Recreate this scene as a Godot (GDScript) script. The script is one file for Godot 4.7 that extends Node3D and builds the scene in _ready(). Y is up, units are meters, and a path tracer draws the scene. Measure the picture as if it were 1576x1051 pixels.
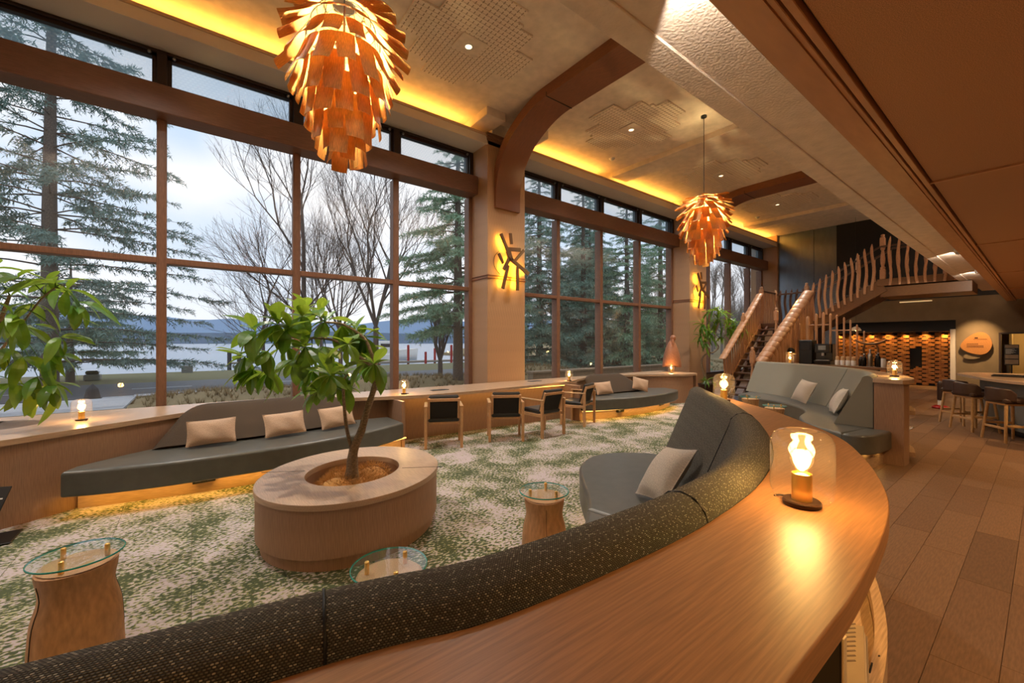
extends Node3D
# Hotel lounge by a lake. x runs away from the windows, -z along the room, y up; metres.

var org := {}          # node -> where its own origin lies in the scene, for parts built in scene coordinates
var used := {}
var M := {}            # materials
var rng := RandomNumberGenerator.new()
var N := {}            # textures

# ---------------------------------------------------------------- mesh builder
class MB:
	var v := PackedVector3Array()
	var n := PackedVector3Array()
	var t := PackedVector2Array()

	func tri(a: Vector3, b: Vector3, c: Vector3, na: Vector3, nb: Vector3, nc: Vector3, ta := Vector2.ZERO, tb := Vector2.ZERO, tc := Vector2.ZERO) -> void:
		if (b - a).cross(c - a).dot(na + nb + nc) > 0.0:
			v.append(a); v.append(c); v.append(b)
			n.append(na); n.append(nc); n.append(nb)
			t.append(ta); t.append(tc); t.append(tb)
		else:
			v.append(a); v.append(b); v.append(c)
			n.append(na); n.append(nb); n.append(nc)
			t.append(ta); t.append(tb); t.append(tc)

	func face(a: Vector3, b: Vector3, c: Vector3, out: Vector3) -> void:
		var g := (b - a).cross(c - a)
		if g.length_squared() < 1e-14: return
		g = g.normalized()
		if g.dot(out) < 0.0: g = -g
		tri(a, b, c, g, g, g)

	func quad(a: Vector3, b: Vector3, c: Vector3, d: Vector3, out: Vector3) -> void:
		face(a, b, c, out); face(a, c, d, out)

	func uvquad(a: Vector3, b: Vector3, c: Vector3, d: Vector3, out: Vector3) -> void:
		var g := (b - a).cross(c - a).normalized()
		if g.dot(out) < 0.0: g = -g
		tri(a, b, c, g, g, g, Vector2(0, 0), Vector2(1, 0), Vector2(1, 1))
		tri(a, c, d, g, g, g, Vector2(0, 0), Vector2(1, 1), Vector2(0, 1))

	func box(c: Vector3, s: Vector3, bas := Basis.IDENTITY, bev := 0.003) -> void:
		var h := s * 0.5
		bev = minf(bev, minf(h.x, minf(h.y, h.z)) * 0.6)
		var ax := [bas.x, bas.y, bas.z]
		for k in 3:
			var a: Vector3 = ax[k]
			var u: Vector3 = ax[(k + 1) % 3]
			var w: Vector3 = ax[(k + 2) % 3]
			var hu := h[(k + 1) % 3]
			var hw := h[(k + 2) % 3]
			for sg in [-1.0, 1.0]:
				var o: Vector3 = c + a * (h[k] * sg)
				var iu := hu - bev
				var iw := hw - bev
				quad(o - u * iu - w * iw, o + u * iu - w * iw, o + u * iu + w * iw, o - u * iu + w * iw, a * sg)
			if bev <= 0.0: continue
			for su in [-1.0, 1.0]:          # the four chamfers that run along axis k
				for sw in [-1.0, 1.0]:
					var p1: Vector3 = c + u * (hu * su) + w * ((hw - bev) * sw)
					var p2: Vector3 = c + u * ((hu - bev) * su) + w * (hw * sw)
					var l: Vector3 = a * (h[k] - bev)
					quad(p1 - l, p1 + l, p2 + l, p2 - l, u * su + w * sw)
		if bev > 0.0:
			for sx in [-1.0, 1.0]:
				for sy in [-1.0, 1.0]:
					for sz in [-1.0, 1.0]:
						var i := h - Vector3.ONE * bev
						face(c + bas * Vector3(h.x * sx, i.y * sy, i.z * sz), c + bas * Vector3(i.x * sx, h.y * sy, i.z * sz), c + bas * Vector3(i.x * sx, i.y * sy, h.z * sz), bas * Vector3(sx, sy, sz))

	# box from two corners
	func bb(a: Vector3, b: Vector3, bev := 0.003) -> void:
		box((a + b) * 0.5, (b - a).abs(), Basis.IDENTITY, bev)

	# a bar with a rectangular section from a to b; up gives the direction of h
	func bar(a: Vector3, b: Vector3, w: float, h: float, up := Vector3.UP, bev := 0.003) -> void:
		var d := (b - a).normalized()
		if absf(d.dot(up)) > 0.999: up = Vector3.RIGHT if absf(d.x) < 0.9 else Vector3.BACK
		var x := d.cross(up).normalized()
		var y := x.cross(d).normalized()
		box((a + b) * 0.5, Vector3(w, h, (b - a).length()), Basis(x, y, d), bev)

	static func turn(p: PackedVector2Array) -> float:
		var a := 0.0
		for i in p.size(): a += p[i].cross(p[(i + 1) % p.size()])
		return 1.0 if a > 0.0 else -1.0

	static func inset(p: PackedVector2Array, d: float) -> PackedVector2Array:
		var q := PackedVector2Array()
		var s := MB.turn(p)
		var k := p.size()
		for i in k:
			var e1 := (p[i] - p[(i + k - 1) % k]).normalized()
			var e2 := (p[(i + 1) % k] - p[i]).normalized()
			var n1 := Vector2(e1.y, -e1.x) * s
			var n2 := Vector2(e2.y, -e2.x) * s
			var m := n1 + n2
			m = m.normalized() if m.length() > 0.01 else n1
			q.append(p[i] - m * d / maxf(0.5, m.dot(n1)))
		return q

	# plan polygon (x, z) raised from y0 to y1, its upper edge rounded by r and its lower by rb
	func prism(poly: PackedVector2Array, y0: float, y1: float, r := 0.004, steps := 2, rb := 0.0, caps := true) -> void:
		var rings: Array[PackedVector2Array] = []
		var ys := PackedFloat32Array()
		var slope := PackedFloat32Array()       # how far the normal of that ring leans up, radians
		if rb > 0.0:
			for i in steps + 1:
				var a := PI / 2 * (1.0 - float(i) / steps)
				rings.append(inset(poly, rb * (1.0 - cos(a)))); ys.append(y0 + rb * (1.0 - sin(a))); slope.append(-a)
		else:
			rings.append(poly); ys.append(y0); slope.append(0.0)
		if r > 0.0:
			for i in steps + 1:
				var a := PI / 2 * float(i) / steps
				rings.append(inset(poly, r * (1.0 - cos(a)))); ys.append(y1 - r * (1.0 - sin(a))); slope.append(a)
		else:
			rings.append(poly); ys.append(y1); slope.append(0.0)
		var k := poly.size()
		var s := MB.turn(poly)
		var along := PackedFloat32Array([0.0])
		var en: Array[Vector2] = []
		for i in k:
			var e := (poly[(i + 1) % k] - poly[i])
			along.append(along[i] + e.length())
			e = e.normalized()
			en.append(Vector2(e.y, -e.x) * s)
		for i in k:
			var j := (i + 1) % k
			var na := en[i]
			var nb := en[i]
			if en[i].dot(en[(i + k - 1) % k]) > 0.72: na = (en[i] + en[(i + k - 1) % k]).normalized()
			if en[i].dot(en[j]) > 0.72: nb = (en[i] + en[j]).normalized()
			for q in rings.size() - 1:
				var a := Vector3(rings[q][i].x, ys[q], rings[q][i].y)
				var b := Vector3(rings[q][j].x, ys[q], rings[q][j].y)
				var c := Vector3(rings[q + 1][j].x, ys[q + 1], rings[q + 1][j].y)
				var d := Vector3(rings[q + 1][i].x, ys[q + 1], rings[q + 1][i].y)
				var c0 := cos(slope[q]); var s0 := sin(slope[q]); var c1 := cos(slope[q + 1]); var s1 := sin(slope[q + 1])
				var qa := Vector3(na.x * c0, s0, na.y * c0); var qb := Vector3(nb.x * c0, s0, nb.y * c0)
				var qc := Vector3(nb.x * c1, s1, nb.y * c1); var qd := Vector3(na.x * c1, s1, na.y * c1)
				tri(a, b, c, qa, qb, qc, Vector2(along[i], ys[q]), Vector2(along[i + 1], ys[q]), Vector2(along[i + 1], ys[q + 1]))
				tri(a, c, d, qa, qc, qd, Vector2(along[i], ys[q]), Vector2(along[i + 1], ys[q + 1]), Vector2(along[i], ys[q + 1]))
		if caps:
			cap(rings[0], ys[0], Vector3.DOWN)
			cap(rings[-1], ys[ys.size() - 1], Vector3.UP)

	func cap(p: PackedVector2Array, y: float, out: Vector3) -> void:
		var ix := Geometry2D.triangulate_polygon(p)
		if ix.is_empty(): print("CAP FAILED ", p.size(), " ", p[0], " ", p[p.size() / 2])
		for i in range(0, ix.size(), 3):
			var a := p[ix[i]]; var b := p[ix[i + 1]]; var c := p[ix[i + 2]]
			tri(Vector3(a.x, y, a.y), Vector3(b.x, y, b.y), Vector3(c.x, y, c.y), out, out, out, a, b, c)

	# skin over a row of closed loops, all with the same count of points; a doubled point makes a crease
	func loft(loops: Array, closed := false, caps := true, us := 1.0, vs := 1.0) -> void:
		var R := loops.size()
		var K: int = loops[0].size()
		var vol := 0.0
		var first := v.size()
		var nn := []
		for i in R:
			var row := PackedVector3Array()
			for j in K:
				var im := (i + R - 1) % R if closed else maxi(i - 1, 0)
				var ip := (i + 1) % R if closed else mini(i + 1, R - 1)
				var da: Vector3 = loops[ip][j] - loops[im][j]
				var p: Vector3 = loops[i][j]
				var a: Vector3 = loops[i][(j + K - 1) % K]
				var b: Vector3 = loops[i][(j + 1) % K]
				var db: Vector3
				if a.is_equal_approx(p): db = b - p
				elif b.is_equal_approx(p): db = p - a
				else: db = b - a
				row.append(da.cross(db).normalized())
			nn.append(row)
		# orientation from the signed volume
		var ctr: Vector3 = loops[R / 2][0]
		for i in (R if closed else R - 1):
			var ip := (i + 1) % R
			for j in K:
				var jp := (j + 1) % K
				var a: Vector3 = loops[i][j] - ctr; var b: Vector3 = loops[ip][j] - ctr; var c: Vector3 = loops[ip][jp] - ctr; var d: Vector3 = loops[i][jp] - ctr
				vol += a.dot(b.cross(c)) + a.dot(c.cross(d))
		var sg := 1.0 if vol > 0.0 else -1.0
		var u := 0.0
		for i in (R if closed else R - 1):
			var ip := (i + 1) % R
			var step: float = (loops[ip][0] - loops[i][0]).length() * us
			var w := 0.0
			for j in K:
				var jp := (j + 1) % K
				var a: Vector3 = loops[i][j]; var b: Vector3 = loops[ip][j]; var c: Vector3 = loops[ip][jp]; var d: Vector3 = loops[i][jp]
				var dw := (d - a).length() * vs
				if not (a.is_equal_approx(d) and b.is_equal_approx(c)):
					var na: Vector3 = nn[i][j] * sg; var nb: Vector3 = nn[ip][j] * sg; var nc: Vector3 = nn[ip][jp] * sg; var nd: Vector3 = nn[i][jp] * sg
					tri(a, b, c, na, nb, nc, Vector2(u, w), Vector2(u + step, w), Vector2(u + step, w + dw))
					tri(a, c, d, na, nc, nd, Vector2(u, w), Vector2(u + step, w + dw), Vector2(u, w + dw))
				w += dw
			u += step
		if caps and not closed:
			lid(loops[0], (loops[0][0] - loops[1][0]))
			lid(loops[R - 1], (loops[R - 1][0] - loops[R - 2][0]))

	func lid(loop: Array, out: Vector3) -> void:
		# a flat lid; the loop is laid into its own plane and cut into triangles
		var c := Vector3.ZERO
		for p in loop: c += p
		c /= loop.size()
		var nrm := Vector3.ZERO
		for j in loop.size():
			nrm += (loop[j] - c).cross(loop[(j + 1) % loop.size()] - c)
		if nrm.length() < 1e-12: return
		nrm = nrm.normalized()
		var ux: Vector3 = nrm.cross(Vector3.UP if absf(nrm.y) < 0.9 else Vector3.RIGHT).normalized()
		var uy := nrm.cross(ux)
		var pl := PackedVector2Array()
		var keep := []
		for p in loop:
			if keep.is_empty() or not p.is_equal_approx(keep[-1]):
				keep.append(p); pl.append(Vector2((p - c).dot(ux), (p - c).dot(uy)))
		if keep.size() > 1 and keep[0].is_equal_approx(keep[-1]):
			keep.pop_back(); pl.remove_at(pl.size() - 1)
		var o := nrm if nrm.dot(out) > 0.0 else -nrm
		var ix := Geometry2D.triangulate_polygon(pl)
		for i in range(0, ix.size(), 3):
			tri(keep[ix[i]], keep[ix[i + 1]], keep[ix[i + 2]], o, o, o, pl[ix[i]], pl[ix[i + 1]], pl[ix[i + 2]])

	func tube(pts: PackedVector3Array, rad: PackedFloat32Array, sides := 8, caps := true) -> void:
		var loops := []
		var d0 := (pts[1] - pts[0]).normalized()
		var x := d0.cross(Vector3.UP if absf(d0.y) < 0.9 else Vector3.RIGHT).normalized()
		for i in pts.size():
			var d := (pts[mini(i + 1, pts.size() - 1)] - pts[maxi(i - 1, 0)]).normalized()
			x = (x - d * x.dot(d)).normalized()
			var y := d.cross(x)
			var l := []
			for k in sides:
				var a := TAU * k / sides
				l.append(pts[i] + (x * cos(a) + y * sin(a)) * rad[mini(i, rad.size() - 1)])
			loops.append(l)
		loft(loops, false, caps)

	# profile of (radius, height) turned about the y axis of xf
	func lathe(prof: PackedVector2Array, segs := 24, xf := Transform3D.IDENTITY, sx := 1.0, sz := 1.0) -> void:
		var K := prof.size()
		var nr := PackedVector2Array()
		for i in K:
			var a := prof[maxi(i - 1, 0)]; var b := prof[mini(i + 1, K - 1)]
			if i > 0 and prof[i].is_equal_approx(prof[i - 1]): a = prof[i]
			if i < K - 1 and prof[i].is_equal_approx(prof[i + 1]): b = prof[i]
			var d := (b - a).normalized()
			nr.append(Vector2(d.y, -d.x))
		for s in segs:
			var a0 := TAU * s / segs; var a1 := TAU * (s + 1) / segs
			var c0 := cos(a0) * sx; var s0 := sin(a0) * sz; var c1 := cos(a1) * sx; var s1 := sin(a1) * sz
			for i in K - 1:
				if prof[i].is_equal_approx(prof[i + 1]): continue
				var p := prof[i]; var q := prof[i + 1]
				var A := xf * Vector3(p.x * c0, p.y, p.x * s0); var B := xf * Vector3(p.x * c1, p.y, p.x * s1)
				var C := xf * Vector3(q.x * c1, q.y, q.x * s1); var D := xf * Vector3(q.x * c0, q.y, q.x * s0)
				var nA := (xf.basis * Vector3(nr[i].x * cos(a0), nr[i].y, nr[i].x * sin(a0))).normalized()
				var nB := (xf.basis * Vector3(nr[i].x * cos(a1), nr[i].y, nr[i].x * sin(a1))).normalized()
				var nC := (xf.basis * Vector3(nr[i + 1].x * cos(a1), nr[i + 1].y, nr[i + 1].x * sin(a1))).normalized()
				var nD := (xf.basis * Vector3(nr[i + 1].x * cos(a0), nr[i + 1].y, nr[i + 1].x * sin(a0))).normalized()
				if p.x > 1e-6: tri(A, B, C, nA, nB, nC)
				if q.x > 1e-6: tri(A, C, D, nA, nC, nD)

	func ball(c: Vector3, r: Vector3, segs := 16) -> void:
		var pr := PackedVector2Array()
		for i in segs / 2 + 1:
			var a := -PI / 2 + PI * i / (segs / 2)
			pr.append(Vector2(maxf(0.0, cos(a)), sin(a)))
		lathe(pr, segs, Transform3D(Basis.from_scale(r), c))

	func mesh(shift := Vector3.ZERO) -> ArrayMesh:
		var a := []
		a.resize(Mesh.ARRAY_MAX)
		if shift != Vector3.ZERO:
			for i in v.size(): v[i] -= shift
		a[Mesh.ARRAY_VERTEX] = v; a[Mesh.ARRAY_NORMAL] = n; a[Mesh.ARRAY_TEX_UV] = t
		var m := ArrayMesh.new()
		m.add_surface_from_arrays(Mesh.PRIMITIVE_TRIANGLES, a)
		return m

# ---------------------------------------------------------------- nodes
func numbered(called: String) -> String:
	var k: int = used.get(called, 0)
	used[called] = k + 1
	return called if k == 0 else "%s_%03d" % [called, k]

func tag(o: Node, label: String, category: String, group := "", kind := "") -> Node:
	if label: o.set_meta("label", label)
	if category: o.set_meta("category", category)
	if group: o.set_meta("group", group)
	if kind: o.set_meta("kind", kind)
	return o

func thing(called: String, at: Vector3, label: String, category: String, group := "") -> Node3D:
	var o := Node3D.new()
	o.name = numbered(called)
	add_child(o, true)
	o.position = at
	org[o] = at
	return tag(o, label, category, group)

# a mesh of its own under parent; built in scene coordinates unless the parent is still at the origin
func part(called: String, b, m: Material, parent: Node = self, label := "") -> MeshInstance3D:
	var o := MeshInstance3D.new()
	if parent == self:
		o.name = numbered(called)
	else:
		var c: Dictionary = parent.get_meta("_c") if parent.has_meta("_c") else {}
		var k: int = c.get(called, 0)
		c[called] = k + 1
		parent.set_meta("_c", c)
		o.name = called if k == 0 else "%s_%03d" % [called, k]
	var at: Vector3 = org.get(parent, Vector3.ZERO)
	o.mesh = b.mesh(at) if b is MB else b
	o.material_override = m
	parent.add_child(o, true)
	org[o] = at
	if label: o.set_meta("label", label)
	return o

# a thing that is one mesh, its origin at base
func single(called: String, b: MB, m: Material, at: Vector3, label: String, category: String, group := "") -> MeshInstance3D:
	var o := MeshInstance3D.new()
	o.name = numbered(called)
	o.mesh = b.mesh(at)
	o.material_override = m
	add_child(o, true)
	o.position = at
	org[o] = at
	return tag(o, label, category, group)

func struct_(called: String, b: MB, m: Material, label := "") -> MeshInstance3D:
	var o := part(called, b, m)
	o.set_meta("kind", "structure")
	o.set_meta("label", label if label else called.replace("_", " ") + " of the lounge")
	o.set_meta("category", called.get_slice("_", 0))
	return o

func struct_root(called: String, label: String) -> Node3D:
	var o := thing(called, Vector3.ZERO, label, called.get_slice("_", 0))
	o.set_meta("kind", "structure")
	return o

# many copies of one mesh under parent
func copies(called: String, mesh: Mesh, m: Material, xs: Array, parent: Node) -> MultiMeshInstance3D:
	var mm := MultiMesh.new()
	mm.transform_format = MultiMesh.TRANSFORM_3D
	mm.mesh = mesh
	mm.instance_count = xs.size()
	var at: Vector3 = org.get(parent, Vector3.ZERO)
	for i in xs.size():
		var x: Transform3D = xs[i]
		x.origin -= at
		mm.set_instance_transform(i, x)
	var o := MultiMeshInstance3D.new()
	o.name = called
	o.multimesh = mm
	o.material_override = m
	o.set_meta("kind", "stuff")
	parent.add_child(o, true)
	return o

func dup(src: Node3D, at: Vector3, turn: float, label: String, group := "") -> Node3D:
	var r: Node3D = src.duplicate()
	r.name = numbered(src.name)
	add_child(r, true)
	r.position = at
	r.rotation.y = turn
	r.set_meta("label", label)
	if group: r.set_meta("group", group)
	return r

# smooth curve through plan points
func curve2(pts: Array, step := 0.08, closed := false) -> PackedVector2Array:
	var out := PackedVector2Array()
	var k := pts.size()
	for i in (k if closed else k - 1):
		var p0: Vector2 = pts[(i + k - 1) % k] if closed else pts[maxi(i - 1, 0)]
		var p1: Vector2 = pts[i]
		var p2: Vector2 = pts[(i + 1) % k]
		var p3: Vector2 = pts[(i + 2) % k] if closed else pts[mini(i + 2, k - 1)]
		var m := maxi(1, int(ceil((p2 - p1).length() / step)))
		for j in m: out.append(p1.cubic_interpolate(p2, p0, p3, float(j) / m))
	if not closed: out.append(pts[k - 1])
	return out

func curve3(pts: Array, m := 6) -> PackedVector3Array:
	var out := PackedVector3Array()
	var k := pts.size()
	for i in k - 1:
		for j in m: out.append((pts[i] as Vector3).cubic_interpolate(pts[i + 1], pts[maxi(i - 1, 0)], pts[mini(i + 2, k - 1)], float(j) / m))
	out.append(pts[k - 1])
	return out

func side2(p: PackedVector2Array, d: float) -> PackedVector2Array:   # an open line moved sideways by d
	var q := PackedVector2Array()
	for i in p.size():
		var e := (p[mini(i + 1, p.size() - 1)] - p[maxi(i - 1, 0)]).normalized()
		q.append(p[i] + Vector2(-e.y, e.x) * d)
	return q

# section: points (sideways, y) carried along the open plan line p; sideways is to the left of the way it runs
func sweep(b: MB, p: PackedVector2Array, section: Array, us := 1.0, vs := 1.0) -> void:
	var loops := []
	for i in p.size():
		var e := (p[mini(i + 1, p.size() - 1)] - p[maxi(i - 1, 0)]).normalized()
		var nrm := Vector2(-e.y, e.x)
		var l := []
		for s in section:
			var q: Vector2 = p[i] + nrm * s.x
			l.append(Vector3(q.x, s.y, q.y))
		loops.append(l)
	b.loft(loops, false, true, us, vs)

func rect_section(x0: float, x1: float, y0: float, y1: float) -> Array:
	return [Vector2(x0, y0), Vector2(x1, y0), Vector2(x1, y0), Vector2(x1, y1), Vector2(x1, y1), Vector2(x0, y1), Vector2(x0, y1), Vector2(x0, y0)]

func v2(a: Array) -> Array:
	var o := []
	for i in range(0, a.size(), 2): o.append(Vector2(a[i], a[i + 1]))
	return o

# ---------------------------------------------------------------- lights
func warm(k := 1.0) -> Color: return Color(1.0, 0.79 * k, 0.45 * k)

func omni(at: Vector3, e: float, c: Color, size := 0.03, parent: Node = self) -> OmniLight3D:
	var l := OmniLight3D.new()
	l.name = "bulb_glow"
	l.light_energy = e; l.light_color = c; l.light_size = size
	l.omni_range = 30.0; l.omni_attenuation = 2.0; l.shadow_enabled = true
	parent.add_child(l, true)
	l.position = at
	return l

func spot(at: Vector3, to: Vector3, e: float, c: Color, angle: float, soft := 0.6, size := 0.04) -> SpotLight3D:
	var l := SpotLight3D.new()
	l.name = "spot_glow"
	l.light_energy = e; l.light_color = c; l.light_size = size
	l.spot_angle = angle; l.spot_angle_attenuation = soft
	l.spot_range = 40.0; l.spot_attenuation = 2.0; l.shadow_enabled = true
	add_child(l, true)
	l.position = at
	l.look_at_from_position(at, to, Vector3.UP if absf((to - at).normalized().y) < 0.95 else Vector3.RIGHT)
	return l

# a strip lamp from a to b that shines towards dir
func strip(a: Vector3, b: Vector3, w: float, dir: Vector3, e: float, c: Color) -> AreaLight3D:
	var l := AreaLight3D.new()
	l.name = "strip_glow"
	l.light_energy = e; l.light_color = c
	l.area_size = Vector2((b - a).length(), w)
	l.area_normalize_energy = true
	l.area_range = 30.0; l.area_attenuation = 2.0; l.shadow_enabled = true
	add_child(l, true)
	var x := (b - a).normalized()
	var z := -(dir - x * dir.dot(x)).normalized()
	l.transform = Transform3D(Basis(x, z.cross(x), z), (a + b) * 0.5)
	return l

# ---------------------------------------------------------------- textures and materials
func noise_tex(freq: float, oct: int, lo: float, hi: float, seed_ := 1, kind := FastNoiseLite.TYPE_SIMPLEX_SMOOTH, size := 512) -> NoiseTexture2D:
	var f := FastNoiseLite.new()
	f.noise_type = kind; f.frequency = freq; f.seed = seed_
	f.fractal_type = FastNoiseLite.FRACTAL_FBM; f.fractal_octaves = oct
	var g := Gradient.new()
	g.set_color(0, Color(lo, lo, lo)); g.set_color(1, Color(hi, hi, hi))
	var t := NoiseTexture2D.new()
	t.width = size; t.height = size; t.seamless = true; t.noise = f; t.color_ramp = g
	return t

func mat(called: String, c: Color, rough := 0.5, metal := 0.0) -> StandardMaterial3D:
	var m := StandardMaterial3D.new()
	m.resource_name = called
	m.albedo_color = c; m.roughness = rough; m.metallic = metal
	M[called] = m
	return m

func tri(m: StandardMaterial3D, tex: Texture2D, scale: Vector3, world := false) -> StandardMaterial3D:
	m.albedo_texture = tex
	m.uv1_triplanar = true; m.uv1_world_triplanar = world; m.uv1_scale = scale
	m.uv1_triplanar_sharpness = 4.0
	return m

func relief(m: StandardMaterial3D, tex: Texture2D, cm: float) -> StandardMaterial3D:
	m.heightmap_enabled = true; m.heightmap_texture = tex; m.heightmap_scale = cm
	return m

func glow(called: String, c: Color, e: float) -> StandardMaterial3D:
	var m := mat(called, c, 0.6)
	m.emission_enabled = true; m.emission = c; m.emission_energy_multiplier = e
	return m

func fill_tex(w: int, h: int, f: Callable) -> ImageTexture:
	var im := Image.create(w, h, false, Image.FORMAT_RGB8)
	for y in h:
		for x in w:
			im.set_pixel(x, y, f.call(x, y))
	return ImageTexture.create_from_image(im)

func carpet_tex() -> ImageTexture:
	# moss print: short strokes of green and dark green over a pinkish grey ground, thicker and thinner in drifts
	var S := 1280
	var fs := FastNoiseLite.new()
	fs.noise_type = FastNoiseLite.TYPE_SIMPLEX_SMOOTH; fs.frequency = 0.15; fs.fractal_octaves = 3; fs.seed = 5
	var a := fs.get_seamless_image(S, S * 5 / 8); a.resize(S, S, Image.INTERPOLATE_BILINEAR); a.convert(Image.FORMAT_L8)
	fs.seed = 9; fs.frequency = 0.11
	var b := fs.get_seamless_image(S, S * 5 / 8); b.resize(S, S, Image.INTERPOLATE_BILINEAR); b.convert(Image.FORMAT_L8)
	fs.seed = 14; fs.frequency = 0.007; fs.fractal_octaves = 3
	var d := fs.get_seamless_image(S, S); d.convert(Image.FORMAT_L8)
	var pa := a.get_data(); var pb := b.get_data(); var pd := d.get_data()
	var px := PackedByteArray()
	px.resize(S * S * 3)
	var ground := [181, 170, 172]
	var pale := [166, 165, 132]
	var moss := [132, 134, 74]
	var dark := [72, 82, 55]
	var r2 := RandomNumberGenerator.new()
	r2.seed = 77
	var off := PackedInt32Array()
	for k in 100: off.append(int(r2.randf_range(-30, 30)) - (48 if r2.randf() < 0.16 else 0))
	for y in S:
		for x in S:
			var i := y * S + x
			var den: int = (int(pd[i]) - 128) * 1.0 + off[(y / 128) * 10 + x / 128]
			var s: int = int(pa[i]) + den / 2
			var s2: int = int(pb[i]) + den / 2
			var c := ground
			if s2 > 146: c = pale
			if s > 125: c = moss
			if s > 144 or (s2 > 160 and s > 112): c = dark
			px[i * 3] = c[0]; px[i * 3 + 1] = c[1]; px[i * 3 + 2] = c[2]
	return ImageTexture.create_from_image(Image.create_from_data(S, S, false, Image.FORMAT_RGB8, px))

func make_materials() -> void:
	N.grain = noise_tex(0.02, 5, 0.60, 1.0, 3)
	N.grain2 = noise_tex(0.03, 4, 0.78, 1.0, 8)
	N.soft = noise_tex(0.012, 4, 0.91, 1.0, 5)
	N.speck = noise_tex(0.22, 2, 0.25, 1.0, 6)
	N.fleck = noise_tex(0.12, 3, 0.55, 1.0, 16)
	N.bumpy = noise_tex(0.09, 4, 0.0, 1.0, 12)
	N.cell = noise_tex(0.06, 1, 0.0, 1.0, 4, FastNoiseLite.TYPE_CELLULAR)
	# knit of the near backrest: rows of fat stitches, some of paler yarn
	var kr := RandomNumberGenerator.new()
	kr.seed = 3
	var yarn := PackedFloat32Array()
	for k in 24 * 24: yarn.append(kr.randf())
	N.knit = fill_tex(288, 192, func(x, y):
		var row: int = y / 8
		var u: float = fmod(x + (6.0 if row % 2 else 0.0), 12.0) / 12.0
		var w: float = fmod(y, 8.0) / 8.0
		var h: float = sqrt(maxf(0.0, sin(PI * u))) * sqrt(maxf(0.0, sin(PI * w)))
		h *= 0.7 + 0.3 * yarn[(int(x + (6 if row % 2 else 0)) / 12 % 24) * 24 + row % 24]
		return Color(h, h, h))
	N.knit_col = fill_tex(288, 192, func(x, y):
		var row: int = y / 8
		var xx: int = int(x + (6 if row % 2 else 0))
		var u: float = fmod(xx, 12.0) / 12.0
		var w: float = fmod(y, 8.0) / 8.0
		var h: float = sin(PI * u) * sin(PI * w)
		var k: float = yarn[(xx / 12 % 24) * 24 + row % 24]
		var c := Color(0.25, 0.235, 0.205).lerp(Color(0.60, 0.58, 0.51), h * (0.4 + 0.6 * k))
		if k > 0.86 and h > 0.4: c = Color(0.74, 0.72, 0.65)
		return c)
	# short dashes pressed into the acoustic slats of the ceiling
	N.dash = fill_tex(16, 16, func(x, y): return Color(0.66, 0.62, 0.58) if y >= 6 and y <= 8 and x < 11 else Color(1, 1, 1))

	# woods
	tri(mat("oak_upright", Color(0.69, 0.54, 0.43), 0.5), N.grain2, Vector3(12, 0.4, 12), true)
	tri(mat("oak_along", Color(0.82, 0.69, 0.56), 0.27), N.grain2, Vector3(9, 9, 0.45), true)
	tri(mat("oak_near", Color(0.70, 0.50, 0.32), 0.42), N.grain2, Vector3(8, 8, 0.30), true)
	tri(mat("oak_local", Color(0.84, 0.65, 0.46), 0.45), N.grain2, Vector3(9, 0.8, 9))
	tri(mat("oak_pale", Color(0.82, 0.66, 0.47), 0.45), N.grain2, Vector3(9, 0.8, 9))
	tri(mat("oak_round", Color(0.80, 0.68, 0.57), 0.34), N.grain2, Vector3(0.4, 9, 9), true)
	tri(mat("column_oak", Color(0.78, 0.61, 0.45), 0.45), N.grain2, Vector3(16, 0.3, 16), true)
	tri(mat("beam_brown", Color(0.51, 0.36, 0.29), 0.42), N.grain2, Vector3(6, 6, 0.3), true)
	tri(mat("rib_brown", Color(0.56, 0.34, 0.20), 0.4), N.grain2, Vector3(0.4, 5, 6), true)
	tri(mat("frame_brown", Color(0.55, 0.39, 0.30), 0.4), N.grain2, Vector3(6, 0.5, 6), true)
	tri(mat("frame_dark", Color(0.20, 0.13, 0.10), 0.5), N.soft, Vector3(3, 3, 3), true)
	tri(mat("plank_a", Color(0.55, 0.42, 0.315), 0.42), N.grain2, Vector3(5, 4, 0.6), true)
	tri(mat("plank_b", Color(0.59, 0.455, 0.34), 0.40), N.grain2, Vector3(5.3, 4, 0.55), true)
	tri(mat("plank_c", Color(0.51, 0.39, 0.29), 0.44), N.grain2, Vector3(4.6, 4, 0.65), true)
	tri(mat("log_wood", Color(0.80, 0.60, 0.41), 0.5), N.grain2, Vector3(2.2, 0.7, 2.2))
	tri(mat("stair_wood", Color(0.74, 0.55, 0.40), 0.45), N.grain2, Vector3(6, 1.0, 6), true)
	tri(mat("stair_dark", Color(0.33, 0.21, 0.14), 0.4), N.grain2, Vector3(2, 5, 5), true)
	tri(mat("stringer_wood", Color(0.45, 0.29, 0.13), 0.45), N.grain2, Vector3(0.8, 5, 5), true)
	tri(mat("block_a", Color(0.76, 0.50, 0.25), 0.5), N.grain2, Vector3(2, 5, 5), true)
	tri(mat("block_b", Color(0.69, 0.44, 0.22), 0.5), N.grain2, Vector3(2, 5, 5), true)
	tri(mat("statue_wood", Color(0.72, 0.48, 0.34), 0.5), N.grain2, Vector3(3, 0.8, 3))
	for k in 3:
		var c: Color = [Color(0.95, 0.74, 0.46), Color(0.92, 0.68, 0.40), Color(0.97, 0.79, 0.52)][k]
		var m := tri(mat("veneer_%s" % ["a", "b", "c"][k], c, 0.45), N.grain2, Vector3(6, 0.9, 6))
		m.backlight_enabled = true; m.backlight = Color(1.0, 0.95, 0.80)
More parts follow.
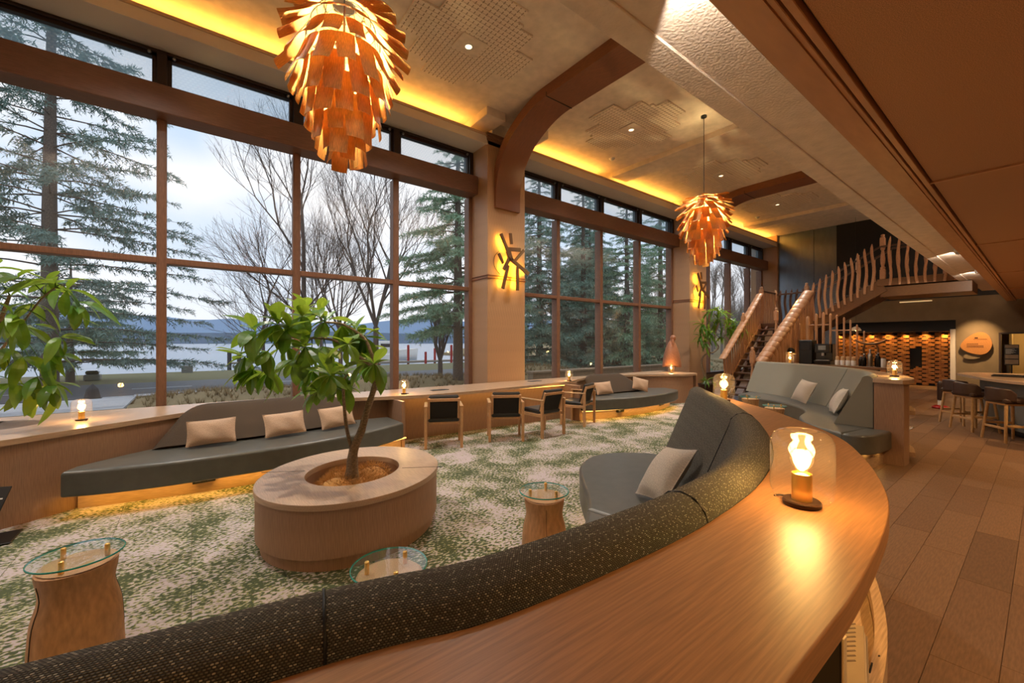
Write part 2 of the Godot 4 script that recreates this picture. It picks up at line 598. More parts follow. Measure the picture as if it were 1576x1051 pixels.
	# plaster, paint, cloth ceiling
	relief(tri(mat("plaster", Color(0.90, 0.83, 0.75), 0.9), N.soft, Vector3(0.7, 0.7, 0.7), true), N.bumpy, 0.05)
	relief(tri(mat("plaster_rough", Color(0.91, 0.85, 0.79), 0.95), N.soft, Vector3(0.9, 0.9, 0.9), true), N.bumpy, 0.22)
	relief(tri(mat("earth_plaster", Color(0.50, 0.42, 0.31), 0.9), N.soft, Vector3(0.3, 0.3, 0.3), true), N.bumpy, 0.15)
	mat("soffit_pale", Color(0.80, 0.75, 0.69), 0.8)
	tri(mat("ceiling_cloth", Color(0.90, 0.69, 0.52), 0.9), N.fleck, Vector3(3.5, 3.5, 3.5), true)
	tri(mat("ceiling_trim", Color(0.76, 0.56, 0.39), 0.45), N.soft, Vector3(2, 2, 0.4), true)
	tri(mat("acoustic", Color(0.88, 0.81, 0.73), 0.9), N.dash, Vector3(13.3, 13.3, 13.3))
	tri(mat("acoustic_plain", Color(0.90, 0.83, 0.75), 0.9), N.soft, Vector3(1, 1, 1))
	tri(mat("panel_black", Color(0.50, 0.54, 0.58), 0.27, 0.8), N.soft, Vector3(1, 0.3, 1), true)
	mat("wall_dark", Color(0.035, 0.034, 0.034), 0.6)
	mat("black", Color(0.03, 0.03, 0.03), 0.5)
	mat("black_gloss", Color(0.025, 0.025, 0.028), 0.2)
	mat("steel", Color(0.62, 0.62, 0.62), 0.28, 1.0)
	mat("white", Color(0.85, 0.84, 0.82), 0.5)
	mat("cream", Color(0.80, 0.72, 0.60), 0.6)
	mat("red_paint", Color(0.62, 0.06, 0.07), 0.4)
	mat("brass", Color(0.95, 0.78, 0.46), 0.28, 1.0)
	mat("bronze", Color(0.22, 0.13, 0.07), 0.35, 0.6)
	mat("grey_panel", Color(0.47, 0.48, 0.47), 0.55)
	tri(mat("brown_leather", Color(0.27, 0.20, 0.18), 0.38), N.soft, Vector3(2, 2, 2))
	# upholstery
	var lea := tri(mat("seat_leather", Color(0.37, 0.37, 0.345), 0.33), N.soft, Vector3(1.2, 1.2, 1.2), true)
	relief(lea, N.bumpy, 0.02)
	tri(mat("dark_leather", Color(0.15, 0.15, 0.14), 0.4), N.soft, Vector3(2, 2, 2))
	var tw := tri(mat("tweed", Color(0.84, 0.82, 0.74), 0.95), N.speck, Vector3(1.7, 1.7, 1.7), true)
	relief(tw, N.speck, 0.12)
	var td := tri(mat("tweed_dark", Color(0.48, 0.40, 0.32), 0.95), N.speck, Vector3(1.7, 1.7, 1.7), true)
	relief(td, N.speck, 0.10)
	tri(mat("tweed_chair", Color(0.24, 0.22, 0.20), 0.95), N.speck, Vector3(4, 4, 4))
	var kn := mat("knit", Color(1, 1, 1), 0.85)
	kn.albedo_texture = N.knit_col; kn.uv1_scale = Vector3(7.5, 11.5, 1)
	relief(kn, N.knit, 0.35)
	tri(mat("cushion_linen", Color(0.84, 0.72, 0.61), 0.95), N.grain2, Vector3(10, 3, 10))
	tri(mat("cushion_pale", Color(0.88, 0.84, 0.78), 0.95), N.grain2, Vector3(5, 5, 2))
	var cp := mat("carpet", Color(1, 1, 1), 1.0)
	cp.albedo_texture = carpet_tex()
	cp.uv1_triplanar = true; cp.uv1_world_triplanar = true; cp.uv1_scale = Vector3(1, 1, 1) / 5.12
	# glass
	var gl := mat("pane_glass", Color(1, 1, 1, 0.04), 0.0)
	gl.transparency = BaseMaterial3D.TRANSPARENCY_ALPHA
	var gj := mat("jar_glass", Color(0.98, 0.93, 0.92, 0.013), 0.0)
	gj.transparency = BaseMaterial3D.TRANSPARENCY_ALPHA
	gj.metallic_specular = 0.9
	var gt := mat("table_glass", Color(0.55, 0.85, 0.80, 0.06), 0.0)
	gt.transparency = BaseMaterial3D.TRANSPARENCY_ALPHA
	gt.metallic_specular = 0.9
	mat("glass_edge", Color(0.20, 0.62, 0.56), 0.15)
	N.ripple = fill_tex(32, 16, func(x, y): return Color(0.82, 0.88, 0.92).lerp(Color(0.98, 0.99, 1.0), sin(PI * fmod(x + (8.0 if y >= 8 else 0.0), 16.0) / 16.0) * sin(PI * fmod(y, 8.0) / 8.0)))
	var gp := mat("pattern_glass", Color(0.80, 0.90, 0.96, 0.45), 0.4)
	tri(gp, N.ripple, Vector3(9, 14, 9))
	gp.transparency = BaseMaterial3D.TRANSPARENCY_ALPHA
	gp.backlight_enabled = true; gp.backlight = Color(1, 1, 1)
	# leaves
	for k in 3:
		var c: Color = [Color(0.22, 0.42, 0.08), Color(0.14, 0.30, 0.07), Color(0.34, 0.50, 0.12)][k]
		var m := mat("leaf_%s" % ["a", "b", "c"][k], c, 0.35)
		m.backlight_enabled = true; m.backlight = Color(0.55, 0.65, 0.20)
	tri(mat("bark_pale", Color(0.68, 0.59, 0.47), 0.85), N.grain, Vector3(3, 8, 3))
	relief(M.bark_pale, N.bumpy, 0.4)
	mat("coir", Color(0.82, 0.62, 0.36), 0.95)
	# lights
	glow("led_warm", Color(1.0, 0.76, 0.38), 2.2)
	glow("filament", Color(1.0, 0.80, 0.48), 13.0)
	glow("candle_bulb", Color(1.0, 0.82, 0.52), 14.0)
	glow("downlight_face", Color(1.0, 0.90, 0.72), 2.0)
	glow("wall_light_face", Color(1.0, 0.86, 0.62), 0.35)
	var bg := mat("bulb_glass", Color(1.0, 0.9, 0.75, 0.004), 0.0)
	bg.transparency = BaseMaterial3D.TRANSPARENCY_ALPHA
	# outdoors
	tri(mat("conifer_bark", Color(0.48, 0.44, 0.41), 0.9), N.grain, Vector3(2, 2, 2), true)
	mat("needles_blue", Color(0.45, 0.56, 0.53), 0.8)
	mat("needles_green", Color(0.52, 0.66, 0.54), 0.8)
	mat("needles_dark", Color(0.47, 0.60, 0.54), 0.8)
	mat("twig", Color(0.36, 0.32, 0.31), 0.9)
	mat("birch", Color(0.50, 0.46, 0.43), 0.9)
	tri(mat("dry_grass", Color(0.72, 0.63, 0.45), 1.0), N.fleck, Vector3(0.6, 0.6, 0.6), true)
	tri(mat("lawn", Color(0.54, 0.53, 0.36), 1.0), N.fleck, Vector3(0.4, 0.4, 0.4), true)
	tri(mat("asphalt", Color(0.30, 0.33, 0.37), 0.7), N.soft, Vector3(0.5, 0.5, 0.5), true)
	tri(mat("snow_edge", Color(0.75, 0.78, 0.82), 0.8), N.soft, Vector3(0.3, 0.3, 0.3), true)
	var wa := mat("lake_water", Color(0.42, 0.52, 0.62), 0.22)
	relief(tri(wa, N.soft, Vector3(0.02, 0.02, 0.004), true), N.soft, 2.0)
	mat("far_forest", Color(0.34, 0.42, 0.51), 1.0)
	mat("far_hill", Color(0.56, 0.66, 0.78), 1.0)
	tri(mat("concrete", Color(0.62, 0.54, 0.45), 0.9), N.soft, Vector3(1, 1, 1), true)
	tri(mat("deck_wood", Color(0.62, 0.58, 0.52), 0.7), N.grain2, Vector3(3, 3, 0.5), true)
	mat("rock_dark", Color(0.17, 0.18, 0.20), 0.9)

func make_sky() -> Sky:
	# overcast air with bright banks of cloud and thin blue gaps, the same all round
	var W := 512; var H := 256
	var f := FastNoiseLite.new()
	f.noise_type = FastNoiseLite.TYPE_SIMPLEX_SMOOTH; f.frequency = 1.7; f.fractal_octaves = 5; f.seed = 21
	var im := Image.create(W, H, false, Image.FORMAT_RGBF)
	for y in H:
		var el := PI / 2 - PI * (y + 0.5) / H
		for x in W:
			var az := TAU * (x + 0.5) / W
			var d := Vector3(cos(el) * cos(az), sin(el), cos(el) * sin(az))
			var cl := smoothstep(-0.30, 0.25, f.get_noise_3d(d.x, d.y * 1.8, d.z))
			var c := Color(0.50, 0.68, 0.90).lerp(Color(0.98, 0.98, 1.0), cl)
			c = c.lerp(Color(0.86, 0.90, 0.97), 0.22 + 0.5 * smoothstep(0.35, 0.0, el))
			im.set_pixel(x, y, c)
	var m := PanoramaSkyMaterial.new()
	m.panorama = ImageTexture.create_from_image(im)
	var s := Sky.new()
	s.sky_material = m
	return s

func _ready() -> void:
	rng.seed = 20
	# camera
	var cam := Camera3D.new()
	cam.name = "camera"
	cam.fov = rad_to_deg(2.0 * atan(525.5 / 637.0))
	cam.near = 0.02; cam.far = 6000.0
	add_child(cam)
	cam.position = Vector3(0, 1.55, 0)
	cam.rotation = Vector3(0.00314, deg_to_rad(52.3), 0)
	cam.current = true
	# sky and exposure
	var we := WorldEnvironment.new()
	we.name = "world"
	var e := Environment.new()
	e.background_mode = Environment.BG_SKY
	e.sky = make_sky()
	e.background_energy_multiplier = 0.90
	e.tonemap_mode = Environment.TONE_MAPPER_LINEAR
	e.tonemap_exposure = 1.32
	e.sdfgi_enabled = true; e.ssao_enabled = true; e.ssil_enabled = true
	we.environment = e
	add_child(we)
	make_materials()
	room_lights()
	floors()
	shell()
	window_wall()
	ceiling_things()
	mezzanine()
	far_end()
	stairs()
	window_counter()
	near_sofa()
	far_sofa()
	planter()
	side_tables()
	chairs()
	lamps()
	cushions()
	chandeliers()
	sconces()
	bar_side()
	service_bar()
	statue_and_plants()
	small_things()
	outdoors()

const CLOUDS := [0.56, -3.255, -7.20, -11.06, -14.80]
const COLS := [[9.68, 10.65], [2.01, 2.98], [-5.66, -4.69], [-13.40, -12.36]]   # z of the columns
const END := -19.4
const BACK := 10.65

func room_lights() -> void:
	# downlights in the acoustic clouds (a fitting stands round each, see ceiling_things)
	for z in CLOUDS + [4.4, 8.2]:
		spot(Vector3(-5.27, 5.93, z), Vector3(-5.27, 0, z), 11.0, Color(1.0, 0.97, 0.93), 62.0, 1.0, 0.06)
	spot(Vector3(-3.9, 5.98, -16.6), Vector3(-3.9, 0, -16.6), 14.0, Color(1.0, 0.86, 0.70), 55.0, 1.0, 0.05)
	# LED strips in the cove above the windows, one run per bay
	for b in [[2.98, 9.6], [-4.3, 1.95], [-8.44, -6.05], [-12.1, -9.08], [-19.3, -13.8]]:
		strip(Vector3(-7.2, 5.79, b[0]), Vector3(-7.2, 5.79, b[1]), 0.05, Vector3(0.35, 1, 0), 0.55 * absf(b[0] - b[1]), Color(1.0, 0.72, 0.30))
	# indirect strip behind the parapet of the upper floor; it washes the high ceiling
	for z in [7.0, 1.5, -4.0, -9.5, -14.5]: strip(Vector3(-0.95, 3.75, z + 2.4), Vector3(-0.95, 3.75, z - 2.4), 0.10, Vector3(-0.2, 1, 0), 15.0, Color(1.0, 0.95, 0.89))
	# aisle downlights in the low ceiling
	for z in [5.5, 1.8, -2.0, -5.6, -9.3, -13.0, -16.6]:
		spot(Vector3(1.0, 2.76, z), Vector3(0.9, 0, z), 5.0, Color(1.0, 0.80, 0.55), 65.0, 1.0, 0.05)

func floors() -> void:
	var b := MB.new()
	b.bb(Vector3(-7.9, -0.3, -25), Vector3(3.4, -0.012, BACK + 0.3), 0.0)
	var fl := struct_("floor", b, M.plank_a, "wooden plank floor of the lounge with a moss patterned carpet laid in it")
	# carpet tiles, each its own square
	var tile := MB.new()
	tile.box(Vector3(0, -0.0035, 0), Vector3(0.4985, 0.017, 0.4985), Basis.IDENTITY, 0.002)
	var tm := tile.mesh()
	var count := 0
	var rest := MB.new()
	for iz in range(-21, 7):
		for ix in range(-14, -2):
			var x := ix * 0.5 + 0.25 ; var z := iz * 0.5 + 0.25
			if x > -1.6 and (z < -4.6 or z > 2.6): continue
			if x > -1.1: continue
			var big := Vector2(x, z).length() < 7.2 and x > -6.2
			if big and count < 295:
				var o := part("carpet_tile", tm, M.carpet, fl)
				o.position = Vector3(x, 0, z)
				count += 1
			else:
				rest.box(Vector3(x, -0.0035, z), Vector3(0.4985, 0.017, 0.4985), Basis.IDENTITY, 0.0)
	part("carpet_tiles_beyond", rest, M.carpet, fl).set_meta("kind", "stuff")
	# planks: 0.224 wide, 1.1 long, joints staggered
	var pm: Array = []
	for k in 2:
		var p := MB.new()
		p.box(Vector3(0, -0.006, 0), Vector3(0.2222, 0.012, 1.0975), Basis.IDENTITY, 0.0012)
		pm.append(p.mesh())
	var mats := [M.plank_a, M.plank_b, M.plank_c]
	var far_planks := [MB.new(), MB.new(), MB.new()]
	var n2 := 0
	for r in range(-33, 15):
		var x := -0.364 + 0.224 * (r + 0.5)
		var sh: float = [0.02, -0.42, 0.36, -0.15][posmod(r * 3, 4)]
		for q in range(-23, 10):
			var z := -2.93 + 1.1 * (q + 0.5) + sh
			if z < -24.6 or z > BACK or x > 3.2 or x < -7.4: continue
			if x < -1.7 and z > -10.2: continue
			if x < -1.0 and z > -4.3: continue
			var k := rng.randi() % 3
			if x < 0.1 and z > -15.0 and z < 1.0 and x > -2.0 - maxf(0.0, -z - 9.0) * 0.3 and n2 < 290:
				var o := part("plank", pm[0], mats[k], fl)
				o.position = Vector3(x, 0, z)
				n2 += 1
			else:
				(far_planks[k] as MB).box(Vector3(x, -0.006, z), Vector3(0.2222, 0.012, 1.0975), Basis.IDENTITY, 0.0)
	for k in 3: part("planks_beyond", far_planks[k], mats[k], fl).set_meta("kind", "stuff")

func shell() -> void:
	# side, back, roof: thick enough to keep the sky out
	var b := MB.new()
	b.bb(Vector3(3.2, -0.3, -25), Vector3(3.5, 6.5, BACK + 0.3), 0.0)
	struct_("wall_right", b, M.earth_plaster, "plastered wall along the aisle side of the lounge")
	b = MB.new()
	b.bb(Vector3(-7.9, -0.3, BACK), Vector3(3.2, 6.5, BACK + 0.3), 0.0)
	struct_("wall_back", b, M.plaster, "plain plastered wall closing the lounge behind the sofas")
	b = MB.new()
	b.bb(Vector3(-8.0, 6.02, -25), Vector3(3.5, 6.5, BACK + 0.3), 0.0)
	# shallow dropped bands across the ceiling midway between columns, and the box round each column head
	for z in [6.33, -1.34, -9.02, -16.7]:
		if z == -1.34: continue
		b.bb(Vector3(-7.0, 5.90, z - 0.29), Vector3(-1.3, 6.03, z + 0.29), 0.01)
	for dz in [-17.5]: b.bb(Vector3(-7.0, 5.97, dz - 0.2), Vector3(-1.3, 6.03, dz + 0.2), 0.01)
	for c in COLS:
		b.bb(Vector3(-7.56, 5.86, c[0] - 0.30), Vector3(-6.45, 6.03, c[0] + 0.14), 0.01)
		b.bb(Vector3(-7.56, 5.86, c[1] - 0.14), Vector3(-6.45, 6.03, c[1] + 0.30), 0.01)
		b.bb(Vector3(-7.56, 5.78, c[0] + 0.1), Vector3(-6.86, 6.03, c[1] - 0.1), 0.01)
	struct_("ceiling", b, M.plaster, "high beige plaster ceiling with shallow dropped bands over the window side")
	# cove ledge and its fascia above the windows
	b = MB.new()
	b.bb(Vector3(-7.6, 5.56, END), Vector3(-6.90, 5.66, BACK), 0.0)
	b.bb(Vector3(-6.91, 5.54, END), Vector3(-6.87, 5.70, BACK), 0.004)
	struct_("trim_1", b, M.soffit_pale, "pale plaster ledge of the light cove above the windows")
	b = MB.new()
	b.bb(Vector3(-6.94, 5.70, END), Vector3(-6.86, 5.752, BACK), 0.006)
	struct_("trim_2", b, M.oak_along, "thin wooden lip along the edge of the light cove")
	# the lit tube that lies on the ledge
	for bay in [[-4.3, 1.95], [-8.44, -6.05], [-12.1, -9.08], [-19.3, -13.8]]:
		b = MB.new()
		b.bb(Vector3(-7.24, 5.665, bay[0]), Vector3(-7.16, 5.70, bay[1]), 0.01)
		single("light_strip", b, M.led_warm, Vector3(-7.2, 5.66, (bay[0] + bay[1]) / 2), "warm light strip hidden in the cove " + ["over the window nearest the planter", "over the near half of the chair side window", "over the far half of the chair side window", "over the window beside the stairs"][[-4.3, -8.44, -12.1, -19.3].find(bay[0])], "light strip", "cove light strips above the windows")

func mull(b: MB, z: float, y0: float, y1: float, w := 0.075) -> void:
	b.bb(Vector3(-7.66, y0, z - w / 2), Vector3(-7.44, y1, z + w / 2), 0.006)
	b.bb(Vector3(-7.47, y0, z - w / 2 - 0.018), Vector3(-7.445, y1, z + w / 2 + 0.018), 0.004)

func window_wall() -> void:
	# low wall under the glass and wall above it
	var b := MB.new()
	b.bb(Vector3(-7.75, -0.6, END - 0.3), Vector3(-7.5, 0.42, BACK), 0.0)
	b.bb(Vector3(-7.75, 5.60, END - 0.3), Vector3(-7.5, 6.2, BACK), 0.0)
	struct_("wall_left", b, M.concrete, "low wall under the tall lakeside windows and the lintel over them")
	var bays := [[2.98, 9.68], [-4.69, 2.01], [-12.36, -5.66], [-19.25, -13.40]]
	var k := 0
	for bay in bays:
		k += 1
		var z0: float = bay[0]; var z1: float = bay[1]
		var nm: String = ["far out of the light behind the sofas", "nearest the oval planter with a bare tree view", "behind the four desk chairs with a spruce view", "by the staircase with a birch wood view"][k - 1]
		var w := struct_root("window_%d" % k, "tall timber framed window " + nm)
		var m := 4
		var step := (z1 - z0) / m
		var cuts := [z0]
		for i in range(1, m): cuts.append(z0 + step * i)
		if k == 3: cuts = [z0, -10.58, -8.85, -7.22]
		if k == 4: cuts = [z0, -18.05, -16.35, -14.75]
		cuts.append(z1)
		var fr := MB.new()
		fr.bb(Vector3(-7.66, 0.42, z0), Vector3(-7.40, 0.50, z1), 0.005)
		fr.bb(Vector3(-7.66, 5.52, z0), Vector3(-7.42, 5.62, z1), 0.005)
		part("frame", fr, M.frame_dark, w)
		for i in cuts.size():
			var z: float = cuts[i]
			if i == 0: z += 0.03
			if i == cuts.size() - 1: z -= 0.03
			var mb := MB.new()
			mull(mb, z, 0.45, 4.62)
			part("mullion", mb, M.frame_brown, w)
			var mt := MB.new()
			mt.bb(Vector3(-7.66, 4.98, z - 0.055), Vector3(-7.40, 5.55, z + 0.055), 0.005)
			part("mullion_upper", mt, M.frame_dark, w)
		var tr := MB.new()
		if k < 4:
			tr.bb(Vector3(-7.64, 2.645, z0), Vector3(-7.455, 2.725, z1), 0.006)
			part("transom_bar", tr, M.frame_brown, w)
		var bm := MB.new()
		bm.bb(Vector3(-7.55, 4.62, z0 + 0.005), Vector3(-7.20, 4.995, z1 - 0.005), 0.01)
		part("beam", bm, M.beam_brown, w)
		for i in cuts.size() - 1:
			var a: float = cuts[i] + 0.03; var c: float = cuts[i + 1] - 0.03
			for r in ([[0.47, 2.66], [2.71, 4.64]] if k < 4 else [[0.47, 4.64]]):
				var p := MB.new()
				p.quad(Vector3(-7.57, r[0], a), Vector3(-7.57, r[0], c), Vector3(-7.57, r[1], c), Vector3(-7.57, r[1], a), Vector3.RIGHT)
				part("pane", p, M.pane_glass, w)
			var q := MB.new()
			q.quad(Vector3(-7.57, 4.98, a), Vector3(-7.57, 4.98, c), Vector3(-7.57, 5.55, c), Vector3(-7.57, 5.55, a), Vector3.RIGHT)
			part("upper_pane", q, M.pattern_glass, w, "small upper pane of patterned glass")
			var sash := MB.new()
			sash.bb(Vector3(-7.54, 5.47, a + 0.02), Vector3(-7.46, 5.53, c - 0.02), 0.004)
			sash.bb(Vector3(-7.54, 4.99, a + 0.02), Vector3(-7.46, 5.53, a + 0.075), 0.004)
			sash.bb(Vector3(-7.54, 4.99, c - 0.075), Vector3(-7.46, 5.53, c - 0.02), 0.004)
			var sa := part("sash", sash, M.frame_dark, w)
			var kn := MB.new()
			for s in [a + 0.10, c - 0.10]: kn.lathe(PackedVector2Array([Vector2(0, 0.03), Vector2(0.022, 0.025), Vector2(0.025, 0.0), Vector2(0.0, -0.01)]), 10, Transform3D(Basis(Vector3.BACK, PI / 2).rotated(Vector3.UP, PI), Vector3(-7.44, 5.50, s)))
			part("catch", kn, M.steel, sa, "small round metal catch")
	# columns with their mouldings and bent ribs
	for ci in COLS.size():
		var c: Array = COLS[ci]
		var col := struct_root("column_%d" % (ci + 1), ["oak clad column at the back of the lounge", "oak clad column beside the potted tree by the windows", "oak clad column with the twig sconce, standing behind the desk chairs", "oak clad column with the twig sconce, near the staircase"][ci])
		var b2 := MB.new()
		b2.bb(Vector3(-7.70, -0.012, c[0]), Vector3(-6.87, 5.79, c[1]), 0.006)
		part("shaft", b2, M.column_oak, col)
		var mo := MB.new()
		for y in [2.85, 2.905]:
			mo.bb(Vector3(-7.60, y, c[0] - 0.016), Vector3(-6.854, y + 0.022, c[1] + 0.016), 0.006)
		part("moulding", mo, M.rib_brown, col)
		mo = MB.new()
		for q in [[5.62, 0.015], [5.67, 0.03], [5.72, 0.045]]:
			mo.bb(Vector3(-7.60, q[0], c[0] - q[1]), Vector3(-6.87 + q[1], q[0] + 0.05, c[1] + q[1]), 0.006)
		part("crown_moulding", mo, M.frame_brown, col)
		# rib: a flat band that rises from the column, bends over and runs level under the ceiling
		var line := []
		for p in [[-6.80, 4.29], [-6.80, 4.55], [-6.775, 4.80], [-6.69, 5.05], [-6.55, 5.28], [-6.35, 5.48], [-6.08, 5.64], [-5.75, 5.77], [-5.45, 5.825], [-5.15, 5.83], [-4.85, 5.83], [-4.55, 5.83], [-4.25, 5.83], [-3.9, 5.83], [-3.5, 5.83], [-3.0, 5.83], [-2.4, 5.83], [-1.8, 5.83], [-1.35, 5.83]]:
			line.append(Vector3(p[0], p[1], 0))
		var z0: float = c[0] + 0.19; var z1: float = c[1] - 0.16
		var sm := curve3(line, 4)
		var loops := []
		for i in sm.size():
			var d := (sm[mini(i + 1, sm.size() - 1)] - sm[maxi(i - 1, 0)]).normalized()
			var nrm := Vector3(-d.y, d.x, 0)
			var th := lerpf(0.068, 0.19, clampf((sm[i].y - 4.29) / 0.9, 0.0, 1.0))
			var o: Vector3 = sm[i] + nrm * th
			var zz := Vector3(0, 0, 1)
			loops.append([sm[i] + zz * z0, sm[i] + zz * z1, sm[i] + zz * z1, o + zz * z1, o + zz * z1, o + zz * z0, o + zz * z0, sm[i] + zz * z0])
		var rb := MB.new()
		rb.loft(loops)
		part("rib", rb, M.rib_brown, col, "dark wooden rib bending from the column along the ceiling")
		var gr := MB.new()
		gr.bb(Vector3(-5.305, 5.822, z0 - 0.004), Vector3(-5.295, 5.90, z1 + 0.004), 0.0)
		part("rib_joint", gr, M.black, col)

func ceiling_things() -> void:
	var names := ["above the oval planter", "in front of the nearer chandelier", "beside the farther chandelier", "between the farther chandelier and the second rib", "beyond the second rib near the dark wall"]
	for ci in CLOUDS.size():
		var z: float = CLOUDS[ci]
		if ci == 0: names[0] = "above the carpet beside the planter"
		var cl := thing("acoustic_panel", Vector3(-5.25, 6.0, z), "stepped slatted acoustic panel on the ceiling " + names[ci], "acoustic panel", "acoustic panels on the ceiling")
		for i in 26:
			var dx := -1.0 + (i + 0.5) * (2.0 / 26)
			var hz := 0.98
			if absf(dx) > 0.80: hz = 0.31
			elif absf(dx) > 0.68: hz = 0.42
			elif absf(dx) > 0.34: hz = 0.655
			for seg in ([[-hz, -0.21], [0.21, hz]] if absf(dx) < 0.19 else [[-hz, hz]]):
				var s := MB.new()
				s.bb(Vector3(-5.25 + dx - 0.0368, 5.985, z + seg[0]), Vector3(-5.25 + dx + 0.0368, 6.018, z + seg[1]), 0.003)
				part("slat", s, M.acoustic, cl)
		var p := MB.new()
		p.bb(Vector3(-5.25 - 0.185, 5.965, z - 0.205), Vector3(-5.25 + 0.185, 6.018, z + 0.205), 0.004)
		part("centre_panel", p, M.acoustic_plain, cl)
		downlight(Vector3(-5.27, 5.965, z), "round downlight in the acoustic panel " + names[ci])
	downlight(Vector3(-3.9, 6.02, -16.6), "small round downlight in the plain ceiling near the dark wall")
	for q in [[-6.45, -8.05, "small round smoke detector on the ceiling near the cove, before the second window"], [-6.3, -15.9, "small round smoke detector on the ceiling close to the cove by the staircase"]]:
		var s := MB.new()
		s.lathe(PackedVector2Array([Vector2(0, -0.05), Vector2(0.03, -0.05), Vector2(0.05, -0.03), Vector2(0.055, -0.012), Vector2(0.07, -0.01), Vector2(0.072, 0)]), 20, Transform3D(Basis.IDENTITY, Vector3(q[0], 6.02, q[1])))
		single("smoke_detector", s, M.white, Vector3(q[0], 6.02, q[1]), q[2], "smoke detector")

func downlight(at: Vector3, label: String) -> void:
	var d := thing("downlight", at, label, "downlight", "downlights of the high ceiling")
	var b := MB.new()
	b.lathe(PackedVector2Array([Vector2(0.072, 0), Vector2(0.072, -0.006), Vector2(0.055, -0.008), Vector2(0.048, 0.0)]), 24, Transform3D(Basis.IDENTITY, at))
	part("ring", b, M.white, d)
	b = MB.new()
	b.lathe(PackedVector2Array([Vector2(0.05, -0.002), Vector2(0.0, -0.004)]), 20, Transform3D(Basis.IDENTITY, at))
	part("light_face", b, M.downlight_face, d)

func mezzanine() -> void:
	# upper floor along the aisle: beam edge, level soffit, low cloth ceiling with its trim
	var b := MB.new()
	b.bb(Vector3(-1.27, 3.0, -16.7), Vector3(-1.13, 4.1, BACK), 0.004)
	b.bb(Vector3(-1.131, 3.012, -17.6), Vector3(3.2, 3.3, BACK), 0.002)
	struct_("ceiling_mezzanine", b, M.plaster_rough, "textured beige edge and underside of the upper floor over the aisle")
	b = MB.new()
	b.bb(Vector3(-0.755, 2.80, -19.3), Vector3(-0.63, 2.86, BACK), 0.003)
	b.bb(Vector3(-0.755, 2.80, -19.3), Vector3(-0.73, 3.012, BACK), 0.003)
	b.bb(Vector3(-0.635, 2.792, -19.3), Vector3(-0.628, 2.87, BACK), 0.001)
	b.bb(Vector3(-0.628, 2.80, -19.3), Vector3(-0.605, 2.86, BACK), 0.003)
	b.bb(Vector3(-0.592, 2.795, -19.3), Vector3(-0.562, 2.86, BACK), 0.003)
	struct_("trim_3", b, M.ceiling_trim, "brown wooden trim with a dark groove along the low ceiling")
	b = MB.new()
	b.bb(Vector3(-0.61, 2.84, -19.3), Vector3(3.2, 2.90, BACK), 0.0)
	var c := struct_("ceiling_low", b, M.black, "low ceiling of brown cloth panels over the aisle")
	var zs := [9.6, 6.15, 2.70, -1.14, -4.60, -8.0, -11.5, -15.0, -18.6]
	for i in zs.size() - 1:
		for x in [[-0.55, 1.25], [1.28, 3.1]]:
			var p := MB.new()
			p.bb(Vector3(x[0], 2.815, zs[i + 1] + 0.012), Vector3(x[1], 2.845, zs[i] - 0.012), 0.004)
			part("panel", p, M.ceiling_cloth, c)
		var f := MB.new()
		f.bb(Vector3(-0.57, 2.800, zs[i + 1] - 0.014), Vector3(3.1, 2.845, zs[i + 1] + 0.014), 0.003)
		part("panel_frame", f, M.ceiling_trim, c)
	# spots tucked in the slot between trim and soffit; they rake the rough plaster
	var n := 0
	for z in [-1.45, -9.6, -12.6]:
		n += 1
		var at := Vector3(-0.84, 2.93, z)
		var s := thing("spotlight", at, ["square spotlight in the slot of the low ceiling nearest the near sofa", "square spotlight in the slot of the low ceiling above the bar stools", "square spotlight in the slot of the low ceiling near the plastered end wall"][n - 1], "spotlight", "spotlights in the ceiling slot")
		b = MB.new()
		b.bb(at + Vector3(-0.05, 0.02, 0.0), at + Vector3(0.06, 0.08, 0.26), 0.006)
		part("housing", b, M.white, s)
		b = MB.new()
		b.bb(at + Vector3(-0.03, 0.01, 0.03), at + Vector3(0.04, 0.03, 0.2), 0.004)
		part("glass_cover", b, M.steel, s)
		spot(at + Vector3(0.0, 0.03, -0.03), at + Vector3(-0.10, 0.10, -0.42), (0.75 if n == 1 else 1.2), Color(1.0, 0.93, 0.84), 34.0, 0.15, 0.02)
	# open gallery above, with its light strip on a bracket
	b = MB.new()
	b.bb(Vector3(-1.13, 3.66, -16.6), Vector3(-0.88, 3.70, BACK), 0.004)
	b.bb(Vector3(-1.0, 3.70, -16.6), Vector3(-0.90, 3.735, BACK), 0.004)
	single("light_strip", b, M.downlight_face, Vector3(-0.95, 3.7, -3), "indirect light strip behind the parapet of the upper floor", "light strip")
	b = MB.new()
	b.bb(Vector3(-1.2, 4.1, -16.7), Vector3(-1.1, 4.16, BACK), 0.01)
	struct_("trim_4", b, M.oak_along, "wooden rail capping the parapet of the upper floor")

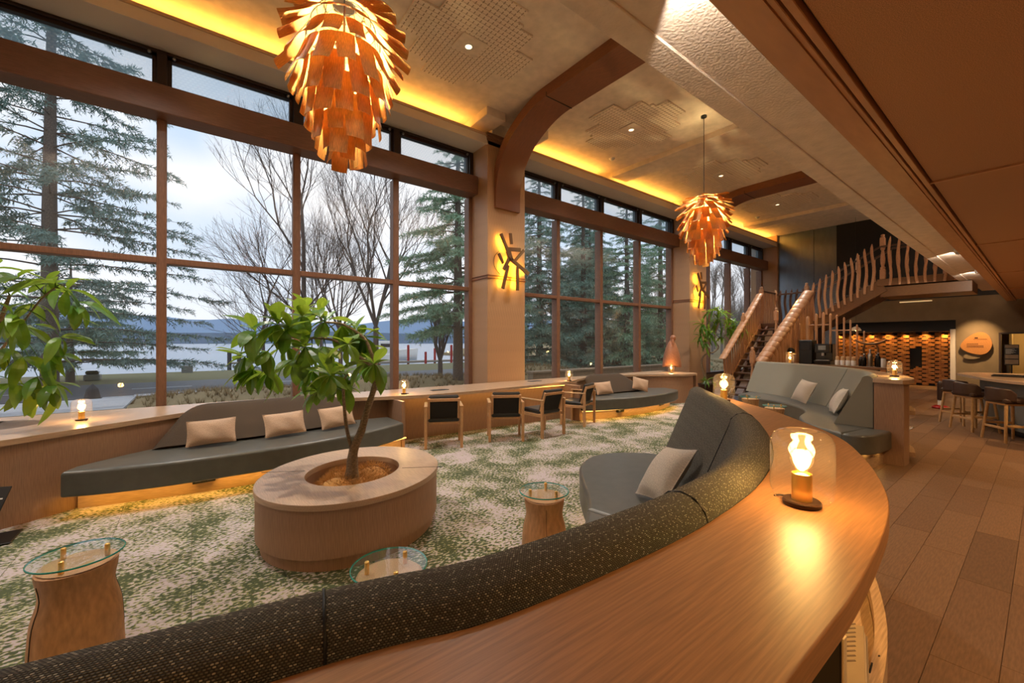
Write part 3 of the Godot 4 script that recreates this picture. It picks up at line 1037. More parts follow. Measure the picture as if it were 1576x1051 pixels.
func far_end() -> void:
	# dark panelled wall over the landing, earth plaster below the upper floor
	var b := MB.new()
	b.bb(Vector3(-7.9, -0.3, END - 0.25), Vector3(-6.87, 6.1, END + 0.15), 0.004)
	struct_("wall_end_1", b, M.column_oak, "oak clad pier closing the window wall beside the dark panels")
	b = MB.new()
	b.bb(Vector3(-6.87, -0.3, END - 0.25), Vector3(-5.63, 6.1, END + 0.02), 0.002)
	b.bb(Vector3(-5.62, -0.3, END - 0.25), Vector3(-4.9, 6.1, END), 0.002)
	struct_("wall_end_2", b, M.panel_black, "satin black panelled wall above the stair landing")
	b = MB.new()
	b.bb(Vector3(-4.9, 3.02, END - 0.25), Vector3(3.2, 6.1, END), 0.0)
	struct_("wall_end_3", b, M.wall_dark, "dark wall behind the upper flight of stairs")
	b = MB.new()
	b.bb(Vector3(-4.9, 2.29, END - 0.25), Vector3(-1.8, 3.02, END), 0.0)      # over the opening
	b.bb(Vector3(-1.8, 1.86, END - 0.25), Vector3(3.2, 3.02, END), 0.0)
	b.bb(Vector3(-1.8, -0.1, END - 0.25), Vector3(-0.9, 1.86, END), 0.0)
	b.bb(Vector3(0.35, -0.1, END - 0.25), Vector3(3.2, 1.86, END), 0.0)
	struct_("wall_end_4", b, M.earth_plaster, "earth coloured plaster wall with fine cracks and two openings")
	# room behind: black lintel, block lattice, jamb
	b = MB.new()
	b.bb(Vector3(-5.6, 1.93, -20.9), Vector3(-1.8, 2.30, END - 0.25), 0.0)
	struct_("trim_5", b, M.black, "black band over the block wall behind the bar")
	b = MB.new()
	b.bb(Vector3(-1.93, -0.01, -20.85), Vector3(-1.80, 1.99, END - 0.02), 0.004)
	struct_("trim_6", b, M.soffit_pale, "pale jamb at the end of the wooden block wall")
	b = MB.new()
	b.bb(Vector3(-6.4, -0.02, -21.35), Vector3(-1.6, 2.3, -21.12), 0.0)
	b.bb(Vector3(-6.6, -0.02, -24.8), Vector3(-6.4, 3.0, END), 0.0)
	b.bb(Vector3(-1.79, -0.02, -24.8), Vector3(-1.6, 3.0, END - 0.25), 0.0)
	b.bb(Vector3(-6.6, 2.30, -24.8), Vector3(3.4, 2.5, END - 0.25), 0.0)
	b.bb(Vector3(-6.6, -0.1, -25.0), Vector3(3.4, 3.0, -24.8), 0.0)
	struct_("wall_rear", b, M.black, "black backing wall seen through the gaps of the wooden blocks")
	# lattice: columns of blocks with gaps, every other column shifted
	var lat := thing("block_wall", Vector3(-4.0, 0, -21.05), "wall of stacked wooden blocks with dark gaps behind the bar", "block wall")
	var rest := MB.new()
	var count := 0
	for i in 26:
		var x := -2.05 - 0.165 * i
		var wide := i % 2 == 0
		for j in 13:
			var y := 0.02 + j * 0.148 + (0.0 if wide else 0.074)
			if y + 0.11 > 1.93: continue
			if x < -2.78 and x > -3.12 and y > 0.55 and y < 1.35: continue    # the dark niche
			var at := Vector3(x, y + 0.053, -21.04 + (0.0 if wide else 0.02))
			if count < 300:
				var o := MB.new()
				o.box(at, Vector3(0.163, 0.106, 0.12), Basis.IDENTITY, 0.004)
				part("block", o, [M.block_a, M.block_b][(i + j) % 2], lat)
				count += 1
			else: rest.box(at, Vector3(0.163, 0.106, 0.12), Basis.IDENTITY, 0.003)
			# short packing blocks that narrow the gap at one side
			rest.box(at + Vector3(0.052 if wide else -0.052, 0.074, -0.01), Vector3(0.058, 0.044, 0.10), Basis.IDENTITY, 0.0)
	part("packing_blocks", rest, M.block_b, lat).set_meta("kind", "stuff")
	for i in 9:
		spot(Vector3(-2.2 - 0.5 * i, 1.925, -20.86), Vector3(-2.2 - 0.5 * i, 0.6, -21.05), 0.8, warm(), 60.0, 1.0, 0.03)
	# doorway with its small lit room
	b = MB.new()
	b.bb(Vector3(-0.905, -0.01, END - 0.24), Vector3(-0.86, 1.86, END + 0.03), 0.003)
	b.bb(Vector3(0.31, -0.01, END - 0.24), Vector3(0.355, 1.86, END + 0.03), 0.003)
	b.bb(Vector3(-0.86, 1.82, END - 0.24), Vector3(0.31, 1.862, END + 0.03), 0.003)
	struct_("door_1", b, M.frame_dark, "dark framed doorway beside the wooden plaque")
	b = MB.new()
	b.bb(Vector3(-1.6, -0.01, -22.5), Vector3(2.0, 2.3, -22.3), 0.0)
	b.bb(Vector3(-0.76, -0.01, -22.3), Vector3(-0.70, 2.2, -20.9), 0.0)
	struct_("wall_passage", b, M.cream, "cream wall of the passage behind the doorway")
	omni(Vector3(0.2, 2.1, -20.8), 1.2, warm(1.0), 0.08)
	# lamp bar on the plaster over the opening
	b = MB.new()
	b.bb(Vector3(-3.13, 2.93, END - 0.0), Vector3(-2.33, 2.965, END + 0.05), 0.01)
	single("wall_light", b, M.wall_light_face, Vector3(-2.73, 2.93, END), "slim bar lamp on the plaster wall under the stair deck", "wall lamp")

# ---------------------------------------------------------------- window counter and its benches
func counter_front() -> PackedVector2Array:
	return curve2(v2([-4.30, 3.4, -4.62, 2.5, -4.98, 1.75, -5.24, 1.24, -5.41, 1.0, -5.66, 0.66, -6.03, 0.12, -6.28, -0.35, -6.36, -0.9, -6.27, -1.6, -6.03, -2.28, -5.87, -2.84, -5.84, -3.45, -5.88, -4.10, -5.97, -5.1, -6.08, -6.15, -6.38, -6.85, -6.58, -7.45, -6.52, -8.3, -6.30, -8.97, -5.98, -9.45, -5.70, -9.85, -5.60, -10.35]), 0.09)

func window_counter() -> void:
	var front := counter_front()
	var poly := PackedVector2Array()
	poly.append_array(front)
	poly.append_array(PackedVector2Array([Vector2(-5.64, -10.52), Vector2(-5.75, -10.62), Vector2(-6.855, -10.70), Vector2(-6.855, 1.72)]))
	# the round planting hole, reached by a hairline slit so that the plan stays one outline
	var hc := Vector2(-6.20, 1.52)
	for i in 33:
		var a := -TAU * i / 32.0 + PI
		poly.append(hc + Vector2(cos(a) * 0.33, sin(a) * 0.33))
	poly.append(Vector2(-6.855, 1.7205))
	poly.append(Vector2(-6.855, 3.4))
	var t := thing("window_counter", Vector3(-6.4, 0, -3.5), "long wavy oak counter running under the windows past both wall benches", "counter")
	var b := MB.new()
	b.prism(poly, 0.70, 0.75, 0.003, 1)
	part("top", b, M.oak_along, t)
	# front panel, set back deeper in front of the chairs
	b = MB.new()
	var base := curve2(v2([-4.36, 3.4, -4.68, 2.5, -5.04, 1.75, -5.30, 1.24, -5.47, 0.97, -5.72, 0.63, -6.09, 0.08, -6.34, -0.38, -6.42, -0.9, -6.34, -1.6, -6.27, -2.2, -6.26, -2.7, -6.22, -3.4, -6.20, -4.2, -6.16, -5.1, -6.10, -5.9, -6.15, -6.4, -6.44, -6.9, -6.64, -7.45, -6.58, -8.3, -6.36, -8.97, -6.04, -9.45, -5.76, -9.85, -5.66, -10.35]), 0.09)
	sweep(b, base, rect_section(-0.05, 0.0, 0.0, 0.70))
	part("front_panel", b, M.oak_upright, t)
	b = MB.new()
	b.bb(Vector3(-6.80, 0, -10.66), Vector3(-5.70, 0.70, -10.58), 0.004)
	b.bb(Vector3(-6.85, 0, 3.3), Vector3(-6.80, 0.70, -10.6), 0.0)
	part("end_panel", b, M.oak_upright, t)
	# planting trough below the hole
	b = MB.new()
	b.lathe(PackedVector2Array([Vector2(0.33, 0.748), Vector2(0.34, 0.70), Vector2(0.34, 0.45), Vector2(0.0, 0.45)]), 32, Transform3D(Basis.IDENTITY, Vector3(hc.x, 0, hc.y)))
	part("planting_well", b, M.oak_upright, t)
	# cheeks that divide desk from benches
	for q in [[-6.34, -5.70, -2.42], [-6.24, -5.66, -6.08]]:
		b = MB.new()
		b.bb(Vector3(q[0], 0, q[2] - 0.025), Vector3(q[1], 0.70 if q[1] < -5.9 else 0.70, q[2] + 0.025), 0.004)
		part("cheek", b, M.oak_upright, t)
	for q in [[-6.16, -2.6, -6.10, -4.2], [-6.10, -4.2, -6.02, -5.95]]:
		strip(Vector3(q[0] + 0.06, 0.685, q[1]), Vector3(q[2] + 0.06, 0.685, q[3]), 0.02, Vector3(-0.5, -1, 0), 0.09 * absf(q[3] - q[1]), warm())
	b = MB.new()
	sweep(b, PackedVector2Array([Vector2(-6.10, -2.6), Vector2(-6.06, -4.2), Vector2(-5.97, -5.95)]), rect_section(-0.012, 0.012, 0.688, 0.699))
	single("light_strip", b, M.led_warm, Vector3(-6.05, 0.69, -4.2), "warm light strip under the counter edge behind the desk chairs", "light strip")
	# power pads let into the top
	for q in [[-6.30, -3.32, "small dark power pad in the counter behind the nearest desk chair"], [-6.55, -5.66, "small dark power pad in the counter near the sconce column"]]:
		b = MB.new()
		b.bb(Vector3(q[0] - 0.06, 0.75, q[1] - 0.15), Vector3(q[0] + 0.06, 0.756, q[1] + 0.15), 0.003)
		single("power_pad", b, M.black, Vector3(q[0], 0.75, q[1]), q[2], "power pad", "power pads in the counter")
	# --- bench nearest the planter
	wall_bench("long_bench", "long olive leather wall bench with three beige cushions by the planter",
		v2([-5.24, 0.90, -5.13, 0.60, -5.055, 0.2, -5.03, -0.3, -5.05, -0.8, -5.15, -1.4, -5.34, -1.95, -5.56, -2.36]),
		v2([-5.40, 0.84, -5.72, 0.47, -5.98, 0.05, -6.20, -0.4, -6.28, -0.9, -6.20, -1.6, -6.14, -2.36]),
		v2([-5.53, 0.84, -5.42, 0.3, -5.33, -0.3, -5.33, -0.8, -5.42, -1.4, -5.56, -1.95, -5.72, -2.39]))
	backrest("bench_backrest", "brown tweed backrest leaning on the counter above the bench by the planter",
		v2([-5.72, 0.33, -5.70, -0.1, -5.68, -0.5, -5.74, -1.0, -5.82, -1.4, -5.88, -1.82]), 0.83, 0.42, 0.16, 0.10, M.tweed_dark)
	# --- far bench
	wall_bench("long_bench", "shorter olive leather wall bench beyond the desk chairs with two cushions",
		v2([-5.60, -6.13, -5.42, -6.45, -5.26, -6.95, -5.16, -7.6, -5.17, -8.3, -5.28, -8.85, -5.42, -9.22]),
		v2([-6.06, -6.13, -6.20, -6.6, -6.42, -7.3, -6.40, -8.2, -6.16, -8.92, -5.86, -9.36]),
		v2([-5.70, -6.12, -5.58, -6.5, -5.45, -7.0, -5.40, -7.6, -5.42, -8.3, -5.54, -8.85, -5.66, -9.26]))
	backrest("bench_backrest", "brown tweed backrest with rounded shoulders above the far wall bench",
		v2([-5.93, -6.72, -5.90, -7.1, -5.86, -7.6, -5.82, -8.05, -5.78, -8.42]), 0.84, 0.36, 0.10, 0.22, M.tweed_dark)
	# outlets on the plinths
	for q in [[-5.335, -0.10, 0.04, "black double socket box on the plinth of the bench by the planter"], [-5.435, -7.02, -0.12, "black socket box on the plinth of the far bench, the nearer of two"], [-5.47, -8.56, 0.16, "black socket box on the plinth of the far bench, the farther of two"]]:
		var at := Vector3(q[0], 0.115, q[1])
		var s := thing("socket_box", at, q[3], "socket box", "socket boxes on the bench plinths")
		b = MB.new()
		b.box(at + Vector3(0.02, 0.03, 0), Vector3(0.045, 0.06, 0.19), Basis(Vector3.UP, q[2]), 0.004)
		part("case", b, M.black, s)
		b = MB.new()
		for dz in [-0.05, 0.05]: b.box(at + Vector3(0.043, 0.03, dz), Vector3(0.004, 0.022, 0.05), Basis(Vector3.UP, q[2]), 0.001)
		part("socket", b, M.steel, s)

func wall_bench(called: String, label: String, fr: Array, bk: Array, pl: Array) -> void:
	var front := curve2(fr, 0.09)
	var back := curve2(bk, 0.09)
	var poly := PackedVector2Array()
	poly.append_array(front)
	back.reverse()
	poly.append_array(back)
	var mid := front[front.size() / 2]
	var t := thing(called, Vector3(mid.x - 0.3, 0, mid.y), label, "bench", "wall benches under the windows")
	var b := MB.new()
	b.prism(poly, 0.20, 0.43, 0.035, 4, 0.02)
	part("seat", b, M.seat_leather, t)
	b = MB.new()
	var p := curve2(pl, 0.09)
	sweep(b, p, rect_section(-0.03, 0.0, 0.0, 0.20))
	part("plinth", b, M.oak_along, t)
	# light strip under the seat front
	b = MB.new()
	sweep(b, side2(p, 0.10), rect_section(-0.012, 0.012, 0.186, 0.198))
	part("light_strip", b, M.led_warm, t)
	var q := side2(p, 0.10)
	var m := 4
	for i in m:
		var a := q[i * (q.size() - 1) / m]; var c := q[(i + 1) * (q.size() - 1) / m]
		strip(Vector3(a.x, 0.182, a.y), Vector3(c.x, 0.182, c.y), 0.02, Vector3(0.35, -1, 0), 0.2 * a.distance_to(c), Color(1.0, 0.74, 0.32))

# leaning slab: bottom front line in plan, top height, how far it leans back, how much each end draws in at the top
func backrest(called: String, label: String, line: Array, ytop: float, lean: float, in0: float, in1: float, m: Material) -> void:
	var p := curve2(line, 0.05)
	var L := 0.0
	var acc := PackedFloat32Array([0.0])
	for i in p.size() - 1:
		L += p[i].distance_to(p[i + 1]); acc.append(L)
	var at := func(s: float) -> Vector2:
		var k := 0
		while k < p.size() - 2 and acc[k + 1] < s: k += 1
		return p[k].lerp(p[k + 1], clampf((s - acc[k]) / maxf(1e-5, acc[k + 1] - acc[k]), 0, 1))
	var y0 := 0.432
	var T := 22
	var S := 40
	var fr := []; var bk := []
	for i in T + 1:
		var u := float(i) / T
		var e0 := in0 * u * 2.0; var e1 := in1 * u * 2.0
		var top := clampf((u - 0.72) / 0.28, 0, 1)
		e0 += 0.16 * (1.0 - sqrt(maxf(0.0, 1.0 - top * top)))
		e1 += 0.16 * (1.0 - sqrt(maxf(0.0, 1.0 - top * top)))
		var rf := []; var rb := []
		for j in S + 1:
			var s := lerpf(e0, L - e1, float(j) / S)
			var q: Vector2 = at.call(s)
			var edge := minf(minf(s - e0, L - e1 - s), (1.0 - u) * (ytop - y0))
			var puff := 0.055 * (1.0 - exp(-maxf(0.0, edge) / 0.03))
			var base := Vector3(q.x - lean * u, lerpf(y0, ytop, u), q.y)
			rf.append(base + Vector3(puff * 0.8, puff * 0.5, 0))
			rb.append(base + Vector3(-0.055, -0.02, 0))
		fr.append(rf); bk.append(rb)
	var b := MB.new()
	# close front and back into loops, one per height
	var loops := []
	for i in T + 1:
		var l := []
		for j in S + 1: l.append(fr[i][j])
		for j in S + 1: l.append(bk[i][S - j])
		loops.append(l)
	b.loft(loops)
	var c: Vector2 = at.call(L / 2)
	single(called, b, m, Vector3(c.x - lean / 2, y0, c.y), label, "backrest", "bench backrests under the windows")

# ---------------------------------------------------------------- near sofa with its counter
func near_outer() -> PackedVector2Array:
	return curve2(v2([-0.62, 1.95, -0.40, 1.2, -0.27, 0.5, -0.225, -0.2, -0.222, -0.75, -0.226, -1.05, -0.262, -1.48, -0.325, -1.78, -0.45, -2.15, -0.63, -2.54, -0.90, -2.89, -1.18, -3.20, -1.45, -3.43, -1.66, -3.62]), 0.06)

func near_inner() -> PackedVector2Array:
	return curve2(v2([-1.22, 1.95, -0.98, 1.2, -0.78, 0.5, -0.645, -0.17, -0.575, -0.42, -0.545, -0.82, -0.548, -1.12, -0.59, -1.50, -0.70, -1.92, -0.90, -2.38, -1.12, -2.74, -1.38, -3.10, -1.64, -3.42, -1.84, -3.66, -1.97, -3.82]), 0.06)

func resample(p: PackedVector2Array, n: int) -> PackedVector2Array:
	var acc := PackedFloat32Array([0.0])
	for i in p.size() - 1: acc.append(acc[i] + p[i].distance_to(p[i + 1]))
	var out := PackedVector2Array()
	var k := 0
	for i in n:
		var s: float = acc[acc.size() - 1] * i / (n - 1)
		while k < p.size() - 2 and acc[k + 1] < s: k += 1
		out.append(p[k].lerp(p[k + 1], clampf((s - acc[k]) / maxf(1e-6, acc[k + 1] - acc[k]), 0, 1)))
	return out

# wedge back of a curved sofa: plan line of its rear face, into = side of the seat
func sofa_back(b: MB, rear: PackedVector2Array, y0: float, ytop: float, wb: float, wt: float, sgn: float, end_slack := 0.0, us := 1.0) -> void:
	var loops := []
	var n := rear.size()
	var acc := PackedFloat32Array([0.0])
	for i in n - 1: acc.append(acc[i] + rear[i].distance_to(rear[i + 1]))
	for i in n:
		var e := (rear[mini(i + 1, n - 1)] - rear[maxi(i - 1, 0)]).normalized()
		var nrm := Vector2(-e.y, e.x) * sgn
		var d: float = minf(acc[i], acc[n - 1] - acc[i])
		var sq := 1.0 - 0.008 * (1.0 - sqrt(clampf(d / 0.025, 0.0, 1.0)))
		var prof := []
		prof.append(Vector2(0.0, y0)); prof.append(Vector2(0.0, y0))
		prof.append(Vector2(0.0, lerpf(y0, ytop, 0.5))); prof.append(Vector2(0.0, ytop - 0.06 * 1.0))
		var r := wt / 2
		for k in range(0, 9):
			var a := PI - PI * k / 8.0
			prof.append(Vector2(r + cos(a) * r, ytop - r + sin(a) * r - (1.0 - sq) * 0.1))
		for k in range(1, 7):
			var u := k / 7.0
			prof.append(Vector2(lerpf(wt, wb, u) * (0.5 + 0.5 * sq), lerpf(ytop - r, y0, u)))
		prof.append(Vector2(wb * sq, y0)); prof.append(Vector2(wb * sq, y0))
		var l := []
		for s in prof:
			var q: Vector2 = rear[i] + nrm * s.x
			l.append(Vector3(q.x, s.y, q.y))
		loops.append(l)
	b.loft(loops, false, true, us, 1.0)

func dense_ends(p: PackedVector2Array) -> PackedVector2Array:
	var q := PackedVector2Array()
	var k := p.size()
	for f in [0.0, 0.12, 0.4]: q.append(p[0].lerp(p[1], f))
	for i in range(1, k - 1): q.append(p[i])
	for f in [0.4, 0.12, 0.0]: q.append(p[k - 1].lerp(p[k - 2], f))
	return q

func near_sofa() -> void:
	var outer := near_outer(); var inner := near_inner()
	var poly := PackedVector2Array()
	poly.append_array(outer)
	var inn := inner.duplicate(); inn.reverse()
	poly.append(Vector2(-1.86, -3.83))
	poly.append_array(inn)
	var c := thing("bar_counter", Vector3(-0.42, 0, -1.0), "curved oak counter behind the near sofa, carrying the big glass lamp", "counter")
	var b := MB.new()
	b.prism(poly, 1.03, 1.08, 0.004, 2)
	part("top", b, M.oak_near, c)
	b = MB.new()
	var mid := PackedVector2Array()
	var ro := resample(outer, 60); var ri := resample(inner, 60)
	for i in 60: mid.append(ri[i].lerp(ro[i], 0.30))
	sweep(b, mid, rect_section(-0.03, 0.0, 0.0, 1.03))
	part("back_panel", b, M.oak_upright, c)
	for y in [0.63, 0.10]:
		b = MB.new()
		var sp := PackedVector2Array()
		var lip := PackedVector2Array()
		for i in range(6, 56): lip.append(ro[i].lerp(ri[i], 0.10))
		sp.append_array(lip)
		for i in range(55, 5, -1): sp.append(mid[i].lerp(ro[i], 0.05))
		b.prism(sp, y, y + 0.03, 0.003, 1)
		part("shelf", b, M.oak_along, c)
		b = MB.new()
		sweep(b, lip, rect_section(-0.0, 0.028, y - 0.01, y + 0.075))
		part("shelf_lip", b, M.oak_along, c)
	for i in [8, 22, 44, 54]:
		b = MB.new()
		var a := mid[i].lerp(ro[i], 0.06); var o := ro[i].lerp(ri[i], 0.14)
		b.bar(Vector3(a.x, 0.515, a.y), Vector3(o.x, 0.515, o.y), 0.025, 1.03, Vector3.UP, 0.003)
		part("divider", b, M.oak_upright, c)
	b = MB.new()
	var led := PackedVector2Array()
	for i in range(9, 54): led.append(mid[i].lerp(ro[i], 0.25))
	sweep(b, led, rect_section(-0.01, 0.01, 1.018, 1.029))
	part("light_strip", b, M.led_warm, c)
	for k in 4:
		var a := led[k * 11]; var d := led[mini((k + 1) * 11, led.size() - 1)]
		strip(Vector3(a.x, 1.012, a.y), Vector3(d.x, 1.012, d.y), 0.02, Vector3(0, -1, 0), 0.12 * a.distance_to(d), warm())
	# the sofa itself: seat, plinth, four back cushions
	var s := thing("curved_sofa", Vector3(-1.2, 0, -1.0), "curved near sofa with knitted grey bolster back and olive leather seat", "sofa")
	var seat_out := v2([-2.75, 1.95, -2.35, 1.25, -1.95, 0.6, -1.70, 0.1, -1.55, -0.4, -1.50, -0.9, -1.55, -1.4, -1.69, -1.78, -1.85, -2.04, -2.04, -2.26, -2.25, -2.44, -2.46, -2.63, -2.64, -2.83, -2.75, -3.05, -2.77, -3.26, -2.70, -3.46, -2.50, -3.70])
	var so := curve2(seat_out, 0.10)
	var cut := so.size()
	for i in so.size():
		if so[i].y < -2.10: cut = i; break
	var rear := side2(inner, 0.0)
	# split between the two seat cushions along a line from the room side to the back
	var a0 := PackedVector2Array(); var a1 := PackedVector2Array()
	a0.append_array(so.slice(0, cut + 1))
	a1.append_array(so.slice(cut, so.size()))
	var back_pts := PackedVector2Array()
	for q in resample(inner, 40): back_pts.append(q + Vector2(-0.05, 0.0))
	var bcut := 0
	for i in back_pts.size():
		if back_pts[i].y < -2.16: bcut = i; break
	for i in range(bcut, -1, -1): a0.append(back_pts[i])
	a1.append(Vector2(-2.25, -3.78))
	for i in range(back_pts.size() - 1, bcut - 1, -1): a1.append(back_pts[i])
	for q in [a0, a1]:
		b = MB.new()
		b.prism(MB.inset(q, 0.003), 0.19, 0.43, 0.032, 4, 0.02)
		part("seat", b, M.seat_leather, s)
	b = MB.new()
	var pl := PackedVector2Array()
	for q in resample(so, 50): pl.append(q)
	var pln := PackedVector2Array()
	for i in 50: pln.append(pl[i].lerp(ri[mini(59, i * 59 / 49)], 0.25))
	sweep(b, pln, rect_section(-0.015, 0.015, 0.0, 0.19))
	part("plinth", b, M.oak_upright, s)
	for k in 5:
		var a := pl[k * 8 + 4].lerp(pln[k * 8 + 4], 0.6); var d := pl[mini(k * 8 + 12, 49)].lerp(pln[mini(k * 8 + 12, 49)], 0.6)
		strip(Vector3(a.x, 0.18, a.y), Vector3(d.x, 0.18, d.y), 0.02, Vector3(-0.3, -1, 0), 0.12 * a.distance_to(d), warm())
	# back segments, split where the photo shows seams
	var zc := [1.95, -0.155, -1.075, -2.60, -3.81]
	var seg := 0
	var dense := resample(inner, 900)
	for k in 4:
		var r := PackedVector2Array()
		for i in dense.size() - 1:                       # cut exactly at the seams
			if dense[i].y <= zc[k] and dense[i].y >= zc[k + 1]: r.append(dense[i])
			for zz in [zc[k], zc[k + 1]]:
				if (dense[i].y - zz) * (dense[i + 1].y - zz) < 0.0: r.append(dense[i].lerp(dense[i + 1], (zz - dense[i].y) / (dense[i + 1].y - dense[i].y)))
		var sub := dense_ends(resample(r, maxi(8, r.size() / 9)))
		b = MB.new()
		sofa_back(b, sub, 0.432, 1.138, 0.40, 0.15, -1.0)
		var bc := part("back_cushion", b, M.knit, s)
		if k < 3:                                   # dark piping over the seam
			var e := (r[r.size() - 1] - r[r.size() - 3]).normalized()
			var nn := Vector2(e.y, -e.x)
			var pl2 := PackedVector3Array()
			for q in [[0.0, 1.0], [0.002, 1.065]] : pl2.append(Vector3(r[r.size() - 1].x + nn.x * q[0], q[1], r[r.size() - 1].y + nn.y * q[0]))
			for a in 7:
				var an := PI - PI * a / 6.0
				pl2.append(Vector3(r[r.size() - 1].x + nn.x * (0.075 + cos(an) * 0.0755), 1.063 + sin(an) * 0.0755, r[r.size() - 1].y + nn.y * (0.075 + cos(an) * 0.0755)))
			pl2.append(Vector3(r[r.size() - 1].x + nn.x * 0.40, 0.44, r[r.size() - 1].y + nn.y * 0.40))
			var cord := MB.new()
			cord.tube(pl2, PackedFloat32Array([0.003]), 5)
			part("piping", cord, M.black, bc)
	# thin seam cords along the backs
	for z in [-1.9, -3.1]:
		pass

# ---------------------------------------------------------------- far sofa island
func far_sofa() -> void:
	var outer := curve2(v2([-1.06, -7.05, -1.05, -7.35, -1.13, -7.72, -1.33, -8.25, -1.73, -9.0, -2.30, -9.75, -3.00, -10.42, -3.75, -10.95, -4.20, -11.2]), 0.08)
	var inner := curve2(v2([-1.40, -7.05, -1.42, -7.35, -1.50, -7.80, -1.72, -8.42, -2.05, -9.05, -2.55, -9.62, -3.15, -10.10, -3.80, -10.45, -4.15, -10.6]), 0.08)
	var c := thing("bar_counter", Vector3(-1.5, 0, -8.8), "curved oak counter behind the far sofa with a rounded end", "counter")
	var poly := PackedVector2Array()
	poly.append(Vector2(-1.38, -7.02)); poly.append(Vector2(-1.10, -6.98))
	poly.append_array(outer)
	var inn := inner.duplicate(); inn.reverse()
	poly.append_array(inn)
	var b := MB.new()
	b.prism(poly, 1.035, 1.085, 0.005, 2)
	part("top", b, M.oak_along, c)
	var ro := resample(outer, 40); var ri := resample(inner, 40)
	var mid := PackedVector2Array()
	for i in 40: mid.append(ro[i].lerp(ri[i], 0.22 if i > 2 else 0.12))
	b = MB.new()
	var body := PackedVector2Array()
	body.append_array(mid)
	for i in range(39, -1, -1): body.append(ri[i].lerp(ro[i], 0.03))
	b.prism(body, 0.0, 1.035, 0.002, 1)
	part("body", b, M.oak_upright, c)
	for y in [0.62, 0.085]:
		b = MB.new()
		var sp := PackedVector2Array()
		for i in range(2, 38): sp.append(ro[i].lerp(ri[i], -0.03))
		for i in range(37, 1, -1): sp.append(mid[i])
		b.prism(sp, y, y + 0.06, 0.008, 2)
		part("shelf", b, M.oak_along, c)
		var l := PackedVector2Array()
		for i in range(3, 37): l.append(ro[i].lerp(mid[i], 0.5))
	for k in 3:
		var a := ro[3 + k * 11]; var d := ro[14 + k * 11]
		strip(Vector3(a.x, 1.02, a.y), Vector3(d.x, 1.02, d.y), 0.02, Vector3(0.1, -1, 0), 0.05 * a.distance_to(d), warm())
		strip(Vector3(a.x, 0.60, a.y), Vector3(d.x, 0.60, d.y), 0.02, Vector3(0.5, -1, 0), 0.04 * a.distance_to(d), warm())
	var s := thing("curved_sofa", Vector3(-2.1, 0, -8.5), "curved far sofa with grey tweed back and olive leather seat near the staircase", "sofa")
	var so := curve2(v2([-1.215, -7.05, -1.25, -6.70, -1.33, -6.45, -1.52, -6.38, -1.80, -6.55, -2.10, -6.85, -2.33, -7.35, -2.44, -7.95, -2.62, -8.32, -2.95, -8.72, -3.30, -8.95, -3.75, -9.1, -4.10, -9.35, -4.20, -9.8]), 0.07)
	# seat cushions split at a seam
	var cut := 0
	for i in so.size():
		if so[i].x < -1.52: cut = i; break
	var bk := PackedVector2Array()
	for i in 40: bk.append(ri[i] + Vector2(-0.03, 0.02))
	var p0 := PackedVector2Array(); p0.append_array(so.slice(0, cut + 1)); p0.append(Vector2(-1.47, -7.05))
	var p1 := PackedVector2Array(); p1.append_array(so.slice(cut, so.size()))
	for i in range(39, -1, -1): p1.append(bk[i])
	for q in [p0, p1]:
		b = MB.new()
		b.prism(MB.inset(q, 0.003), 0.19, 0.43, 0.035, 4, 0.02)
		part("seat", b, M.seat_leather, s)
	b = MB.new()
	var pp := PackedVector2Array()
	for q in so: pp.append(q + (Vector2(-1.7, -7.6) - q).normalized() * 0.16)
	sweep(b, pp, rect_section(-0.015, 0.015, 0.0, 0.19))
	part("plinth", b, M.oak_along, s)
	strip(Vector3(-1.42, 0.175, -6.42), Vector3(-1.27, 0.175, -6.9), 0.02, Vector3(0.4, -1, 0.3), 0.03, warm())
	var cuts := [[-7.06, -9.02], [-9.03, -10.62]]
	var dense := resample(inner, 700)
	for q in cuts:
		var r := PackedVector2Array()
		for d in dense:
			if d.y <= q[0] - 0.003 and d.y >= q[1] + 0.003: r.append(d)
		var sub := dense_ends(resample(r, maxi(8, r.size() / 9)))
		b = MB.new()
		sofa_back(b, sub, 0.432, 1.115, 0.42, 0.12, -1.0)
		part("back_cushion", b, M.tweed, s)

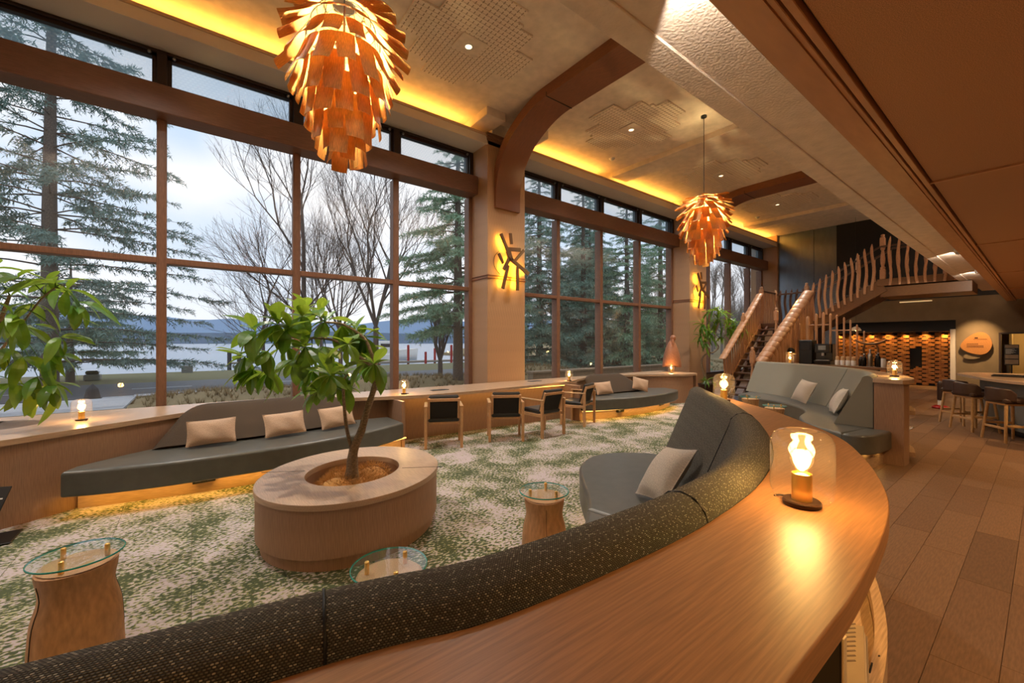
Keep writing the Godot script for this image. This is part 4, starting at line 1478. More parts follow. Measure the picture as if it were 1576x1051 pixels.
# ---------------------------------------------------------------- planter with its tree
func planter() -> void:
	var c := Vector3(-3.62, 0, -1.095)
	var t := thing("planter_bench", c, "round oak planter bench with a small leafy tree growing in its middle", "planter")
	var dir := atan2(-0.69, -0.72)
	var xf := Transform3D(Basis(Vector3.UP, -dir), c)
	var sx := 0.79; var sz := 0.695
	var b := MB.new()
	b.lathe(PackedVector2Array([Vector2(0.94, 0.0), Vector2(0.94, 0.095), Vector2(0.94, 0.095), Vector2(0.90, 0.095)]), 64, xf, sx, sz)
	part("plinth", b, M.oak_upright, t)
	b = MB.new()
	b.lathe(PackedVector2Array([Vector2(0.9, 0.10), Vector2(0.985, 0.10), Vector2(0.985, 0.10), Vector2(0.985, 0.425), Vector2(0.985, 0.425), Vector2(0.93, 0.425)]), 64, xf, sx, sz)
	part("side", b, M.oak_upright, t)
	b = MB.new()
	b.lathe(PackedVector2Array([Vector2(0.54, 0.43), Vector2(1.0, 0.43), Vector2(1.0, 0.43), Vector2(1.0, 0.466), Vector2(0.995, 0.47), Vector2(0.995, 0.47), Vector2(0.525, 0.47), Vector2(0.525, 0.47), Vector2(0.52, 0.466), Vector2(0.52, 0.425)]), 72, xf, sx, sz)
	part("seat_ring", b, M.oak_round, t)
	# joints in the ring
	b = MB.new()
	for a in [-1.02, 2.12]:
		var d := Vector3(cos(a), 0, sin(a))
		var h: Vector3 = c + d * 0.40 + Vector3(0, 0.4695, 0); var o: Vector3 = c + d * 0.745 + Vector3(0, 0.4695, 0)
		b.bar(h, o, 0.004, 0.004, Vector3.UP, 0.0)
	part("joint", b, M.black, t)
	b = MB.new()
	b.lathe(PackedVector2Array([Vector2(0.525, 0.43), Vector2(0.525, 0.22), Vector2(0.525, 0.22), Vector2(0.0, 0.22)]), 48, xf, sx, sz)
	part("well", b, M.oak_upright, t)
	# coir balls round the trunk
	var k := 0
	for q in [[0.06, 0.16, 0.19, 0.14], [-0.05, -0.17, 0.17, 0.15], [0.22, -0.02, 0.13, 0.10], [-0.22, 0.05, 0.15, 0.11], [0.05, 0.0, 0.16, 0.12]]:
		var at := c + Vector3(q[0], 0.27, q[1])
		var xs := []
		var tuft := coir_tuft()
		for i in 420:
			var d := Vector3(rng.randfn(), absf(rng.randfn()) * 0.9, rng.randfn()).normalized()
			var p: Vector3 = at + Vector3(d.x * q[2], d.y * q[3] * 1.3, d.z * q[2])
			var y := (d + Vector3(rng.randfn(), rng.randfn(), rng.randfn()) * 0.5).normalized()
			var x := y.cross(Vector3(0.3, 0.2, 0.9)).normalized()
			xs.append(Transform3D(Basis(x, y, x.cross(y)), p))
		var o := thing("coir_ball", at, ["pale coconut fibre ball at the sunny side of the planter trunk", "pale coconut fibre ball on the far side of the planter trunk", "small coconut fibre ball in front of the planter trunk", "coconut fibre ball behind the planter trunk", "coconut fibre ball packed under the planter trunk"][k], "coir", "coconut fibre balls in the planter")
		var bb := MB.new()
		bb.ball(at, Vector3(q[2] * 0.97, q[3] * 1.2, q[2] * 0.97), 14)
		part("core", bb, M.coir, o)
		copies("fibres", tuft, M.coir, xs, o)
		k += 1

func coir_tuft() -> ArrayMesh:
	var b := MB.new()
	var r := RandomNumberGenerator.new()
	r.seed = 4
	for i in 7:
		var a := r.randf() * TAU
		var d := Vector3(cos(a) * 0.6, 1.0, sin(a) * 0.6).normalized()
		var w := Vector3(-sin(a), 0, cos(a)) * 0.0020
		var m := d * 0.03 + Vector3(r.randfn(), 0, r.randfn()) * 0.006
		b.face(-w, w, m, Vector3.UP); b.face(m - w * 0.6, m + w * 0.6, m + d * 0.03 + Vector3(r.randfn(), -0.3, r.randfn()) * 0.008, Vector3.UP)
	return b.mesh()

# ---------------------------------------------------------------- side tables
func side_tables() -> void:
	var labels := ["log side table with an oval glass top near the wall bench and the menu stand", "glass topped log side table half hidden behind the knitted sofa back, before the planter", "log side table with a glass top beside the pale cushion on the near sofa", "small glass topped log side table before the far sofa, nearest the staircase", "small glass topped log side table before the far sofa, nearest its cushions"]
	var spots := [Vector3(-2.94, 0, 0.446), Vector3(-1.90, 0, -0.738), Vector3(-2.19, 0, -1.98), Vector3(-3.55, 0, -8.62), Vector3(-2.80, 0, -7.72)]
	var hs := [0.50, 0.50, 0.50, 0.50, 0.50]
	for k in 5:
		var t := thing("side_table", Vector3.ZERO, labels[k], "side table", "log side tables with glass tops")
		var r := RandomNumberGenerator.new()
		r.seed = 60 + k
		var loops := []
		for i in 13:
			var u := i / 12.0
			var w := 0.150 + 0.022 * (1.0 - u) - 0.022 * exp(-pow((u - 0.74) / 0.17, 2.0))
			var l := []
			for j in 20:
				var a := TAU * j / 20
				var q := w * (1.0 + 0.035 * sin(a * 2 + k) + 0.015 * sin(a * 3 + k * 2.0))
				l.append(Vector3(cos(a) * q, 0.445 * u + (0.012 if i > 0 else 0.0), sin(a) * q))
			loops.append(l)
		var b := MB.new()
		b.loft(loops)
		var lb := part("log_base", b, M.log_wood, t)
		for q in [[3, 1], [9, 4], [14, 2]]:     # drying cracks that follow the grain
			b = MB.new()
			var cr := PackedVector3Array()
			for i in range(q[1], 12): cr.append(loops[i][(q[0] + k * 3) % 20] + Vector3(0.001, 0, 0))
			b.tube(cr, PackedFloat32Array([0.0012, 0.002, 0.0025, 0.002]), 5)
			part("crack", b, M.black, lb)
		b = MB.new()
		b.lathe(PackedVector2Array([Vector2(0.135, 0.458), Vector2(0.14, 0.462), Vector2(0.0, 0.463)]), 24)
		part("log_face", b, M.oak_pale, t)
		b = MB.new()
		b.lathe(PackedVector2Array([Vector2(0.0, 0.505), Vector2(0.173, 0.505)]), 40)
		var gt := part("glass_top", b, M.table_glass, t)
		b = MB.new()
		b.lathe(PackedVector2Array([Vector2(0.171, 0.496), Vector2(0.1755, 0.498), Vector2(0.1755, 0.503), Vector2(0.172, 0.5052)]), 40)
		part("glass_edge", b, M.glass_edge, gt)
		for i in 3:
			var a := TAU * i / 3 + k * 0.8 + 0.4
			b = MB.new()
			b.lathe(PackedVector2Array([Vector2(0.011, 0.46), Vector2(0.011, 0.518), Vector2(0.011, 0.518), Vector2(0.009, 0.521), Vector2(0.0, 0.521)]), 12, Transform3D(Basis.IDENTITY, Vector3(cos(a) * 0.105, 0, sin(a) * 0.105)))
			part("brass_post", b, M.brass, t)
		t.position = spots[k]
		t.rotation.y = k * 1.1

# ---------------------------------------------------------------- desk chairs
func chairs() -> void:
	var t := thing("desk_chair", Vector3.ZERO, "oak armchair with a dark woven back at the desk counter, nearest the planter", "chair", "armchairs at the desk counter")
	# front faces -z; rear legs stand at z = +0.22
	var w := 0.26
	var b: MB
	for s in [-1.0, 1.0]:
		for z in [0.21, -0.25]:
			b = MB.new()
			b.bb(Vector3(s * w - 0.02, 0, z - 0.022), Vector3(s * w + 0.02, 0.60, z + 0.022), 0.004)
			part("leg", b, M.oak_local, t)
		b = MB.new()
		b.bb(Vector3(s * w - 0.024, 0.60, -0.275), Vector3(s * w + 0.024, 0.622, 0.235), 0.006)
		part("armrest", b, M.oak_pale, t)
		b = MB.new()
		b.bb(Vector3(s * w - 0.012, 0.335, -0.23), Vector3(s * w + 0.012, 0.385, 0.19), 0.004)
		part("side_rail", b, M.oak_local, t)
		b = MB.new()
		b.bar(Vector3(s * (w - 0.045), 0.33, 0.10), Vector3(s * (w - 0.045), 0.735, 0.235), 0.038, 0.03, Vector3.RIGHT, 0.004)
		part("back_post", b, M.oak_local, t)
	b = MB.new()
	for q in [[0.36, 0.11, 0.045], [0.71, 0.227, 0.045]]:
		b.bb(Vector3(-w + 0.045, q[0] - q[2] / 2, q[1] - 0.016), Vector3(w - 0.045, q[0] + q[2] / 2, q[1] + 0.016), 0.003)
	b.bb(Vector3(-w, 0.335, -0.26), Vector3(w, 0.375, -0.235), 0.003)
	part("cross_rail", b, M.oak_local, t)
	var lean := Basis(Vector3.RIGHT, atan2(0.135, 0.405))
	b = MB.new()
	b.box(Vector3(0, 0.535, 0.168), Vector3(0.39, 0.31, 0.02), lean, 0.006)
	part("back_panel", b, M.tweed_chair, t)
	b = MB.new()
	b.box(Vector3(0, 0.585, 0.148), Vector3(0.43, 0.40, 0.055), lean, 0.02)
	part("back_pad", b, M.dark_leather, t)
	b = MB.new()
	b.box(Vector3(0, 0.415, -0.055), Vector3(0.47, 0.07, 0.42), Basis(Vector3.RIGHT, 0.04), 0.022)
	part("seat_pad", b, M.dark_leather, t)
	var q := [[Vector2(-5.528, -2.664), Vector2(-5.277, -3.169)], [Vector2(-5.299, -3.662), Vector2(-5.03, -4.10)], [Vector2(-4.975, -4.44), Vector2(-5.01, -5.00)], [Vector2(-5.20, -5.70), Vector2(-5.38, -6.17)]]
	var la := ["", "oak armchair at the desk counter, second from the planter, before the sconce column", "oak armchair at the desk counter, third from the planter, seat glowing in lamp light", "oak armchair at the desk counter turned towards the far wall bench"]
	for k in 4:
		var mid: Vector2 = (q[k][0] + q[k][1]) * 0.5
		var d: Vector2 = (q[k][1] - q[k][0]).normalized()
		var f := Vector2(d.y, -d.x)                      # faces the counter
		var turn := atan2(-f.x, -f.y)
		var c := mid + f * 0.21
		if k == 0:
			t.position = Vector3(c.x, 0.006, c.y); t.rotation.y = turn
		else:
			dup(t, Vector3(c.x, 0.006, c.y), turn, la[k])

# ---------------------------------------------------------------- table lamps
func lamps() -> void:
	var t := thing("table_lamp", Vector3.ZERO, "big clear glass jar lamp on the near counter edge with a glowing filament", "table lamp", "glass jar table lamps")
	var b := MB.new()
	b.lathe(PackedVector2Array([Vector2(0.0, 0.0), Vector2(0.046, 0.0), Vector2(0.046, 0.0), Vector2(0.048, 0.004), Vector2(0.048, 0.012), Vector2(0.045, 0.016), Vector2(0.045, 0.016), Vector2(0.0, 0.016)]), 32)
	part("base_disc", b, M.bronze, t)
	b = MB.new()
	b.lathe(PackedVector2Array([Vector2(0.0255, 0.016), Vector2(0.0255, 0.092), Vector2(0.0255, 0.092), Vector2(0.023, 0.093), Vector2(0.023, 0.093), Vector2(0.023, 0.075), Vector2(0.0, 0.075)]), 28)
	part("socket", b, M.brass, t)
	b = MB.new()
	b.lathe(PackedVector2Array([Vector2(0.030, 0.012), Vector2(0.055, 0.014), Vector2(0.070, 0.022), Vector2(0.077, 0.036), Vector2(0.079, 0.055), Vector2(0.079, 0.17), Vector2(0.077, 0.188), Vector2(0.070, 0.203), Vector2(0.058, 0.213), Vector2(0.044, 0.217), Vector2(0.040, 0.217)]), 40)
	var gj := part("glass_jar", b, M.jar_glass, t)
	b = MB.new()
	for y in [0.2165]:
		b.lathe(PackedVector2Array([Vector2(0.040, y - 0.002), Vector2(0.043, y), Vector2(0.040, y + 0.002), Vector2(0.037, y), Vector2(0.040, y - 0.002)]), 36)
	part("jar_rim", b, M.jar_glass, gj)
	b = MB.new()
	b.lathe(PackedVector2Array([Vector2(0.012, 0.09), Vector2(0.014, 0.10), Vector2(0.026, 0.118), Vector2(0.031, 0.134), Vector2(0.027, 0.152), Vector2(0.015, 0.163), Vector2(0.0, 0.166)]), 24)
	var bu := part("bulb", b, M.bulb_glass, t)
	b = MB.new()
	for i in 5:
		var a := TAU * i / 5
		b.tube(PackedVector3Array([Vector3(cos(a) * 0.004, 0.100, sin(a) * 0.004), Vector3(cos(a) * 0.010, 0.128, sin(a) * 0.010), Vector3(cos(a) * 0.004, 0.152, sin(a) * 0.004)]), PackedFloat32Array([0.0022, 0.0030, 0.0022]), 6)
	b.ball(Vector3(0, 0.126, 0), Vector3(0.008, 0.020, 0.008), 10)
	part("filament", b, M.filament, bu)
	b = MB.new()
	b.tube(curve3([Vector3(-0.044, 0.006, 0.006), Vector3(-0.062, 0.006, 0.012), Vector3(-0.072, 0.004, 0.022), Vector3(-0.070, 0.003, 0.032)], 4), PackedFloat32Array([0.003]), 6)
	part("cord", b, M.black, t)
	# places: counter height, label
	var q := [
		[Vector3(-0.437, 1.08, -1.40), ""],
		[Vector3(-1.60, 1.08, -3.40), "clear glass jar lamp at the far tip of the near sofa counter"],
		[Vector3(-1.29, 1.085, -7.66), "clear glass jar lamp on the rounded end of the far counter"],
		[Vector3(-3.55, 1.085, -10.66), "small glass jar lamp behind the far sofa back by the stair newel"],
		[Vector3(-6.09, 0.75, 0.90), "clear glass jar lamp on the window counter beside the planting hole"],
		[Vector3(-6.15, 0.75, -2.62), "clear glass jar lamp on the window counter between bench and desk chairs"],
		[Vector3(-6.16, 0.75, -6.28), "clear glass jar lamp on the window counter above the last desk chair"],
		[Vector3(-6.16, 0.75, -10.15), "clear glass jar lamp on the window counter in front of the carved figure"],
	]
	for k in q.size():
		if k == 0:
			t.position = q[0][0]; t.rotation.y = -0.6
		else:
			dup(t, q[k][0], -0.6 + k, q[k][1])
		omni(q[k][0] + Vector3(0, 0.126, 0), 0.14, Color(1.0, 0.78, 0.45), 0.035)

# ---------------------------------------------------------------- cushions
func cushion(called: String, w: float, h: float, d: float, at: Vector3, bas: Basis, m: Material, label: String, group: String) -> void:
	# two puffed faces that meet in a seam; the corners stand out a little
	var n := 14
	var t := thing(called, Vector3.ZERO, label, "cushion", group)
	var b := MB.new()
	var loops := []
	var pt := func(i: int, j: int, s: float) -> Vector3:
		var u := float(i) / n * 2 - 1; var v := float(j) / n * 2 - 1
		var x := u * w / 2 * (1.0 - 0.055 * (1.0 - v * v)); var y := v * h / 2 * (1.0 - 0.055 * (1.0 - u * u))
		var e := (1.0 - pow(absf(u), 2.4)) * (1.0 - pow(absf(v), 2.4))
		return Vector3(x, y, s * d / 2 * pow(maxf(0.0, e), 0.55) + 0.006 * sin(u * 5.0 + v * 3.0 + w * 40.0) * e)
	for s in [-1.0, 1.0]:
		var nrm := func(i: int, j: int) -> Vector3:
			var a: Vector3 = pt.call(mini(i + 1, n), j, s) - pt.call(maxi(i - 1, 0), j, s)
			var c: Vector3 = pt.call(i, mini(j + 1, n), s) - pt.call(i, maxi(j - 1, 0), s)
			return a.cross(c).normalized() * s
		for i in n:
			for j in n:
				var A: Vector3 = pt.call(i, j, s); var B: Vector3 = pt.call(i + 1, j, s); var C: Vector3 = pt.call(i + 1, j + 1, s); var D: Vector3 = pt.call(i, j + 1, s)
				b.tri(A, B, C, nrm.call(i, j), nrm.call(i + 1, j), nrm.call(i + 1, j + 1))
				b.tri(A, C, D, nrm.call(i, j), nrm.call(i + 1, j + 1), nrm.call(i, j + 1))
	var cv := part("cover", b, m, t)
	b = MB.new()
	var rim := PackedVector3Array()
	for i in n: rim.append(pt.call(i, 0, 0.0))
	for i in n: rim.append(pt.call(n, i, 0.0))
	for i in n: rim.append(pt.call(n - i, n, 0.0))
	for i in n + 1: rim.append(pt.call(0, n - i, 0.0))
	b.tube(rim, PackedFloat32Array([0.004]), 5)
	part("seam", b, m, cv)
	t.transform = Transform3D(bas, at)

func lean_basis(face: Vector2, back: float, roll := 0.0) -> Basis:
	# local z looks along face in plan and leans up by back
	var yaw := atan2(face.x, face.y)
	return Basis(Vector3.UP, yaw) * Basis(Vector3.RIGHT, -back) * Basis(Vector3.BACK, roll)

func cushions() -> void:
	var g := "beige cushions on the wall benches"
	cushion("cushion", 0.44, 0.27, 0.12, Vector3(-5.56, 0.585, -0.17), lean_basis(Vector2(1, 0.12), 0.42, 0.04), M.cushion_linen, "beige cushion on the bench by the planter, nearest its sloping end", g)
	cushion("cushion", 0.44, 0.27, 0.12, Vector3(-5.58, 0.585, -0.88), lean_basis(Vector2(1, -0.1), 0.42, 0.03), M.cushion_linen, "beige cushion in the middle of the bench by the planter", g)
	cushion("cushion", 0.44, 0.27, 0.12, Vector3(-5.68, 0.585, -1.50), lean_basis(Vector2(1, -0.15), 0.42, 0.05), M.cushion_linen, "beige cushion on the bench behind the planter tree trunks", g)
	cushion("cushion", 0.42, 0.27, 0.12, Vector3(-5.79, 0.585, -6.95), lean_basis(Vector2(1, 0.25), 0.40, 0.05), M.cushion_linen, "beige cushion on the far wall bench beside the last desk chair", g)
	cushion("cushion", 0.40, 0.29, 0.12, Vector3(-5.70, 0.60, -8.12), lean_basis(Vector2(0.95, 0.35), 0.35, -0.28), M.cushion_linen, "tilted beige cushion at the far end of the far wall bench", g)
	var h := "pale cushions on the curved sofas"
	cushion("cushion", 0.42, 0.42, 0.15, Vector3(-1.64, 0.64, -2.62), lean_basis(Vector2(-0.62, 0.78), 0.68, 0.25), M.cushion_pale, "pale grey and cream cushion leaning on the near sofa back", h)
	cushion("cushion", 0.44, 0.42, 0.15, Vector3(-2.78, 0.65, -9.02), lean_basis(Vector2(-0.62, 0.78), 0.45, -0.10), M.cushion_pale, "pale cushion in the middle of the far sofa", h)
	cushion("cushion", 0.42, 0.42, 0.16, Vector3(-2.02, 0.64, -8.08), lean_basis(Vector2(-0.93, 0.36), 0.45, 0.06), M.cushion_pale, "pale cushion beside the end of the far sofa back", h)

# ---------------------------------------------------------------- chandeliers of wood veneer scales
func scale_mesh(w: float, l: float, seed_: int) -> ArrayMesh:
	# a thin strip of veneer hanging down from its upper edge, a little bowed and curled
	var b := MB.new()
	var r := RandomNumberGenerator.new()
	r.seed = seed_
	var curl := r.randf_range(0.01, 0.05)
	var skew := r.randf_range(-0.012, 0.012)
	var loops := []
	for i in 7:
		var u := i / 6.0
		var loop := []
		for s in [1.0, -1.0]:
			for jj in 5:
				var j: int = jj if s > 0.0 else 4 - jj
				var x := (j / 4.0 - 0.5) * w * (1.0 - 0.10 * u)
				var z: float = -pow(absf(j / 2.0 - 1.0), 2.0) * 0.012 + curl * u * u + s * 0.0012
				loop.append(Vector3(x + skew * u, -l * u, z))
		loops.append(loop)
	b.loft(loops)
	return b.mesh()

func chandeliers() -> void:
	var spots := [Vector3(-3.69, 0, -1.03), Vector3(-4.13, 0, -7.97)]
	var la := ["large cone shaped lamp of orange wood veneer scales hanging nearest, over the planter side", "large cone shaped lamp of orange veneer scales hanging farther off on a long cord"]
	var kinds := []
	for k in 6: kinds.append(scale_mesh([0.145, 0.155, 0.135][k % 3], [0.33, 0.36, 0.30][k % 3], 40 + k))
	for q in 2:
		var c: Vector3 = spots[q]
		var top := 4.44
		var t := thing("chandelier", Vector3(c.x, top, c.z), la[q], "chandelier", "veneer scale lamps hanging from the high ceiling")
		var b := MB.new()
		b.tube(PackedVector3Array([Vector3(c.x, 6.0, c.z), Vector3(c.x, 5.2, c.z), Vector3(c.x, top - 0.05, c.z)]), PackedFloat32Array([0.006]), 6)
		part("cord", b, M.black, t)
		b = MB.new()
		b.lathe(PackedVector2Array([Vector2(0, -0.035), Vector2(0.05, -0.035), Vector2(0.055, -0.03), Vector2(0.055, 0.0)]), 20, Transform3D(Basis.IDENTITY, Vector3(c.x, 6.02, c.z)))
		part("ceiling_cup", b, M.black, t)
		# tiers: drop, radius, flare from the vertical, pieces
		var tiers := [[0.0, 0.10, 76.0, 6], [0.04, 0.17, 66.0, 8], [0.10, 0.225, 56.0, 10], [0.18, 0.27, 46.0, 12], [0.30, 0.305, 30.0, 13], [0.44, 0.32, 16.0, 14], [0.58, 0.315, 7.0, 13], [0.72, 0.285, 1.0, 12], [0.86, 0.24, -2.0, 10], [0.97, 0.175, -3.0, 7], [1.05, 0.105, -2.0, 4]]
		var cage := MB.new()
		var rr := RandomNumberGenerator.new()
		rr.seed = 90 + q
		var pts := PackedVector3Array()
		for r in tiers:
			var y: float = top - r[0]
			var ring := PackedVector3Array()
			for k in 33: ring.append(Vector3(c.x + cos(TAU * k / 32) * (r[1] - 0.012), y, c.z + sin(TAU * k / 32) * (r[1] - 0.012)))
			cage.tube(ring, PackedFloat32Array([0.004]), 4, false)
		for k in 8:
			var a := TAU * k / 8
			var rib := PackedVector3Array()
			for r in tiers: rib.append(Vector3(c.x + cos(a) * (r[1] - 0.012), top - r[0], c.z + sin(a) * (r[1] - 0.012)))
			cage.tube(rib, PackedFloat32Array([0.003]), 4, false)
		part("wire_cage", cage, M.black, t)
		for i in tiers.size():
			var r: Array = tiers[i]
			for k in r[3]:
				var a: float = TAU * (k + (0.5 if i % 2 else 0.0)) / r[3] + rr.randf_range(-0.04, 0.04)
				var o := part("veneer_scale", kinds[rr.randi() % 6], [M.veneer_a, M.veneer_b, M.veneer_c][rr.randi() % 3], t)
				var yaw := PI / 2 - a
				var fl: float = deg_to_rad(r[2] + rr.randf_range(-4, 4))
				o.transform = Transform3D(Basis(Vector3.UP, yaw) * Basis(Vector3.RIGHT, -fl) * Basis(Vector3.BACK, rr.randf_range(-0.05, 0.05)), Vector3(cos(a) * r[1], -r[0], sin(a) * r[1]))
		# candle bulbs on short arms
		var arms := MB.new()
		arms.tube(PackedVector3Array([Vector3(c.x, top, c.z), Vector3(c.x, top - 0.98, c.z)]), PackedFloat32Array([0.01]), 8)
		var n := 0
		for h in [0.32, 0.60, 0.86]:
			for k in (2 if h > 0.8 else 3):
				var a: float = TAU * k / (2.0 if h > 0.8 else 3.0) + h * 3.0
				var rad := 0.10 if h < 0.8 else 0.07
				var e := Vector3(c.x + cos(a) * rad, top - h - 0.06, c.z + sin(a) * rad)
				arms.tube(PackedVector3Array([Vector3(c.x, top - h - 0.08, c.z), e + Vector3(0, -0.02, 0), e]), PackedFloat32Array([0.006]), 6)
				b = MB.new()
				b.lathe(PackedVector2Array([Vector2(0.006, 0.0), Vector2(0.015, 0.02), Vector2(0.016, 0.035), Vector2(0.008, 0.06), Vector2(0.0, 0.078)]), 12, Transform3D(Basis.IDENTITY, e))
				part("bulb", b, M.candle_bulb, t)
				if n % 2 == 0: omni(e + Vector3(0, 0.03, 0), 1.2, Color(1.0, 0.89, 0.64), 0.02)
				n += 1
		part("bulb_arms", arms, M.bronze, t)

# ---------------------------------------------------------------- twig sconces on the columns
func sconces() -> void:
	var sticks := [[0.239, 3.759, 0.051, 3.416, 0.071], [-0.026, 3.817, -0.059, 3.592, 0.071], [0.051, 3.47, -0.276, 3.498, 0.080], [-0.393, 3.514, -0.163, 3.274, 0.064], [0.051, 3.431, -0.026, 3.242, 0.115], [0.012, 3.298, 0.174, 3.036, 0.078], [0.267, 3.364, 0.151, 3.167, 0.064], [-0.017, 3.271, -0.495, 3.013, 0.086], [-0.192, 3.138, -0.192, 2.641, 0.071], [0.056, 3.14, 0.192, 2.649, 0.071]]
	var la := ["twig shaped wooden wall lamp glowing yellow on the column behind the desk chairs", "twig shaped wooden wall lamp glowing yellow on the column by the far potted plant"]
	var q := 0
	for zc in [-5.175, -12.88]:
		var t := thing("wall_lamp", Vector3(-6.80, 3.2, zc), la[q], "wall lamp", "twig wall lamps on the columns")
		q += 1
		for k in sticks.size():
			var s: Array = sticks[k]
			var b := MB.new()
			var dx := -0.035 if k in [3, 6, 1] else 0.0
			b.bar(Vector3(-6.755 + dx, s[1], zc + s[0]), Vector3(-6.755 + dx, s[3], zc + s[2]), s[4], 0.028, Vector3.RIGHT, 0.004)
			part("stick", b, M.stringer_wood, t)
			var d := Vector3(0, s[3] - s[1], s[2] - s[0])
			var a0 := Vector3(-6.774 + dx, s[1], zc + s[0]) + d * 0.15; var a1 := Vector3(-6.774 + dx, s[1], zc + s[0]) + d * 0.85
			b = MB.new()
			b.bar(a0, a1, 0.02, 0.004, Vector3.RIGHT, 0.0)
			part("light_strip", b, M.led_warm, t)
			if k in [0, 5, 7, 8, 9]:
				strip(a0 + Vector3(-0.004, 0, 0), a1 + Vector3(-0.004, 0, 0), 0.02, Vector3.LEFT, 0.28, Color(1.0, 0.76, 0.20))
		var cb := MB.new()
		var l := []
		for p in [[3.42, 0.215], [3.31, 0.315], [3.17, 0.335], [3.05, 0.285], [2.95, 0.175]]: l.append(Vector3(-6.862, p[0], zc + p[1]))
		cb.tube(curve3(l, 5), PackedFloat32Array([0.005]), 5)
		part("cord", cb, M.black, t)

# ---------------------------------------------------------------- staircase
func wavy(b: MB, a: Vector3, h: float, w: float, th: float, along: Vector3, ph: float, pointed := true) -> void:
	# an upright slat that snakes a little, its head rounded
	var side := along.normalized()
	var out := Vector3.UP.cross(side)
	var loops := []
	for i in 13:
		var u := i / 12.0
		var ww := w
		if pointed and u > 0.85: ww = w * sqrt(maxf(0.04, 1.0 - pow((u - 0.85) / 0.155, 2.0)))
		var c := a + Vector3.UP * (h * u) + side * (sin(u * 7.0 + ph) * 0.022)
		var tt := th * (0.8 + 0.2 * sin(u * 5.0 + ph * 2.0))
		var l := []
		for k in 8:
			var an := TAU * k / 8 + 0.39
			l.append(c + side * (cos(an) * ww * 0.54) + out * (sin(an) * tt * 0.54))
		loops.append(l)
	b.loft(loops)

func newel(b: MB, at: Vector3, h: float, w := 0.10) -> void:
	var y0 := at.y
	b.bb(at + Vector3(-w / 2, 0, -w / 2), at + Vector3(w / 2, h * 0.22, w / 2), 0.006)
	var pr := PackedVector2Array()
	for p in [[0.40, 0.22], [0.50, 0.26], [0.28, 0.29], [0.42, 0.36], [0.46, 0.45], [0.34, 0.58], [0.26, 0.64], [0.46, 0.67], [0.40, 0.70]]: pr.append(Vector2(p[0] * w, h * p[1]))
	b.lathe(pr, 12, Transform3D(Basis.IDENTITY, at))
	b.bb(at + Vector3(-w / 2, h * 0.70, -w / 2), at + Vector3(w / 2, h * 0.92, w / 2), 0.012)
	b.lathe(PackedVector2Array([Vector2(w * 0.35, h * 0.92), Vector2(w * 0.5, h * 0.935), Vector2(w * 0.25, h * 0.945), Vector2(w * 0.40, h * 0.97), Vector2(w * 0.32, h * 0.99), Vector2(0, h)]), 12, Transform3D(Basis.IDENTITY, at))

